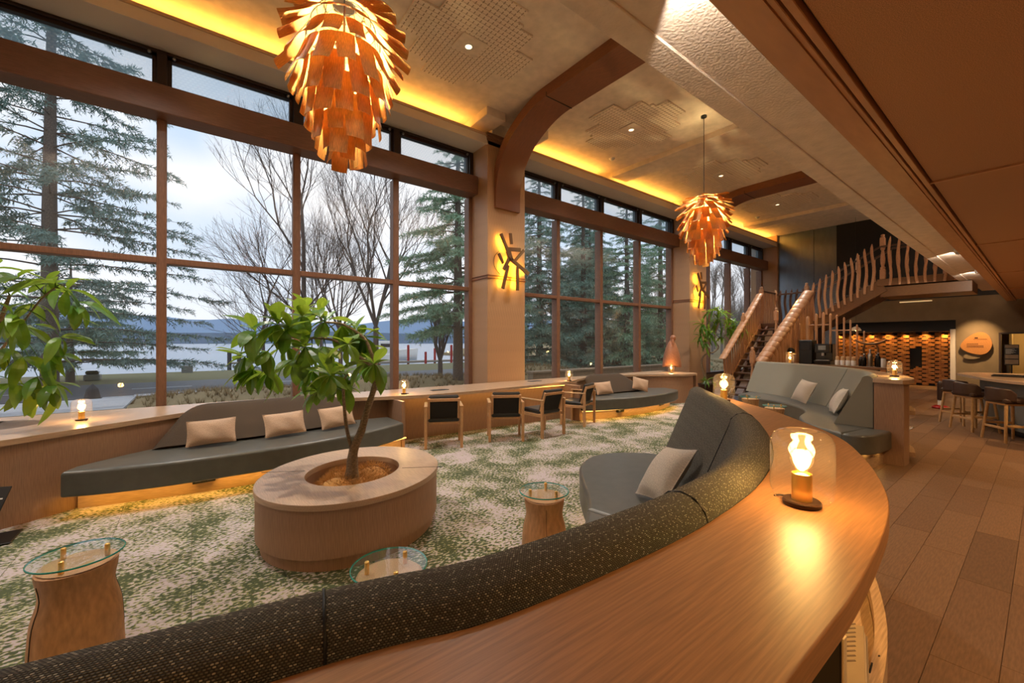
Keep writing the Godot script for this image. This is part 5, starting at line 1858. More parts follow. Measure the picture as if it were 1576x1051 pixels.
func stairs() -> void:
	var t := thing("staircase", Vector3(-4.8, 0, -13.2), "two flight wooden staircase with snaking balusters and plank clad handrail", "staircase")
	var b: MB
	var land := 2.15
	for k in range(1, 12):
		var y := land * k / 12.0
		var z := -11.50 - 0.232 * (k - 1)
		b = MB.new()
		b.bb(Vector3(-5.46, y - 0.045, z - 0.27), Vector3(-4.56, y, z), 0.008)
		part("tread", b, M.stair_dark, t)
	for x in [-5.30, -4.98, -4.72]:
		b = MB.new()
		b.bar(Vector3(x, 0.02, -11.55), Vector3(x, land - 0.13, -14.12), 0.05, 0.14, Vector3.UP, 0.004)
		part("stringer", b, M.stair_dark, t)
	b = MB.new()
	b.bb(Vector3(-5.58, land - 0.14, -15.34), Vector3(-4.15, land, -14.08), 0.006)
	part("landing", b, M.stair_dark, t)
	for p in [[-5.5, -15.25], [-4.25, -15.25], [-5.5, -14.2], [-4.25, -14.2]]:
		b = MB.new()
		b.bb(Vector3(p[0] - 0.06, 0, p[1] - 0.06), Vector3(p[0] + 0.06, land - 0.14, p[1] + 0.06), 0.005)
		part("landing_post", b, M.stair_dark, t)
	# upper flight and deck
	for k in range(1, 6):
		var y := land + (3.2 - land) * k / 6.0
		var x := -4.15 + 0.25 * (k - 1)
		b = MB.new()
		b.bb(Vector3(x, y - 0.045, -15.28), Vector3(x + 0.29, y, -14.22), 0.008)
		part("tread", b, M.stair_dark, t)
	for z in [-14.19, -15.31]:
		b = MB.new()
		b.bar(Vector3(-4.25, land - 0.12, z), Vector3(-2.60, 3.04, z), 0.06, 0.34, Vector3.UP, 0.005)
		part("stringer", b, M.stringer_wood, t)
	b = MB.new()
	b.bb(Vector3(-2.72, 3.02, -15.34), Vector3(-1.28, 3.2, -14.14), 0.006)
	part("deck", b, M.stringer_wood, t)
	b = MB.new()
	b.bb(Vector3(-2.66, 2.74, -15.32), Vector3(-1.05, 2.99, -14.17), 0.006)
	part("deck_beam", b, M.stringer_wood, t)
	# balusters: lower flight on the window side
	var n := 0
	for k in 19:
		var u := (k + 0.5) / 19.0
		var z := lerpf(-11.65, -14.05, u)
		var y := lerpf(0.08, land - 0.12, u)
		b = MB.new()
		wavy(b, Vector3(-5.50, y, z), 0.98, 0.085, 0.035, Vector3(0, 0, 1), 0.6, false)
		part("baluster", b, M.stair_wood, t)
	b = MB.new()
	b.bar(Vector3(-5.50, 0.02, -11.55), Vector3(-5.50, land - 0.08, -14.1), 0.05, 0.24, Vector3.UP, 0.005)
	part("stringer", b, M.stair_wood, t)
	# plank segments that make the fat handrails
	for rail in [[Vector3(-5.50, 1.10, -11.60), Vector3(-5.50, 3.08, -14.08), 14, 0.20, 0.12], [Vector3(-4.58, 1.02, -11.72), Vector3(-4.24, 3.02, -14.20), 15, 0.30, 0.24]]:
		var a: Vector3 = rail[0]; var d: Vector3 = (rail[1] - a) / rail[2]
		for k in rail[2]:
			b = MB.new()
			var c: Vector3 = a + d * (k + 0.5)
			var dir := d.normalized()
			var x := dir.cross(Vector3.UP).normalized()
			var y := x.cross(dir)
			var lp := []
			for e in 5:
				var f: float = [-0.50, -0.44, 0.0, 0.42, 0.49][e]
				var sc: float = [0.86, 0.98, 1.03, 1.0, 0.88][e]
				var l := []
				for m in 12:
					var an := TAU * m / 12
					var sw: Vector3 = d * f + dir * (-0.05 * sin(an))
					l.append(c + sw + x * (cos(an) * rail[3] * 0.5 * sc) + y * (sin(an) * rail[4] * 0.5 * sc))
				lp.append(l)
			b.loft(lp)
			part("rail_plank", b, M.stair_wood, t)
	# upright boards that clad the bar side of the lower flight
	for k in 16:
		var u := (k + 0.5) / 16.0
		var p := Vector3(-4.50, 0, -11.75).lerp(Vector3(-4.14, 0, -14.2), u)
		b = MB.new()
		var along := Vector3(0.34, 0, -2.48)
		wavy(b, p, lerpf(0.98, 2.98, u), 0.165, 0.05, along, k * 0.7, true)
		part("cladding_board", b, M.stair_wood, t)
	# landing railings
	for k in 6:
		b = MB.new()
		wavy(b, Vector3(-5.50, land, -14.32 - 0.17 * k), 1.0, 0.095, 0.035, Vector3(0, 0, 1), 1.4 + k * 0.1, false)
		part("baluster", b, M.stair_wood, t)
	for k in 8:
		b = MB.new()
		wavy(b, Vector3(-5.36 + 0.155 * k, land, -15.27), 1.12, 0.07, 0.03, Vector3(1, 0, 0), k * 0.2, true)
		part("baluster", b, M.stair_dark, t)
	b = MB.new()
	b.bar(Vector3(-5.50, land + 1.02, -14.2), Vector3(-5.50, land + 1.02, -15.27), 0.06, 0.05)
	b.bar(Vector3(-5.50, land + 0.98, -15.27), Vector3(-4.3, land + 1.0, -15.27), 0.05, 0.05)
	part("handrail", b, M.stair_dark, t)
	for p in [[-4.73, 0.0, -11.62, 1.44, 0.11], [-5.50, land, -14.16, 1.16, 0.11], [-5.50, land, -15.27, 1.14, 0.10], [-4.60, land, -15.20, 1.28, 0.11], [-5.50, 1.22, -12.9, 1.22, 0.10], [-4.72, 1.3, -13.15, 1.25, 0.10], [-2.62, 3.2, -14.24, 1.18, 0.11], [-3.35, 2.6, -15.25, 1.5, 0.10]]:
		b = MB.new()
		newel(b, Vector3(p[0], p[1], p[2]), p[3], p[4])
		part("newel_post", b, M.stair_wood, t)
	# upper flight: tall snaking balusters on the near side, turned ones on the far side
	for k in 10:
		var u := k / 9.0
		var x := lerpf(-4.12, -2.80, u)
		var y := lerpf(2.18, 2.92, u)
		b = MB.new()
		wavy(b, Vector3(x, y, -14.13), lerpf(1.10, 1.22, u), 0.062, 0.05, Vector3(1, 0, 0), 0.4 + 0.5 * k, true)
		part("baluster", b, M.stair_wood, t)
	for k in 9:
		b = MB.new()
		wavy(b, Vector3(-2.46 + 0.165 * k, 3.02, -14.11), 1.25, 0.055, 0.045, Vector3(1, 0, 0), 0.9 * k, true)
		part("baluster", b, M.stair_wood, t)
	for k in 16:
		var x := -4.0 + 0.17 * k
		var y := minf(3.2, lerpf(2.3, 3.2, clampf((x + 4.0) / 1.4, 0, 1)))
		b = MB.new()
		b.lathe(PackedVector2Array([Vector2(0.02, 0), Vector2(0.02, 0.2), Vector2(0.035, 0.3), Vector2(0.018, 0.45), Vector2(0.03, 0.6), Vector2(0.018, 0.8), Vector2(0.02, 0.95)]), 8, Transform3D(Basis.IDENTITY, Vector3(x, y, -15.25)))
		part("turned_baluster", b, M.stair_wood, t)
	b = MB.new()
	b.bar(Vector3(-4.15, 3.2, -15.25), Vector3(-2.6, 4.15, -15.25), 0.06, 0.05)
	b.bar(Vector3(-2.6, 4.15, -15.25), Vector3(-1.3, 4.15, -15.25), 0.06, 0.05)
	b.bar(Vector3(-4.15, 3.15, -14.17), Vector3(-2.66, 4.05, -14.17), 0.04, 0.04)
	b.bar(Vector3(-2.66, 4.05, -14.17), Vector3(-1.3, 4.05, -14.17), 0.04, 0.04)
	part("handrail", b, M.stair_dark, t)
	# screen of round poles whose heads rise and fall in an arch, with cross rails
	var sc := thing("pole_screen", Vector3(-3.6, 0, -13.5), "screen of slim round poles rising in an arch between stairs and bar", "screen")
	var tops := [[-4.442, 1.78, 0.05], [-4.252, 2.103, 0.05], [-4.051, 2.293, 0.045], [-3.856, 2.353, 0.035], [-3.695, 2.379, 0.033], [-3.537, 2.335, 0.03], [-3.397, 2.293, 0.026], [-3.246, 2.217, 0.024], [-3.112, 2.144, 0.022], [-2.98, 2.022, 0.022], [-2.838, 1.853, 0.02]]
	for q in tops:
		b = MB.new()
		var h: float = q[1]; var r: float = q[2]
		b.lathe(PackedVector2Array([Vector2(r, 0), Vector2(r, h - r * 2), Vector2(r * 0.85, h - r), Vector2(r * 0.5, h - r * 0.3), Vector2(0, h)]), 10, Transform3D(Basis.IDENTITY, Vector3(q[0], 0, -13.46)))
		part("pole", b, M.stair_wood, sc)
	for q in [[-4.06, -3.53, 2.02], [-3.54, -3.10, 1.86]]:
		b = MB.new()
		b.bb(Vector3(q[0], q[2], -13.48), Vector3(q[1], q[2] + 0.03, -13.44), 0.005)
		part("cross_rail", b, M.stair_wood, sc)

# ---------------------------------------------------------------- service counter with its machines and jars
func service_bar() -> void:
	var t := thing("service_counter", Vector3(-3.2, 0, -12.9), "dark wooden service counter behind the far sofa, with coffee things", "counter")
	var b := MB.new()
	b.prism(curve2(v2([-4.45, -12.55, -3.4, -12.45, -2.5, -12.15, -2.15, -12.0, -2.05, -12.3, -2.5, -12.85, -3.4, -13.25, -4.45, -13.30]), 0.1, true), 0.95, 1.0, 0.004, 1)
	part("top", b, M.stringer_wood, t)
	b = MB.new()
	b.prism(curve2(v2([-4.40, -12.62, -3.4, -12.52, -2.55, -12.25, -2.3, -12.2, -2.55, -12.8, -3.4, -13.18, -4.40, -13.22]), 0.1, true), 0.0, 0.95, 0.0, 1)
	part("body", b, M.stair_dark, t)
	var y := 1.0
	# coffee machines
	var m := thing("coffee_machine", Vector3(-3.86, y, -12.85), "tall black drinks machine on the service counter, the nearer to the stairs", "coffee machine")
	b = MB.new(); b.bb(Vector3(-4.02, y, -13.05), Vector3(-3.72, y + 0.62, -12.68), 0.012); part("body", b, M.black, m)
	b = MB.new(); b.bb(Vector3(-3.98, y + 0.36, -12.69), Vector3(-3.76, y + 0.56, -12.67), 0.004); part("front", b, M.black_gloss, m)
	m = thing("coffee_machine", Vector3(-3.5, y, -12.85), "black coffee machine with a grey screen on the service counter", "coffee machine")
	b = MB.new(); b.bb(Vector3(-3.68, y, -13.05), Vector3(-3.32, y + 0.10, -12.62), 0.01); b.bb(Vector3(-3.68, y + 0.1, -13.05), Vector3(-3.32, y + 0.52, -12.80), 0.01); b.bb(Vector3(-3.66, y + 0.30, -12.82), Vector3(-3.34, y + 0.52, -12.64), 0.01); part("body", b, M.black_gloss, m)
	b = MB.new(); b.bb(Vector3(-3.58, y + 0.37, -12.642), Vector3(-3.42, y + 0.48, -12.634), 0.002); part("display", b, M.grey_panel, m)
	b = MB.new(); b.bb(Vector3(-3.53, y + 0.22, -12.76), Vector3(-3.47, y + 0.30, -12.70), 0.004); b.bb(Vector3(-3.64, y + 0.10, -12.78), Vector3(-3.36, y + 0.115, -12.64), 0.002); part("spout", b, M.steel, m)
	# small black lamp with a bent shade
	var l := thing("desk_lamp", Vector3(-4.28, y, -12.9), "small black shaded lamp on the service counter next to the stair boards", "lamp")
	b = MB.new(); b.lathe(PackedVector2Array([Vector2(0.07, 0), Vector2(0.07, 0.012), Vector2(0.008, 0.016), Vector2(0.008, 0.34), Vector2(0, 0.34)]), 16, Transform3D(Basis.IDENTITY, Vector3(-4.28, y, -12.9))); part("stand", b, M.black, l)
	b = MB.new(); b.lathe(PackedVector2Array([Vector2(0.11, 0.30), Vector2(0.085, 0.38), Vector2(0.04, 0.41), Vector2(0, 0.415)]), 18, Transform3D(Basis.IDENTITY, Vector3(-4.28, y, -12.9))); part("shade", b, M.black, l)
	b = MB.new(); b.ball(Vector3(-4.28, y + 0.31, -12.9), Vector3(0.025, 0.03, 0.025), 10); part("bulb", b, M.candle_bulb, l)
	omni(Vector3(-4.28, y + 0.31, -12.9), 0.05, warm(), 0.02)
	# glass dispenser glowing with the lamp behind it
	var g := thing("glass_jar", Vector3(-4.10, y, -12.6), "round glass jar on the service counter catching lamp light", "jar")
	b = MB.new(); b.lathe(PackedVector2Array([Vector2(0.05, 0.0), Vector2(0.085, 0.03), Vector2(0.095, 0.12), Vector2(0.085, 0.21), Vector2(0.05, 0.25)]), 18, Transform3D(Basis.IDENTITY, Vector3(-4.10, y, -12.6))); part("glass", b, M.jar_glass, g)
	b = MB.new(); b.lathe(PackedVector2Array([Vector2(0.055, 0.245), Vector2(0.055, 0.27), Vector2(0.0, 0.28)]), 14, Transform3D(Basis.IDENTITY, Vector3(-4.10, y, -12.6))); part("lid", b, M.brass, g)
	# cups with wooden lids
	for k in 4:
		var at := Vector3(-3.18 + 0.115 * k, y, -12.62 + 0.04 * k)
		var c := thing("sugar_pot", at, "white pot with a wooden lid on the service counter, " + ["next to the coffee machine", "second from the coffee machine", "third from the coffee machine", "last before the bottles"][k], "pot", "white pots with wooden lids")
		b = MB.new(); b.lathe(PackedVector2Array([Vector2(0.0, 0.0), Vector2(0.042, 0.0), Vector2(0.046, 0.01), Vector2(0.046, 0.12), Vector2(0.04, 0.125)]), 16, Transform3D(Basis.IDENTITY, at)); part("pot", b, M.white, c)
		b = MB.new(); b.lathe(PackedVector2Array([Vector2(0.036, 0.125), Vector2(0.036, 0.20), Vector2(0.03, 0.215), Vector2(0.0, 0.215)]), 16, Transform3D(Basis.IDENTITY, at)); part("lid", b, M.oak_pale, c)
	# bottles and shakers
	var k2 := 0
	for q in [[-2.62, -12.42, 0.30, 0.045, 0], [-2.50, -12.36, 0.40, 0.05, 1], [-2.40, -12.44, 0.28, 0.04, 0], [-2.34, -12.28, 0.33, 0.042, 0], [-2.70, -12.52, 0.24, 0.045, 0], [-2.24, -12.22, 0.20, 0.045, 2]]:
		var at := Vector3(q[0], y, q[1])
		var o := thing("bottle", at, ["dark bottle on the service counter, behind the steel shaker", "tall steel shaker with a domed top on the service counter", "short dark bottle on the service counter in front of the shaker", "slim dark bottle on the service counter beside the white beaker", "squat dark bottle on the service counter next to the row of pots", "white beaker at the rounded end of the service counter"][k2], ["bottle", "shaker", "bottle", "bottle", "bottle", "beaker"][k2], "bottles on the service counter")
		k2 += 1
		var h: float = q[2]; var r: float = q[3]
		b = MB.new()
		if q[4] == 2: b.lathe(PackedVector2Array([Vector2(0, 0), Vector2(r, 0), Vector2(r, h), Vector2(r * 0.92, h), Vector2(r * 0.9, 0.01)]), 16, Transform3D(Basis.IDENTITY, at))
		else: b.lathe(PackedVector2Array([Vector2(0, 0), Vector2(r, 0), Vector2(r, h * 0.62), Vector2(r * 0.8, h * 0.72), Vector2(r * 0.36, h * 0.80), Vector2(r * 0.34, h * 0.93)]), 16, Transform3D(Basis.IDENTITY, at))
		part("body", b, [M.black_gloss, M.steel, M.white][q[4]], o)
		b = MB.new(); b.lathe(PackedVector2Array([Vector2(r * 0.42, h * 0.92), Vector2(r * 0.42, h * 0.98), Vector2(0, h)]), 12, Transform3D(Basis.IDENTITY, at)); part("cap", b, M.steel, o)
	# carved bowl on curved legs
	var w := thing("carved_bowl", Vector3(-2.62, y, -13.0), "boat shaped carved wooden bowl on bent legs above the bottles", "bowl")
	b = MB.new()
	var loops := []
	for i in 13:
		var u := i / 6.0 - 1.0
		var lp := []
		var ww := 0.07 * sqrt(maxf(0.02, 1.0 - u * u))
		for s in 10:
			var a := TAU * s / 10
			lp.append(Vector3(-2.62 + u * 0.30, y + 0.52 + 0.10 * u * u + sin(a) * 0.025, -13.0 + cos(a) * ww))
		loops.append(lp)
	b.loft(loops); part("bowl", b, M.stringer_wood, w)
	for s in [-1.0, 1.0]:
		b = MB.new()
		b.tube(curve3([Vector3(-2.62 + s * 0.16, y, -13.0), Vector3(-2.62 + s * 0.10, y + 0.2, -13.0), Vector3(-2.62 + s * 0.14, y + 0.38, -13.0), Vector3(-2.62 + s * 0.10, y + 0.52, -13.0)], 4), PackedFloat32Array([0.022]), 8)
		part("leg", b, M.stringer_wood, w)
	# paper shaded lamp far behind
	var p := thing("pendant_lamp", Vector3(-4.15, 2.0, -18.6), "small pale bowl shaded pendant lamp glowing before the block wall", "pendant lamp")
	b = MB.new(); b.lathe(PackedVector2Array([Vector2(0.16, 0.0), Vector2(0.12, 0.09), Vector2(0.05, 0.14), Vector2(0, 0.15)]), 18, Transform3D(Basis.IDENTITY, Vector3(-4.15, 1.98, -18.6))); part("shade", b, M.cream, p)
	b = MB.new(); b.ball(Vector3(-4.15, 2.0, -18.6), Vector3(0.03, 0.03, 0.03), 10); part("bulb", b, M.candle_bulb, p)
	b = MB.new(); b.tube(PackedVector3Array([Vector3(-4.15, 2.12, -18.6), Vector3(-4.15, 2.6, -18.6), Vector3(-4.15, 6.0, -18.6)]), PackedFloat32Array([0.004]), 5); part("cord", b, M.black, p)
	omni(Vector3(-4.15, 2.0, -18.6), 0.10, warm(), 0.03)
	# light for the bar, from fittings in the black band
	for x in [-4.6, -3.3]: spot(Vector3(x, 2.9, -13.9), Vector3(x, 0.9, -12.9), 1.5, warm(), 60.0, 1.0, 0.05)

# ---------------------------------------------------------------- bar table, stools, plaque
func bar_side() -> void:
	var t := thing("bar_table", Vector3(0.2, 0, -11.2), "high oak bar table with a rounded front and grey body, stools drawn up", "bar table")
	var b := MB.new()
	var pl := curve2(v2([-1.10, -12.15, -1.02, -11.75, -0.84, -11.2, -0.62, -10.65, -0.36, -10.2, 0.05, -9.85, 0.8, -9.75, 1.6, -9.9, 1.8, -10.6, 1.7, -12.4, 0.8, -12.75, -0.2, -12.72, -0.85, -12.6]), 0.08, true)
	b.prism(pl, 0.905, 0.95, 0.006, 2)
	part("top", b, M.oak_along, t)
	b = MB.new()
	b.prism(MB.inset(pl, 0.30), 0.10, 0.905, 0.0, 1)
	part("body", b, M.grey_panel, t)
	b = MB.new()
	b.prism(MB.inset(pl, 0.36), 0.0, 0.10, 0.0, 1)
	part("plinth", b, M.black, t)
	b = MB.new()
	var rail := PackedVector3Array()
	for q in curve2(v2([-0.82, -11.9, -0.74, -11.5, -0.50, -10.85, -0.20, -10.35, 0.2, -10.05]), 0.1): rail.append(Vector3(q.x, 0.22, q.y))
	b.tube(rail, PackedFloat32Array([0.018]), 8)
	part("foot_rail", b, M.steel, t)
	var tray := MB.new()
	tray.bb(Vector3(-0.62, 0.95, -11.9), Vector3(0.3, 0.965, -11.3), 0.006)
	single("tray", tray, M.black, Vector3(-0.2, 0.95, -11.6), "flat dark tray lying on the high bar table", "tray")
	# stools
	var s := thing("bar_stool", Vector3.ZERO, "brown leather bar stool on pale oak legs, nearest of those at the bar table", "bar stool", "bar stools at the bar table")
	# faces -z; back on +z
	for x in [-1.0, 1.0]:
		for z in [-1.0, 1.0]:
			b = MB.new()
			b.tube(PackedVector3Array([Vector3(x * 0.225, 0.0, z * 0.20), Vector3(x * 0.17, 0.60, z * 0.155)]), PackedFloat32Array([0.018, 0.022]), 10)
			part("leg", b, M.oak_pale, s)
	b = MB.new()
	b.bar(Vector3(-0.205, 0.22, 0.183), Vector3(0.205, 0.22, 0.183), 0.018, 0.035, Vector3.UP, 0.004)
	b.bar(Vector3(-0.205, 0.22, -0.183), Vector3(0.205, 0.22, -0.183), 0.018, 0.035, Vector3.UP, 0.004)
	for x in [-1.0, 1.0]: b.bar(Vector3(x * 0.205, 0.26, -0.18), Vector3(x * 0.205, 0.26, 0.18), 0.018, 0.035, Vector3.UP, 0.004)
	part("stretcher", b, M.oak_pale, s)
	b = MB.new()
	b.bb(Vector3(-0.18, 0.575, -0.17), Vector3(0.18, 0.61, 0.17), 0.005)
	part("seat_frame", b, M.oak_pale, s)
	b = MB.new()
	b.box(Vector3(0, 0.645, -0.01), Vector3(0.43, 0.08, 0.42), Basis.IDENTITY, 0.025)
	part("seat", b, M.brown_leather, s)
	b = MB.new()
	var loops := []
	for i in 15:
		var a := lerpf(-1.0, 1.0, i / 14.0)
		var px := sin(a * 1.25) * 0.225
		var pz := 0.215 - 0.16 * pow(absf(a), 3.0)
		var dirx := cos(a * 1.25); var nx := Vector2(sin(a * 0.9), cos(a * 0.9))
		var lp := []
		var hh := 0.85 - 0.02 * absf(a) - (0.07 * pow(maxf(0.0, absf(a) - 0.8) / 0.2, 2.0))
		for q in [[-0.02, 0.635], [0.022, 0.635], [0.026, 0.66], [0.026, hh - 0.02], [0.016, hh], [-0.008, hh], [-0.02, hh - 0.02]]:
			lp.append(Vector3(px + nx.x * q[0], q[1], pz + nx.y * q[0]))
		loops.append(lp)
	b.loft(loops)
	part("backrest", b, M.brown_leather, s)
	var put := [[Vector3(-0.37, 0, -10.20), 0.0, ""], [Vector3(-0.80, 0, -10.98), 0.1, "brown leather bar stool at the bar table, second from the near end"], [Vector3(-1.0, 0, -11.62), 0.25, "brown leather bar stool at the bar table, mostly hidden behind the second one"], [Vector3(0.12, 0, -9.62), -0.5, "brown leather bar stool at the rounded near corner of the bar table"]]
	for k in put.size():
		var f := Vector2(0.80, -0.59).rotated(-put[k][1])
		var turn := atan2(-f.x, -f.y)
		if k == 0: s.position = put[0][0]; s.rotation.y = turn
		else: dup(s, put[k][0], turn, put[k][2])
	# a red footed stand by the jamb
	var st := thing("floor_stand", Vector3(-1.55, 0, -14.0), "small stand with a round red foot on the floor beyond the stools", "stand")
	b = MB.new(); b.lathe(PackedVector2Array([Vector2(0, 0), Vector2(0.15, 0), Vector2(0.15, 0.04), Vector2(0.10, 0.07), Vector2(0.03, 0.08), Vector2(0, 0.08)]), 20, Transform3D(Basis.IDENTITY, Vector3(-1.55, 0, -14.0))); part("foot", b, M.red_paint, st)
	b = MB.new(); b.lathe(PackedVector2Array([Vector2(0.05, 0.08), Vector2(0.05, 0.2), Vector2(0.0, 0.2)]), 14, Transform3D(Basis.IDENTITY, Vector3(-1.55, 0, -14.0))); part("collar", b, M.white, st)
	b = MB.new(); b.lathe(PackedVector2Array([Vector2(0.055, 0.2), Vector2(0.06, 0.24), Vector2(0.06, 0.58), Vector2(0.03, 0.64), Vector2(0.0, 0.65)]), 14, Transform3D(Basis.IDENTITY, Vector3(-1.55, 0, -14.0))); part("canister", b, M.brown_leather, st)
	# carved plaque: a flat wooden shape with two engraved lines of lettering
	var q := thing("plaque", Vector3(-1.36, 1.5, END + 0.10), "carved wooden plaque with an oval lower lobe, lit on the plaster wall", "plaque")
	b = MB.new()
	var out := curve2(v2([-1.69, 1.42, -1.62, 1.62, -1.45, 1.80, -1.27, 1.885, -1.12, 1.80, -1.04, 1.60, -1.05, 1.40, -1.16, 1.22, -1.33, 1.19, -1.55, 1.27]), 0.04, true)
	var fl := PackedVector2Array()
	for p in out: fl.append(Vector2(p.x, p.y))
	prism_z(b, fl, END + 0.06, END + 0.115)
	part("board", b, M.block_a, q)
	b = MB.new()
	var ov := PackedVector2Array()
	for k in 28: ov.append(Vector2(-1.44 + cos(TAU * k / 28) * 0.19, 1.13 + sin(TAU * k / 28 + 0.15) * 0.095))
	prism_z(b, ov, END + 0.02, END + 0.07)
	part("lower_lobe", b, M.earth_plaster, q)
	b = MB.new()
	for r in [[-1.42, -1.13, 1.655, 0.010], [-1.56, -1.20, 1.405, 0.010]]: b.bb(Vector3(r[0], r[2], END + 0.112), Vector3(r[1], r[2] + r[3], END + 0.118), 0.0)
	for i in 13: b.bb(Vector3(-1.55 + i * 0.027, 1.435, END + 0.112), Vector3(-1.55 + i * 0.027 + 0.017, 1.465, END + 0.118), 0.0)
	for i in 9: b.bb(Vector3(-1.55 + i * 0.027, 1.495, END + 0.112), Vector3(-1.55 + i * 0.027 + 0.015, 1.525, END + 0.118), 0.0)
	b.bb(Vector3(-1.39, 1.68, END + 0.112), Vector3(-1.32, 1.72, END + 0.118), 0.0)
	part("engraving", b, M.bronze, q)
	spot(Vector3(-1.25, 2.95, END + 1.0), Vector3(-1.35, 1.45, END + 0.1), 8.0, Color(1.0, 0.84, 0.62), 26.0, 0.9, 0.03)
	# menu stand in the doorway
	var mn := thing("menu_board", Vector3(-0.66, 0.0, -18.9), "dark menu board on a stand beside the doorway, with white text blocks", "menu board")
	b = MB.new(); b.bb(Vector3(-0.78, 0.90, -18.93), Vector3(-0.50, 1.50, -18.90), 0.004); part("board", b, M.black, mn)
	b = MB.new(); b.bb(Vector3(-0.655, 0.0, -18.95), Vector3(-0.625, 0.92, -18.92), 0.003); b.bb(Vector3(-0.8, 0.0, -19.02), Vector3(-0.48, 0.02, -18.82), 0.003); part("stand", b, M.black, mn)
	for r in [[-0.765, -0.515, 1.40, 1.485], [-0.765, -0.515, 1.09, 1.20], [-0.765, -0.515, 0.93, 1.06]]:
		b = MB.new()
		b.bb(Vector3(r[0], r[2], -18.9), Vector3(r[1], r[3], -18.896), 0.0)
		part("printed_sheet", b, M.concrete, mn)
	b = MB.new()
	for i in 8: b.bb(Vector3(-0.755, 1.23 + i * 0.019, -18.9), Vector3(-0.755 + 0.10 + 0.12 * fmod(i * 0.37, 1.0), 1.238 + i * 0.019, -18.897), 0.0)
	part("text_line", b, M.white, mn)
	for z in [-9.0, -13.2]:
		spot(Vector3(-0.2, 2.76, z), Vector3(-0.4, 0, z - 0.5), 1.5, Color(1.0, 0.82, 0.58), 55.0, 1.0, 0.04)

# a plan drawn in x and y, pushed through z
func prism_z(b: MB, p: PackedVector2Array, z0: float, z1: float) -> void:
	var l0 := []; var l1 := []
	for q in p:
		l0.append(Vector3(q.x, q.y, z0)); l0.append(Vector3(q.x, q.y, z0))
		l1.append(Vector3(q.x, q.y, z1)); l1.append(Vector3(q.x, q.y, z1))
	b.loft([l0, l1])

# ---------------------------------------------------------------- plants indoors
func leaf_mesh(l: float, w: float, droop: float, wide := 1.3) -> ArrayMesh:
	# runs along +z from its stalk, broadest past the middle, folded a little along the midrib
	var b := MB.new()
	var n := 8
	var row := func(i: int) -> Array:
		var u := float(i) / n
		var ww := w * 0.5 * pow(sin(PI * pow(u, wide)), 0.72) if i > 0 and i < n else 0.0005
		var y := -droop * u * u * l
		var z := l * u * (1.0 - droop * 0.25 * u)
		return [Vector3(-ww, y + ww * 0.22, z), Vector3(0, y, z), Vector3(ww, y + ww * 0.22, z)]
	for i in n:
		var a: Array = row.call(i); var c: Array = row.call(i + 1)
		for k in 2:
			b.quad(a[k], a[k + 1], c[k + 1], c[k], Vector3.UP)
	return b.mesh()

func v3list(a: Array) -> Array:
	var o := []
	for i in range(0, a.size(), 3): o.append(Vector3(a[i], a[i + 1], a[i + 2]))
	return o

# whorls of leaves at the given points, joined to the nearest wood by a stalk
func whorls(t: Node3D, pts: Array, wood: PackedVector3Array, kinds: Array, per: int, r: RandomNumberGenerator, spread := 1.1, size_lo := 0.8, size_hi := 1.2) -> void:
	var at: Vector3 = org[t]
	var st := MB.new()
	var mats := [M.leaf_a, M.leaf_b, M.leaf_c, M.leaf_a]
	for p in pts:
		var best := wood[0]
		for q in wood:
			if q.distance_to(p) < best.distance_to(p): best = q
		var mid: Vector3 = best.lerp(p, 0.5) + Vector3(0, 0.04, 0)
		st.tube(curve3([best, mid, p], 4), PackedFloat32Array([0.006, 0.006, 0.005, 0.004, 0.004, 0.003, 0.003, 0.003, 0.003]), 5)
		var dir: Vector3 = ((p - best).normalized() + Vector3(0, 0.15, 0)).normalized()
		var x := dir.cross(Vector3.UP).normalized()
		if x.length() < 0.5: x = Vector3.RIGHT
		var y := x.cross(dir).normalized()
		var n := per + r.randi() % 3
		var ph := r.randf() * TAU
		for k in n:
			var a := ph + TAU * k / n + r.randf_range(-0.2, 0.2)
			var sp := spread * r.randf_range(0.75, 1.15)
			var d := (dir * cos(sp) + (x * cos(a) + y * sin(a)) * sin(sp) + Vector3(0, -0.22, 0)).normalized()
			var side := d.cross(Vector3.UP).normalized()
			if side.length() < 0.5: side = Vector3.RIGHT
			var up := side.cross(d)
			var s := r.randf_range(size_lo, size_hi)
			var o := part("leaf", kinds[r.randi() % kinds.size()], mats[r.randi() % 4], t)
			o.transform = Transform3D(Basis(-side, up, d).rotated(d, r.randf_range(-0.5, 0.5)).scaled(Vector3(s, s, s)), p - at)
	part("leaf_stalk", st, M.leaf_b, t)

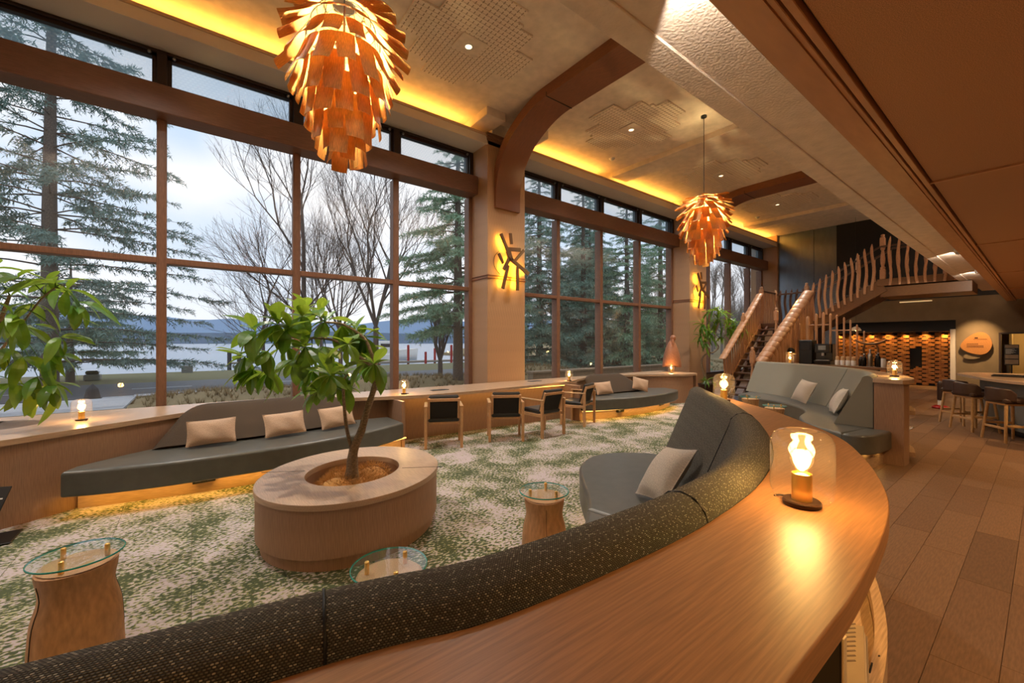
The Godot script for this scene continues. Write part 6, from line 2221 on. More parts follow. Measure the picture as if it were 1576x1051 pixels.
func statue_and_plants() -> void:
	var r := RandomNumberGenerator.new()
	r.seed = 31
	var broad := [leaf_mesh(0.205, 0.088, 0.3), leaf_mesh(0.225, 0.092, 0.55), leaf_mesh(0.185, 0.080, 0.12)]
	# tree in the planter
	var t := thing("potted_tree", Vector3(-3.57, 0.24, -1.07), "small money tree with glossy hand shaped leaves growing from the oak planter", "plant")
	var wood := PackedVector3Array()
	var b := MB.new()
	var tr := curve3(v3list([-3.56, 0.20, -1.06, -3.565, 0.34, -1.06, -3.555, 0.50, -1.06, -3.545, 0.66, -1.07, -3.50, 0.82, -1.12, -3.48, 0.96, -1.15, -3.44, 1.16, -1.20, -3.41, 1.32, -1.23]), 4)
	var rad := PackedFloat32Array()
	for i in tr.size():
		var u := float(i) / (tr.size() - 1)
		rad.append(0.072 * exp(-u * 5.0) + lerpf(0.036, 0.020, u) * (1.0 + 0.06 * sin(i * 2.1)))
	b.tube(tr, rad, 14)
	var trunk := part("trunk", b, M.bark_pale, t)
	wood.append_array(tr.slice(12))
	var br := [[-3.545, 0.64, -1.065, -3.565, 0.83, -1.02, -3.59, 1.10, -1.00, -3.58, 1.24, -1.00, -3.56, 1.29, -1.03], [-3.41, 1.31, -1.23, -3.44, 1.46, -1.18, -3.48, 1.59, -1.13, -3.58, 1.70, -1.00, -3.68, 1.72, -0.88], [-3.41, 1.31, -1.23, -3.47, 1.39, -1.15, -3.55, 1.47, -1.06, -3.64, 1.57, -0.94, -3.75, 1.59, -0.79, -3.88, 1.60, -0.62]]
	for q in br:
		b = MB.new()
		var c := curve3(v3list(q), 4)
		var rr := PackedFloat32Array()
		for i in c.size(): rr.append(lerpf(0.018, 0.007, float(i) / c.size()))
		b.tube(c, rr, 8)
		part("branch", b, M.bark_pale, trunk)
		wood.append_array(c)
	whorls(t, v3list([-3.85, 1.64, -0.40, -4.12, 1.43, -0.35, -3.88, 1.48, -0.49, -4.12, 1.32, -0.41, -4.05, 1.31, -0.52, -3.63, 1.69, -0.52, -3.54, 1.66, -0.58, -4.11, 1.52, -0.66, -3.68, 1.41, -0.65, -3.62, 1.76, -0.69, -4.00, 1.86, -0.80, -3.70, 1.80, -0.83, -3.90, 1.74, -0.93, -3.67, 1.52, -0.86, -3.76, 1.40, -0.91, -3.55, 1.52, -0.70, -3.83, 1.31, -0.81, -3.93, 1.23, -0.92, -3.61, 1.69, -0.99, -3.67, 1.66, -1.12, -3.59, 1.60, -1.16, -3.29, 1.54, -0.95, -3.67, 1.47, -1.15, -3.53, 1.38, -1.17, -3.32, 1.38, -1.16, -3.36, 1.30, -0.84, -3.83, 1.25, -1.05, -3.86, 1.13, -0.86, -3.84, 1.16, -1.08]), wood, broad, 7, r)
	# plant in the window counter, its trunk out in the light by the glass
	t = thing("potted_plant", Vector3(-6.20, 0.46, 1.52), "money tree with big hanging leaves growing out of the hole in the window counter", "plant")
	b = MB.new()
	var tk := curve3(v3list([-6.20, 0.44, 1.52, -6.20, 0.9, 1.54, -6.12, 1.35, 1.50, -6.08, 1.7, 1.45, -5.98, 2.0, 1.36]), 4)
	b.tube(tk, PackedFloat32Array([0.045, 0.04, 0.038, 0.035, 0.033, 0.03, 0.028, 0.027, 0.026, 0.025, 0.024, 0.022, 0.02, 0.018, 0.016, 0.014, 0.012]), 10)
	part("trunk", b, M.bark_pale, t)
	b = MB.new()
	var bk := curve3(v3list([-6.12, 1.35, 1.50, -5.98, 1.55, 1.38, -5.80, 1.72, 1.25, -5.66, 1.95, 1.10, -5.60, 2.06, 1.0]), 4)
	b.tube(bk, PackedFloat32Array([0.02, 0.016, 0.014, 0.012, 0.010, 0.009, 0.008]), 7)
	part("branch", b, M.bark_pale, t)
	b = MB.new()
	b.lathe(PackedVector2Array([Vector2(0.335, 0.66), Vector2(0.2, 0.67), Vector2(0, 0.675)]), 24, Transform3D(Basis.IDENTITY, Vector3(-6.20, 0, 1.52)))
	part("soil", b, M.coir, t)
	wood = PackedVector3Array()
	wood.append_array(tk); wood.append_array(bk)
	var big := [leaf_mesh(0.25, 0.085, 0.5), leaf_mesh(0.28, 0.09, 0.9), leaf_mesh(0.22, 0.08, 0.3)]
	whorls(t, v3list([-5.60, 2.10, 1.00, -5.46, 2.03, 0.90, -5.58, 1.93, 0.87, -5.76, 2.10, 1.09, -5.62, 2.13, 1.23, -5.62, 1.80, 1.26, -5.62, 1.70, 1.18, -5.85, 1.92, 1.20, -5.71, 1.42, 1.22, -5.66, 1.24, 1.12, -5.58, 1.44, 1.02, -5.55, 1.60, 0.96, -5.60, 1.18, 1.02, -5.72, 1.18, 1.28, -5.87, 1.50, 1.35, -5.76, 1.10, 1.19, -6.20, 1.75, 1.65, -6.13, 1.72, 1.40, -6.30, 1.5, 1.85, -5.95, 2.2, 1.5, -6.2, 2.1, 1.7]), wood, big, 5, r)
	# plant by the far column: bent trunk, narrow leaves
	var pot := thing("plant_pot", Vector3(-6.30, 0, -12.30), "low dark pot on the floor holding the bent potted tree", "pot")
	b = MB.new()
	b.lathe(PackedVector2Array([Vector2(0, 0), Vector2(0.20, 0), Vector2(0.24, 0.30), Vector2(0.25, 0.32), Vector2(0.22, 0.32), Vector2(0.21, 0.28), Vector2(0.0, 0.28)]), 26, Transform3D(Basis.IDENTITY, Vector3(-6.30, 0, -12.30)))
	part("pot", b, M.stair_dark, pot)
	t = thing("potted_plant", Vector3(-6.30, 0.28, -12.30), "tall potted tree with a bent bare trunk and narrow leaves beside the far column", "plant")
	b = MB.new()
	tk = curve3(v3list([-6.28, 0.24, -12.28, -6.31, 0.55, -12.22, -6.38, 0.95, -12.15, -6.30, 1.20, -12.22, -6.13, 1.27, -12.40, -6.05, 1.42, -12.52, -6.14, 1.60, -12.50, -6.12, 1.85, -12.48, -6.05, 2.15, -12.55]), 5)
	b.tube(tk, PackedFloat32Array([0.05, 0.048, 0.046, 0.044, 0.042, 0.04, 0.038, 0.036, 0.034, 0.032, 0.03, 0.03, 0.028, 0.028, 0.026, 0.025, 0.024, 0.023, 0.022, 0.02, 0.02]), 10)
	part("trunk", b, M.bark_pale, t)
	wood = PackedVector3Array(); wood.append_array(tk.slice(22))
	var lance := [leaf_mesh(0.36, 0.060, 0.45, 0.8), leaf_mesh(0.40, 0.064, 0.8, 0.8), leaf_mesh(0.32, 0.056, 0.25, 0.8)]
	whorls(t, v3list([-6.25, 2.46, -12.35, -6.33, 2.1, -12.12, -6.38, 1.76, -12.10, -6.13, 2.55, -12.46, -5.9, 2.44, -12.40, -5.92, 2.29, -12.9, -5.83, 2.1, -13.0, -5.72, 1.85, -13.1, -5.9, 1.99, -12.79, -6.18, 2.09, -12.56, -6.15, 1.82, -12.2, -6.1, 1.74, -12.79, -5.8, 1.75, -12.91, -6.22, 1.55, -12.05, -5.60, 2.0, -12.93, -6.16, 2.29, -12.72, -6.22, 1.9, -12.3]), wood, lance, 12, r, 1.15)
	var lowp := [leaf_mesh(0.22, 0.04, 0.6, 0.8)]
	var u := thing("potted_plant", Vector3(-6.18, 0.28, -12.05), "low grassy plant at the foot of the bent potted tree", "plant")
	var w2 := PackedVector3Array([Vector3(-6.2, 0.30, -12.1), Vector3(-6.2, 0.38, -12.1)])
	whorls(u, v3list([-6.16, 0.42, -12.05, -6.30, 0.42, -12.12, -6.08, 0.40, -12.2]), w2, lowp, 8, r, 1.1)
	# carved figure: a bowed head over a pleated cloak, on two legs
	var s := thing("carved_figure", Vector3(-6.40, 0.75, -10.57), "carved wooden figure with a bowed head and pleated cloak, standing on the window counter", "sculpture")
	var loops := []
	var cx := -6.40; var cz := -10.57
	for i in 17:
		var v := i / 16.0
		var y := 0.75 + 0.20 + 0.66 * v
		var w := (0.058 + 0.235 * pow(maxf(0.0, 1.0 - pow(v, 1.7)), 0.75)) * (1.0 if i > 0 else 0.97)
		var l := []
		for k in 48:
			var a := TAU * k / 48
			var pl := 1.0 + 0.030 * sin(a * 24.0) * (1.0 - v * 0.7)
			l.append(Vector3(cx + cos(a) * w * 0.80 * pl, y - 0.09 * (0.5 - 0.5 * sin(a * 2.0 - 0.4)) * (1.0 - v), cz + sin(a) * w * pl))
		loops.append(l)
	b = MB.new(); b.loft(loops); part("cloak", b, M.statue_wood, s)
	b = MB.new()
	b.ball(Vector3(cx + 0.025, 1.68, cz - 0.02), Vector3(0.075, 0.085, 0.085), 18)
	b.tube(PackedVector3Array([Vector3(cx, 1.56, cz), Vector3(cx + 0.015, 1.64, cz - 0.01)]), PackedFloat32Array([0.075, 0.06]), 14)
	part("head", b, M.statue_wood, s)
	b = MB.new()
	b.tube(curve3([Vector3(cx + 0.06, 1.64, cz + 0.05), Vector3(cx + 0.09, 1.52, cz + 0.085), Vector3(cx + 0.11, 1.42, cz + 0.10)], 5), PackedFloat32Array([0.035, 0.038, 0.036, 0.034, 0.032, 0.03, 0.026, 0.022, 0.018, 0.014, 0.008]), 10)
	part("plait", b, M.statue_wood, s)
	for d in [-0.05, 0.05]:
		b = MB.new()
		b.tube(PackedVector3Array([Vector3(cx + 0.02, 0.75, cz + d), Vector3(cx + 0.01, 0.88, cz + d * 0.9), Vector3(cx, 1.02, cz + d * 0.8)]), PackedFloat32Array([0.034, 0.030, 0.036]), 12)
		part("leg", b, M.statue_wood, s)

# ---------------------------------------------------------------- small things
func small_things() -> void:
	# leaning menu stand at the left, on its foot
	var t := thing("menu_stand", Vector3(-5.02, 0.008, 1.16), "black tilted menu stand with white writing, on the carpet before the window counter", "sign stand")
	var b := MB.new()
	b.bb(Vector3(-5.17, 0.008, 1.10), Vector3(-4.87, 0.02, 1.36), 0.004)
	part("foot", b, M.black, t)
	var bas := Basis(Vector3.UP, 1.15) * Basis(Vector3.RIGHT, -0.55)
	b = MB.new()
	b.box(Vector3(-5.02, 0.28, 1.26), Vector3(0.21, 0.30, 0.008), bas, 0.003)
	part("board", b, M.black, t)
	b = MB.new()
	b.bar(Vector3(-5.03, 0.02, 1.25), Vector3(-5.03, 0.28, 1.25), 0.014, 0.014)
	part("post", b, M.black, t)
	b = MB.new()
	for k in 5: b.box(Vector3(-5.02, 0.28, 1.26) + bas * Vector3(0.0 + 0.02 * (k % 2), 0.10 - 0.045 * k, 0.0045), Vector3([0.05, 0.13, 0.10, 0.14, 0.07][k], 0.010, 0.002), bas, 0.0)
	part("writing", b, M.white, t)
	# picture book lying tilted on the counter shelf
	var bk := thing("book", Vector3(-0.36, 0.66, -1.36), "picture book with a patterned cover lying on the shelf under the near counter", "book")
	var bb2 := Basis(Vector3.UP, 0.22) * Basis(Vector3.BACK, 0.30)
	var c := Vector3(-0.375, 0.715, -1.34)
	b = MB.new(); b.box(c, Vector3(0.19, 0.022, 0.26), bb2, 0.002); part("pages", b, M.cream, bk)
	b = MB.new(); b.box(c + bb2 * Vector3(0, 0.0125, 0), Vector3(0.196, 0.003, 0.266), bb2, 0.001); b.box(c + bb2 * Vector3(0, -0.0125, 0), Vector3(0.196, 0.003, 0.266), bb2, 0.001); part("cover", b, M.concrete, bk)
	b = MB.new(); b.box(c + bb2 * Vector3(-0.002, 0, 0.132), Vector3(0.194, 0.026, 0.003), bb2, 0.001); part("spine", b, M.bronze, bk)
	b = MB.new()
	for k in 9: b.box(c + bb2 * Vector3(0.0, 0.0145, -0.11 + 0.022 * k), Vector3(0.17, 0.001, 0.006), bb2 * Basis(Vector3.UP, 0.35), 0.0)
	part("cover_print", b, M.stair_dark, bk)
	b = MB.new()
	for k in 8: b.box(c + bb2 * Vector3(-0.07 + 0.02 * k, 0.0, 0.134), Vector3(0.012, 0.012, 0.001), bb2, 0.0)
	part("spine_lettering", b, M.brass, bk)
	var d := thing("book", Vector3(-0.38, 0.66, -1.06), "dark covered book standing on the shelf under the near counter", "book")
	b = MB.new(); b.bb(Vector3(-0.40, 0.66, -1.16), Vector3(-0.28, 0.90, -1.13), 0.002); part("cover", b, M.black, d)
	b = MB.new(); b.bb(Vector3(-0.398, 0.663, -1.155), Vector3(-0.275, 0.897, -1.135), 0.0); part("pages", b, M.cream, d)
	var e := thing("book_rest", Vector3(-0.275, 0.66, -1.40), "thin black wire book rest beside the picture book", "book rest")
	b = MB.new()
	b.tube(curve3([Vector3(-0.285, 0.665, -1.36), Vector3(-0.28, 0.70, -1.365), Vector3(-0.285, 0.705, -1.42), Vector3(-0.285, 0.68, -1.44), Vector3(-0.28, 0.705, -1.47), Vector3(-0.285, 0.665, -1.48)], 5), PackedFloat32Array([0.0022]), 6)
	part("wire", b, M.black, e)

# ---------------------------------------------------------------- outdoors
func spray_mesh(seed_: int, l := 0.55, n := 30) -> ArrayMesh:
	# a clump of twig ends bristling with needles, longer than broad, hanging a little
	var r := RandomNumberGenerator.new()
	r.seed = seed_
	var b := MB.new()
	for t in 5:
		var a := TAU * t / 5 + r.randf()
		var dir := Vector3(cos(a) * 0.55, sin(a) * 0.30 - 0.12, 1.0).normalized()
		var ln := l * r.randf_range(0.6, 1.0)
		for i in n / 5:
			var u := (i + 0.5) / (n / 5)
			var p := dir * (ln * u) + Vector3(0, -0.08 * u * u * l, 0)
			for s in [-1.0, 1.0]:
				var ax := dir.cross(Vector3(r.randfn(), r.randfn(), r.randfn())).normalized()
				var d := (dir * 0.8 + ax * 0.9).normalized()
				var w := d.cross(Vector3(r.randfn(), r.randfn(), r.randfn())).normalized() * l * 0.030
				b.face(p - w, p + w, p + d * l * 0.26 * r.randf_range(0.7, 1.2), Vector3.UP)
	return b.mesh()

var sprays := []

func conifer(at: Vector3, h: float, reach: float, first: float, m: Material, label: String, seed_: int, step := 0.42, dens := 1.0, droop := 0.35, trunk_r := 0.17, sprsize := 1.0) -> void:
	var r := RandomNumberGenerator.new()
	r.seed = seed_
	var t := thing("conifer_tree", at, label, "tree", "conifers outside the windows")
	var b := MB.new()
	b.tube(PackedVector3Array([at + Vector3(0, -0.3, 0), at + Vector3(0.03, h * 0.33, 0.02), at + Vector3(-0.02, h * 0.66, 0), at + Vector3(0, h, 0)]), PackedFloat32Array([trunk_r * 1.15, trunk_r * 0.9, trunk_r * 0.55, 0.02]), 10)
	part("trunk", b, M.conifer_bark, t)
	var limbs := MB.new()
	var xs := [[], []]
	var y := first
	while y < h - 0.3:
		var u := (y - first) / (h - first)
		var n := 4 + r.randi() % 3
		var ph := r.randf() * TAU
		for k in n:
			var a := ph + TAU * k / n + r.randf_range(-0.35, 0.35)
			var L := reach * (1.0 - pow(u, 1.15)) * r.randf_range(0.65, 1.1) + 0.25
			var dir := Vector3(cos(a), 0, sin(a))
			var pts := PackedVector3Array()
			for i in 6:
				var v := i / 5.0
				pts.append(at + Vector3(0, y + r.randf_range(-0.05, 0.05), 0) + dir * (L * v) + Vector3(0, L * (0.10 * v - droop * v * v + 0.10 * v * v * v), 0))
			limbs.tube(pts, PackedFloat32Array([0.035, 0.028, 0.022, 0.016, 0.010, 0.004]), 4, false)
			var cnt := int(L / 0.16 * dens)
			for i in cnt:
				var v := 0.22 + 0.78 * (i + r.randf()) / cnt
				var f := v * 5.0
				var q := pts[int(f)].lerp(pts[mini(int(f) + 1, 5)], f - int(f)) if int(f) < 5 else pts[5]
				var yaw := a + (r.randf_range(0.3, 1.2) * (1.0 if r.randf() < 0.5 else -1.0) if v < 0.93 else 0.0)
				var d := Vector3(cos(yaw), r.randf_range(-0.28, 0.10), sin(yaw)).normalized()
				var sd := d.cross(Vector3.UP).normalized()
				var s := sprsize * r.randf_range(0.7, 1.25) * (1.1 - 0.35 * v) * clampf(L / 1.6, 0.55, 1.2)
				xs[r.randi() % 2].append(Transform3D(Basis(-sd, sd.cross(d), d).scaled(Vector3(s, s, s)), q))
		y += step * r.randf_range(0.7, 1.25)
	part("bough", limbs, M.conifer_bark, t).set_meta("kind", "stuff")
	copies("foliage", sprays[0], m, xs[0], t)
	copies("foliage_tips", sprays[1], m, xs[1], t)

func twig_tree(b: MB, p: Vector3, d: Vector3, l: float, rad: float, depth: int, r: RandomNumberGenerator, up: float, tw: MB) -> void:
	var bend := Vector3(r.randfn(), r.randfn() * 0.5, r.randfn()) * 0.10
	var m := p + d * l * 0.5 + bend * l * 0.3
	var e := p + (d + bend).normalized() * l
	(b if rad > 0.035 else tw).tube(PackedVector3Array([p, m, e]), PackedFloat32Array([rad, rad * 0.85, rad * 0.70]), 5 if rad > 0.03 else 3, false)
	if depth == 0: return
	var n := 2 + (1 if r.randf() < 0.8 else 0)
	for k in n:
		var ax := Vector3(r.randfn(), r.randfn(), r.randfn()).cross(d).normalized()
		var an := r.randf_range(0.25, 0.75) if k > 0 else r.randf_range(0.05, 0.3)
		var nd := (d.rotated(ax, an) + Vector3(0, up, 0)).normalized()
		twig_tree(b, e if k < 2 else m, nd, l * r.randf_range(0.62, 0.88), rad * (0.70 if k == 0 else 0.55), depth - 1, r, up, tw)

func bare_tree(at: Vector3, trunk: float, l: float, depth: int, stems: int, label: String, seed_: int, rad := 0.13, up := 0.16, called := "bare_tree") -> Node3D:
	var r := RandomNumberGenerator.new()
	r.seed = seed_
	var t := thing(called, at, label, "tree", "bare trees outside the windows")
	var b := MB.new()
	var tw := MB.new()
	b.tube(PackedVector3Array([at + Vector3(0, -0.3, 0), at + Vector3(0.02, trunk * 0.5, 0), at + Vector3(0, trunk, 0)]), PackedFloat32Array([rad * 1.15, rad, rad * 0.95]), 8)
	for k in stems:
		var a := TAU * k / stems + r.randf()
		var tilt := 0.0 if stems == 1 else r.randf_range(0.22, 0.42)
		twig_tree(b, at + Vector3(0, trunk, 0), Vector3(cos(a) * sin(tilt), cos(tilt), sin(a) * sin(tilt)), l, rad * (0.95 if stems == 1 else 0.6), depth, r, up, tw)
		if stems == 1:
			for h in 12:
				var aa := r.randf() * TAU
				twig_tree(b, at + Vector3(0, trunk * r.randf_range(0.45, 1.0), 0), Vector3(cos(aa) * 0.8, 0.6, sin(aa) * 0.8).normalized(), l * 0.6, rad * 0.35, maxi(depth - 2, 1), r, up, tw)
	var tk := part("trunk", b, M.twig, t)
	part("twigs", tw, M.twig, tk).set_meta("kind", "stuff")
	return t

func outdoors() -> void:
	sprays = [spray_mesh(1), spray_mesh(2, 0.50)]
	var b := MB.new()
	b.bb(Vector3(-36.0, -1.6, -140), Vector3(-7.9, -0.42, 60), 0.0)
	struct_("ground", b, M.lawn, "lawn and lakeside ground outside the windows")
	b = MB.new()
	b.bb(Vector3(-27.0, -0.43, -140), Vector3(-20.4, -0.39, 60), 0.01)
	struct_("road", b, M.asphalt, "grey lakeside road running along the shore")
	b = MB.new()
	for z in [-9.0, -4.0, 1.0, 6.0]: b.bb(Vector3(-23.6, -0.392, z - 1.0), Vector3(-23.45, -0.385, z + 1.0), 0.0)
	for q in [[-20.7, 0.7, 1.0], [-20.3, 1.8, 0.7]]: b.bb(Vector3(q[0] - 0.25, -0.392, q[1] - q[2]), Vector3(q[0] + 0.1, -0.384, q[1] + q[2]), 0.0)
	single("road_marking", b, M.snow_edge, Vector3(-23, -0.39, 0), "pale painted lines on the lakeside road", "road marking")
	b = MB.new()
	b.bb(Vector3(-37.5, -1.6, -140), Vector3(-35.2, -0.5, 60), 0.25)
	single("shore_kerb", b, M.snow_edge, Vector3(-36, -1.0, -10), "pale kerb stones along the edge of the lake", "kerb")
	# mounds of dry grass
	var loops := []
	var r := RandomNumberGenerator.new()
	r.seed = 8
	for i in 40:
		var z := 3.0 - 1.1 * i
		var hh := 0.55 * smoothstep(3.0, -2.0, z) * (0.8 + 0.25 * sin(i * 0.9)) * (1.0 + 0.35 * smoothstep(-7.0, -11.0, z))
		var l := []
		for k in 9:
			var v := k / 8.0
			l.append(Vector3(lerpf(-20.0, -13.0, v), -0.42 + hh * sin(PI * v) + 0.05 * sin(i * 1.7 + k * 2.3) * sin(PI * v), z))
		l.append(Vector3(-13.0, -0.6, z)); l.append(Vector3(-20.0, -0.6, z))
		loops.append(l)
	b = MB.new()
	b.loft(loops)
	struct_("ground_mound", b, M.dry_grass, "low mound of dry winter grass between road and building")
	var tuft := MB.new()
	for i in 9:
		var a := r.randf() * TAU
		var w := Vector3(-sin(a), 0, cos(a)) * 0.012
		tuft.face(-w, w, Vector3(cos(a) * 0.13, r.randf_range(0.12, 0.26), sin(a) * 0.13), Vector3.UP)
	var gx := []
	for i in 2600:
		var z := r.randf_range(-34.0, 1.5); var v := r.randf()
		var ii := (3.0 - z) / 1.1
		var hh := 0.55 * smoothstep(3.0, -2.0, z) * (0.8 + 0.25 * sin(ii * 0.9)) * (1.0 + 0.35 * smoothstep(-7.0, -11.0, z))
		gx.append(Transform3D(Basis(Vector3.UP, r.randf() * TAU), Vector3(lerpf(-20.0, -13.0, v), -0.44 + hh * sin(PI * v), z)))
	var gr := thing("dry_grass", Vector3(-16, -0.4, -12), "tufts of dry grass on the mound beside the road", "grass")
	gr.set_meta("kind", "stuff")
	copies("tufts", tuft.mesh(), M.dry_grass, gx, gr)
	# lake and the far shore
	b = MB.new()
	b.quad(Vector3(-37.0, -0.9, -2500), Vector3(-37.0, -0.9, 2500), Vector3(-3000, -0.9, 2500), Vector3(-3000, -0.9, -2500), Vector3.UP)
	struct_("lake", b, M.lake_water, "wide pale blue lake reaching to the far hills")
	var f := FastNoiseLite.new()
	f.seed = 6; f.frequency = 0.0009; f.fractal_octaves = 3
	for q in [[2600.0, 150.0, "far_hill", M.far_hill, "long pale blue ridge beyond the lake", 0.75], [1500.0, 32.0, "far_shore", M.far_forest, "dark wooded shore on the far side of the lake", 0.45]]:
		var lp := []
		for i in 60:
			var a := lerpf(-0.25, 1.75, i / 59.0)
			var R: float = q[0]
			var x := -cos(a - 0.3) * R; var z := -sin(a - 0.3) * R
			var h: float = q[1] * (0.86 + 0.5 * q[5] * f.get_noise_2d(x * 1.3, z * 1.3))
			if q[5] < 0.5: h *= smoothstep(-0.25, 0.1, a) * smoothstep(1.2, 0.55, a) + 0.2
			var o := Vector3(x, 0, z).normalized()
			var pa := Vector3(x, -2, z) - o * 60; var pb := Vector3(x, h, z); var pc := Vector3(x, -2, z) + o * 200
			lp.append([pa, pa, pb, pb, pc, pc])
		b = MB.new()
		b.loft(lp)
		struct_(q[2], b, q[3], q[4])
	# trees
	conifer(Vector3(-23.6, -0.4, 4.35), 21.0, 6.2, 1.2, M.needles_blue, "tall open conifer with a thick grey trunk, before the lake at the nearest window", 11, 0.60, 0.44, 0.26, 0.24, 1.2)
	conifer(Vector3(-29.5, -0.45, 4.75), 6.2, 3.8, 1.0, M.needles_dark, "small dark conifer standing behind the tall grey trunked one, at the lake edge", 12, 0.40, 0.7, 0.20, 0.16, 1.1)
	conifer(Vector3(-15.35, -0.3, -8.96), 12.5, 2.9, 2.5, M.needles_green, "green spruce with a bare lower trunk seen beside the sconce column", 13, 0.46, 0.95, 0.35, 0.20, 1.1)
	conifer(Vector3(-19.0, -0.4, -16.8), 15.0, 3.2, 0.4, M.needles_dark, "dense spruce seen at the near edge of the window behind the desk chairs", 14, 0.44, 0.85, 0.35, 0.2, 1.2)
	conifer(Vector3(-17.6, -0.4, -19.2), 13.0, 3.0, 0.5, M.needles_dark, "dense dark spruce in the second pane behind the desk chairs", 15, 0.44, 0.9, 0.35, 0.2, 1.15)
	conifer(Vector3(-15.4, -0.4, -20.6), 12.2, 2.5, 0.2, M.needles_green, "blue green spruce in the third pane behind the desk chairs", 16, 0.42, 0.95, 0.3, 0.18, 1.1)
	conifer(Vector3(-15.2, -0.4, -23.8), 13.5, 2.8, 0.2, M.needles_green, "tall green spruce at the far edge of the window over the far bench", 17, 0.44, 0.9, 0.3, 0.2, 1.15)
	conifer(Vector3(-24.0, -0.4, -27.0), 16.0, 3.6, 0.5, M.needles_dark, "dark spruce standing farther back between the other spruces", 18, 0.42, 1.2, 0.3, 0.22, 1.3)
	bare_tree(Vector3(-23.0, -0.4, -2.7), 2.6, 1.75, 6, 1, "slim bare tree before the distant hills, nearest the lake view", 22, 0.075)
	bare_tree(Vector3(-21.9, -0.4, -4.25), 4.2, 2.6, 7, 1, "tallest bare tree, with branches reaching over the middle panes", 23, 0.12)
	bare_tree(Vector3(-20.8, -0.4, -5.65), 2.4, 1.45, 6, 4, "short bare tree with a bushy head of upright twigs", 24, 0.10, 0.3)
	bare_tree(Vector3(-19.1, -0.4, -6.76), 2.7, 2.3, 6, 4, "bare tree that forks low into several tall stems, next to the spruce", 25, 0.13, 0.22)
	bare_tree(Vector3(-27.0, -0.4, -6.2), 3.2, 2.2, 6, 2, "bare tree standing farther back across the road behind the forked one", 26, 0.09)
	bare_tree(Vector3(-21.0, -0.4, -11.1), 0.9, 1.0, 5, 5, "small many stemmed shrub tree below the spruce boughs", 27, 0.14, 0.25)
	# birch wood beyond the last window: one grown, the rest copied
	var first := bare_tree(Vector3(-28.0, 0.0, -62.0), 3.4, 2.2, 6, 1, "pale birch of the wood beyond the last window by the stairs", 28, 0.13, 0.12, "birch_tree")
	first.set_meta("group", "birches beyond the last window")
	for c in first.find_children("*", "MeshInstance3D", true, false): (c as MeshInstance3D).material_override = M.birch
	for i in 26:
		var d := 44.0 + 46.0 * r.randf()
		var az := lerpf(-0.62, -0.30, (i + r.randf()) / 26.0)
		dup(first, Vector3(sin(az) * d, -0.3 + (d - 44.0) * 0.06, -cos(az) * d), r.randf() * TAU, "pale birch of the wood beyond the last window by the stairs", "birches beyond the last window")
	b = MB.new()
	b.loft([[Vector3(-75, -1, -40), Vector3(-12, -1, -40), Vector3(-12, -0.5, -40), Vector3(-75, -0.5, -40)], [Vector3(-95, -1, -70), Vector3(-5, -1, -70), Vector3(-5, 2.2, -70), Vector3(-95, 2.2, -70)], [Vector3(-120, -1, -110), Vector3(10, -1, -110), Vector3(10, 6.0, -110), Vector3(-120, 6.0, -110)]])
	struct_("ground_slope", b, M.dry_grass, "gentle wooded slope beyond the last window")
	# low garden wall, deck table, rock, bollard box, parked car, jetty, boats
	b = MB.new()
	b.bb(Vector3(-12.2, -0.5, -23.0), Vector3(-11.9, 0.38, -10.2), 0.01)
	b.bb(Vector3(-12.26, 0.38, -23.0), Vector3(-11.84, 0.46, -10.14), 0.01)
	single("garden_wall", b, M.concrete, Vector3(-12.0, -0.4, -16), "low beige garden wall outside the window behind the desk chairs", "wall")
	b = MB.new()
	b.bb(Vector3(-14.6, -0.42, -9.7), Vector3(-13.9, 0.35, -8.9), 0.015)
	single("stone_planter", b, M.concrete, Vector3(-14.2, -0.42, -9.3), "beige stone block outside at the foot of the spruce", "planter")
	var tb := thing("deck_table", Vector3(-9.6, -0.42, 1.5), "pale slatted wooden deck table outside the nearest window", "table")
	b = MB.new()
	b.bb(Vector3(-10.4, -0.42, 0.95), Vector3(-8.9, 0.47, 2.6), 0.01)
	part("base", b, M.concrete, tb)
	for k in 9:
		b = MB.new()
		b.bb(Vector3(-10.6 + 0.20 * k, 0.49, 0.85), Vector3(-10.6 + 0.20 * k + 0.16, 0.53, 2.7), 0.004)
		part("slat", b, M.snow_edge, tb)
	b = MB.new()
	b.ball(Vector3(-12.9, 0.0, 1.74), Vector3(0.2, 0.65, 0.17), 10)
	single("rock", b, M.rock_dark, Vector3(-12.9, -0.4, 1.74), "dark upright rock outside beside the slatted table", "rock")
	b = MB.new()
	b.bb(Vector3(-35.0, -0.6, -0.05), Vector3(-34.5, 0.05, 0.55), 0.03)
	single("utility_box", b, M.grey_panel, Vector3(-34.7, -0.5, 0.2), "grey utility box by the lake edge next to the window post", "box")
	var car := thing("meter_box", Vector3(-30.5, -0.42, 4.1), "small grey box with a dark glazed front by the lake behind the conifer trunks", "box")
	b = MB.new(); b.bb(Vector3(-30.9, -0.42, 3.8), Vector3(-30.2, -0.1, 4.42), 0.05); part("body", b, M.grey_panel, car)
	b = MB.new(); b.bb(Vector3(-30.8, -0.1, 3.86), Vector3(-30.28, 0.1, 4.36), 0.06); part("glazed_top", b, M.black_gloss, car)
	var je := thing("jetty", Vector3(-42.0, -0.9, -3.2), "short wooden jetty with dark posts standing in the lake", "jetty")
	b = MB.new(); b.bb(Vector3(-43.0, -0.25, -4.3), Vector3(-41.8, -0.1, -2.5), 0.02); part("deck", b, M.deck_wood, je)
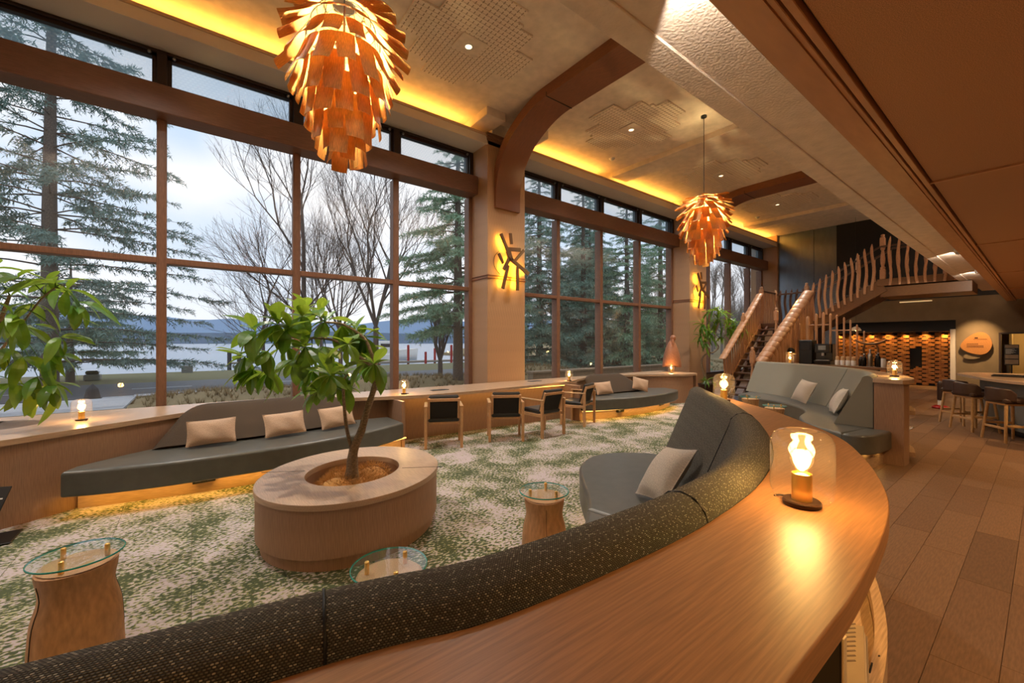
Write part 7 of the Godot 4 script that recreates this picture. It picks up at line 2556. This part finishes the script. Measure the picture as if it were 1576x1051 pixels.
	for z in [-2.5, -3.2, -3.9]:
		for x in [-41.8, -43.0]:
			b = MB.new(); b.lathe(PackedVector2Array([Vector2(0.12, -1.5), Vector2(0.12, 0.75), Vector2(0.0, 0.8)]), 8, Transform3D(Basis.IDENTITY, Vector3(x, 0, z))); part("post", b, M.rock_dark, je)
	# harbour with red posts
	var hb := thing("harbour_jetty", Vector3(-40, -0.9, -20), "low harbour jetty with red mooring posts beyond the spruce", "jetty")
	b = MB.new(); b.bb(Vector3(-41, -0.5, -28.0), Vector3(-39.6, -0.3, -14.0), 0.02); part("deck", b, M.deck_wood, hb)
	for k in 9:
		b = MB.new()
		var z := -14.5 - 1.5 * k
		b.lathe(PackedVector2Array([Vector2(0.13, -1.5), Vector2(0.13, 0.6 + 0.35 * (k % 3)), Vector2(0.0, 0.65 + 0.35 * (k % 3))]), 8, Transform3D(Basis.IDENTITY, Vector3(-40.0 + 0.9 * (k % 2), 0, z)))
		part("mooring_post", b, M.red_paint, hb)
	for q in [[-50.0, -17.5, "white motor boat moored in the harbour, seen beside the forked bare tree", 5.5], [-58.0, -22.5, "large white boat farther out in the harbour behind the red posts", 8.0]]:
		var bo := thing("boat", Vector3(q[0], -0.9, q[1]), q[2], "boat", "boats in the harbour")
		var L: float = q[3]
		var hull := []
		for i in 9:
			var v := i / 8.0
			var w := L * 0.17 * sqrt(maxf(0.03, sin(PI * (0.15 + 0.85 * v) )))
			var z: float = q[1] + (v - 0.5) * L
			var top := -0.9 + L * (0.20 - 0.06 * v)
			hull.append([Vector3(q[0] - w, top, z), Vector3(q[0] + w, top, z), Vector3(q[0] + w * 0.5, -1.2, z), Vector3(q[0] - w * 0.5, -1.2, z)])
		b = MB.new(); b.loft(hull); part("hull", b, M.white, bo)
		b = MB.new(); b.bb(Vector3(q[0] - L * 0.11, -0.9 + L * 0.15, q[1] - L * 0.12), Vector3(q[0] + L * 0.11, -0.9 + L * 0.34, q[1] + L * 0.22), L * 0.02); part("cabin", b, M.white, bo)
		b = MB.new(); b.bb(Vector3(q[0] - L * 0.113, -0.9 + L * 0.23, q[1] - L * 0.10), Vector3(q[0] + L * 0.113, -0.9 + L * 0.29, q[1] + L * 0.20), 0.01); part("window_band", b, M.black_gloss, bo)
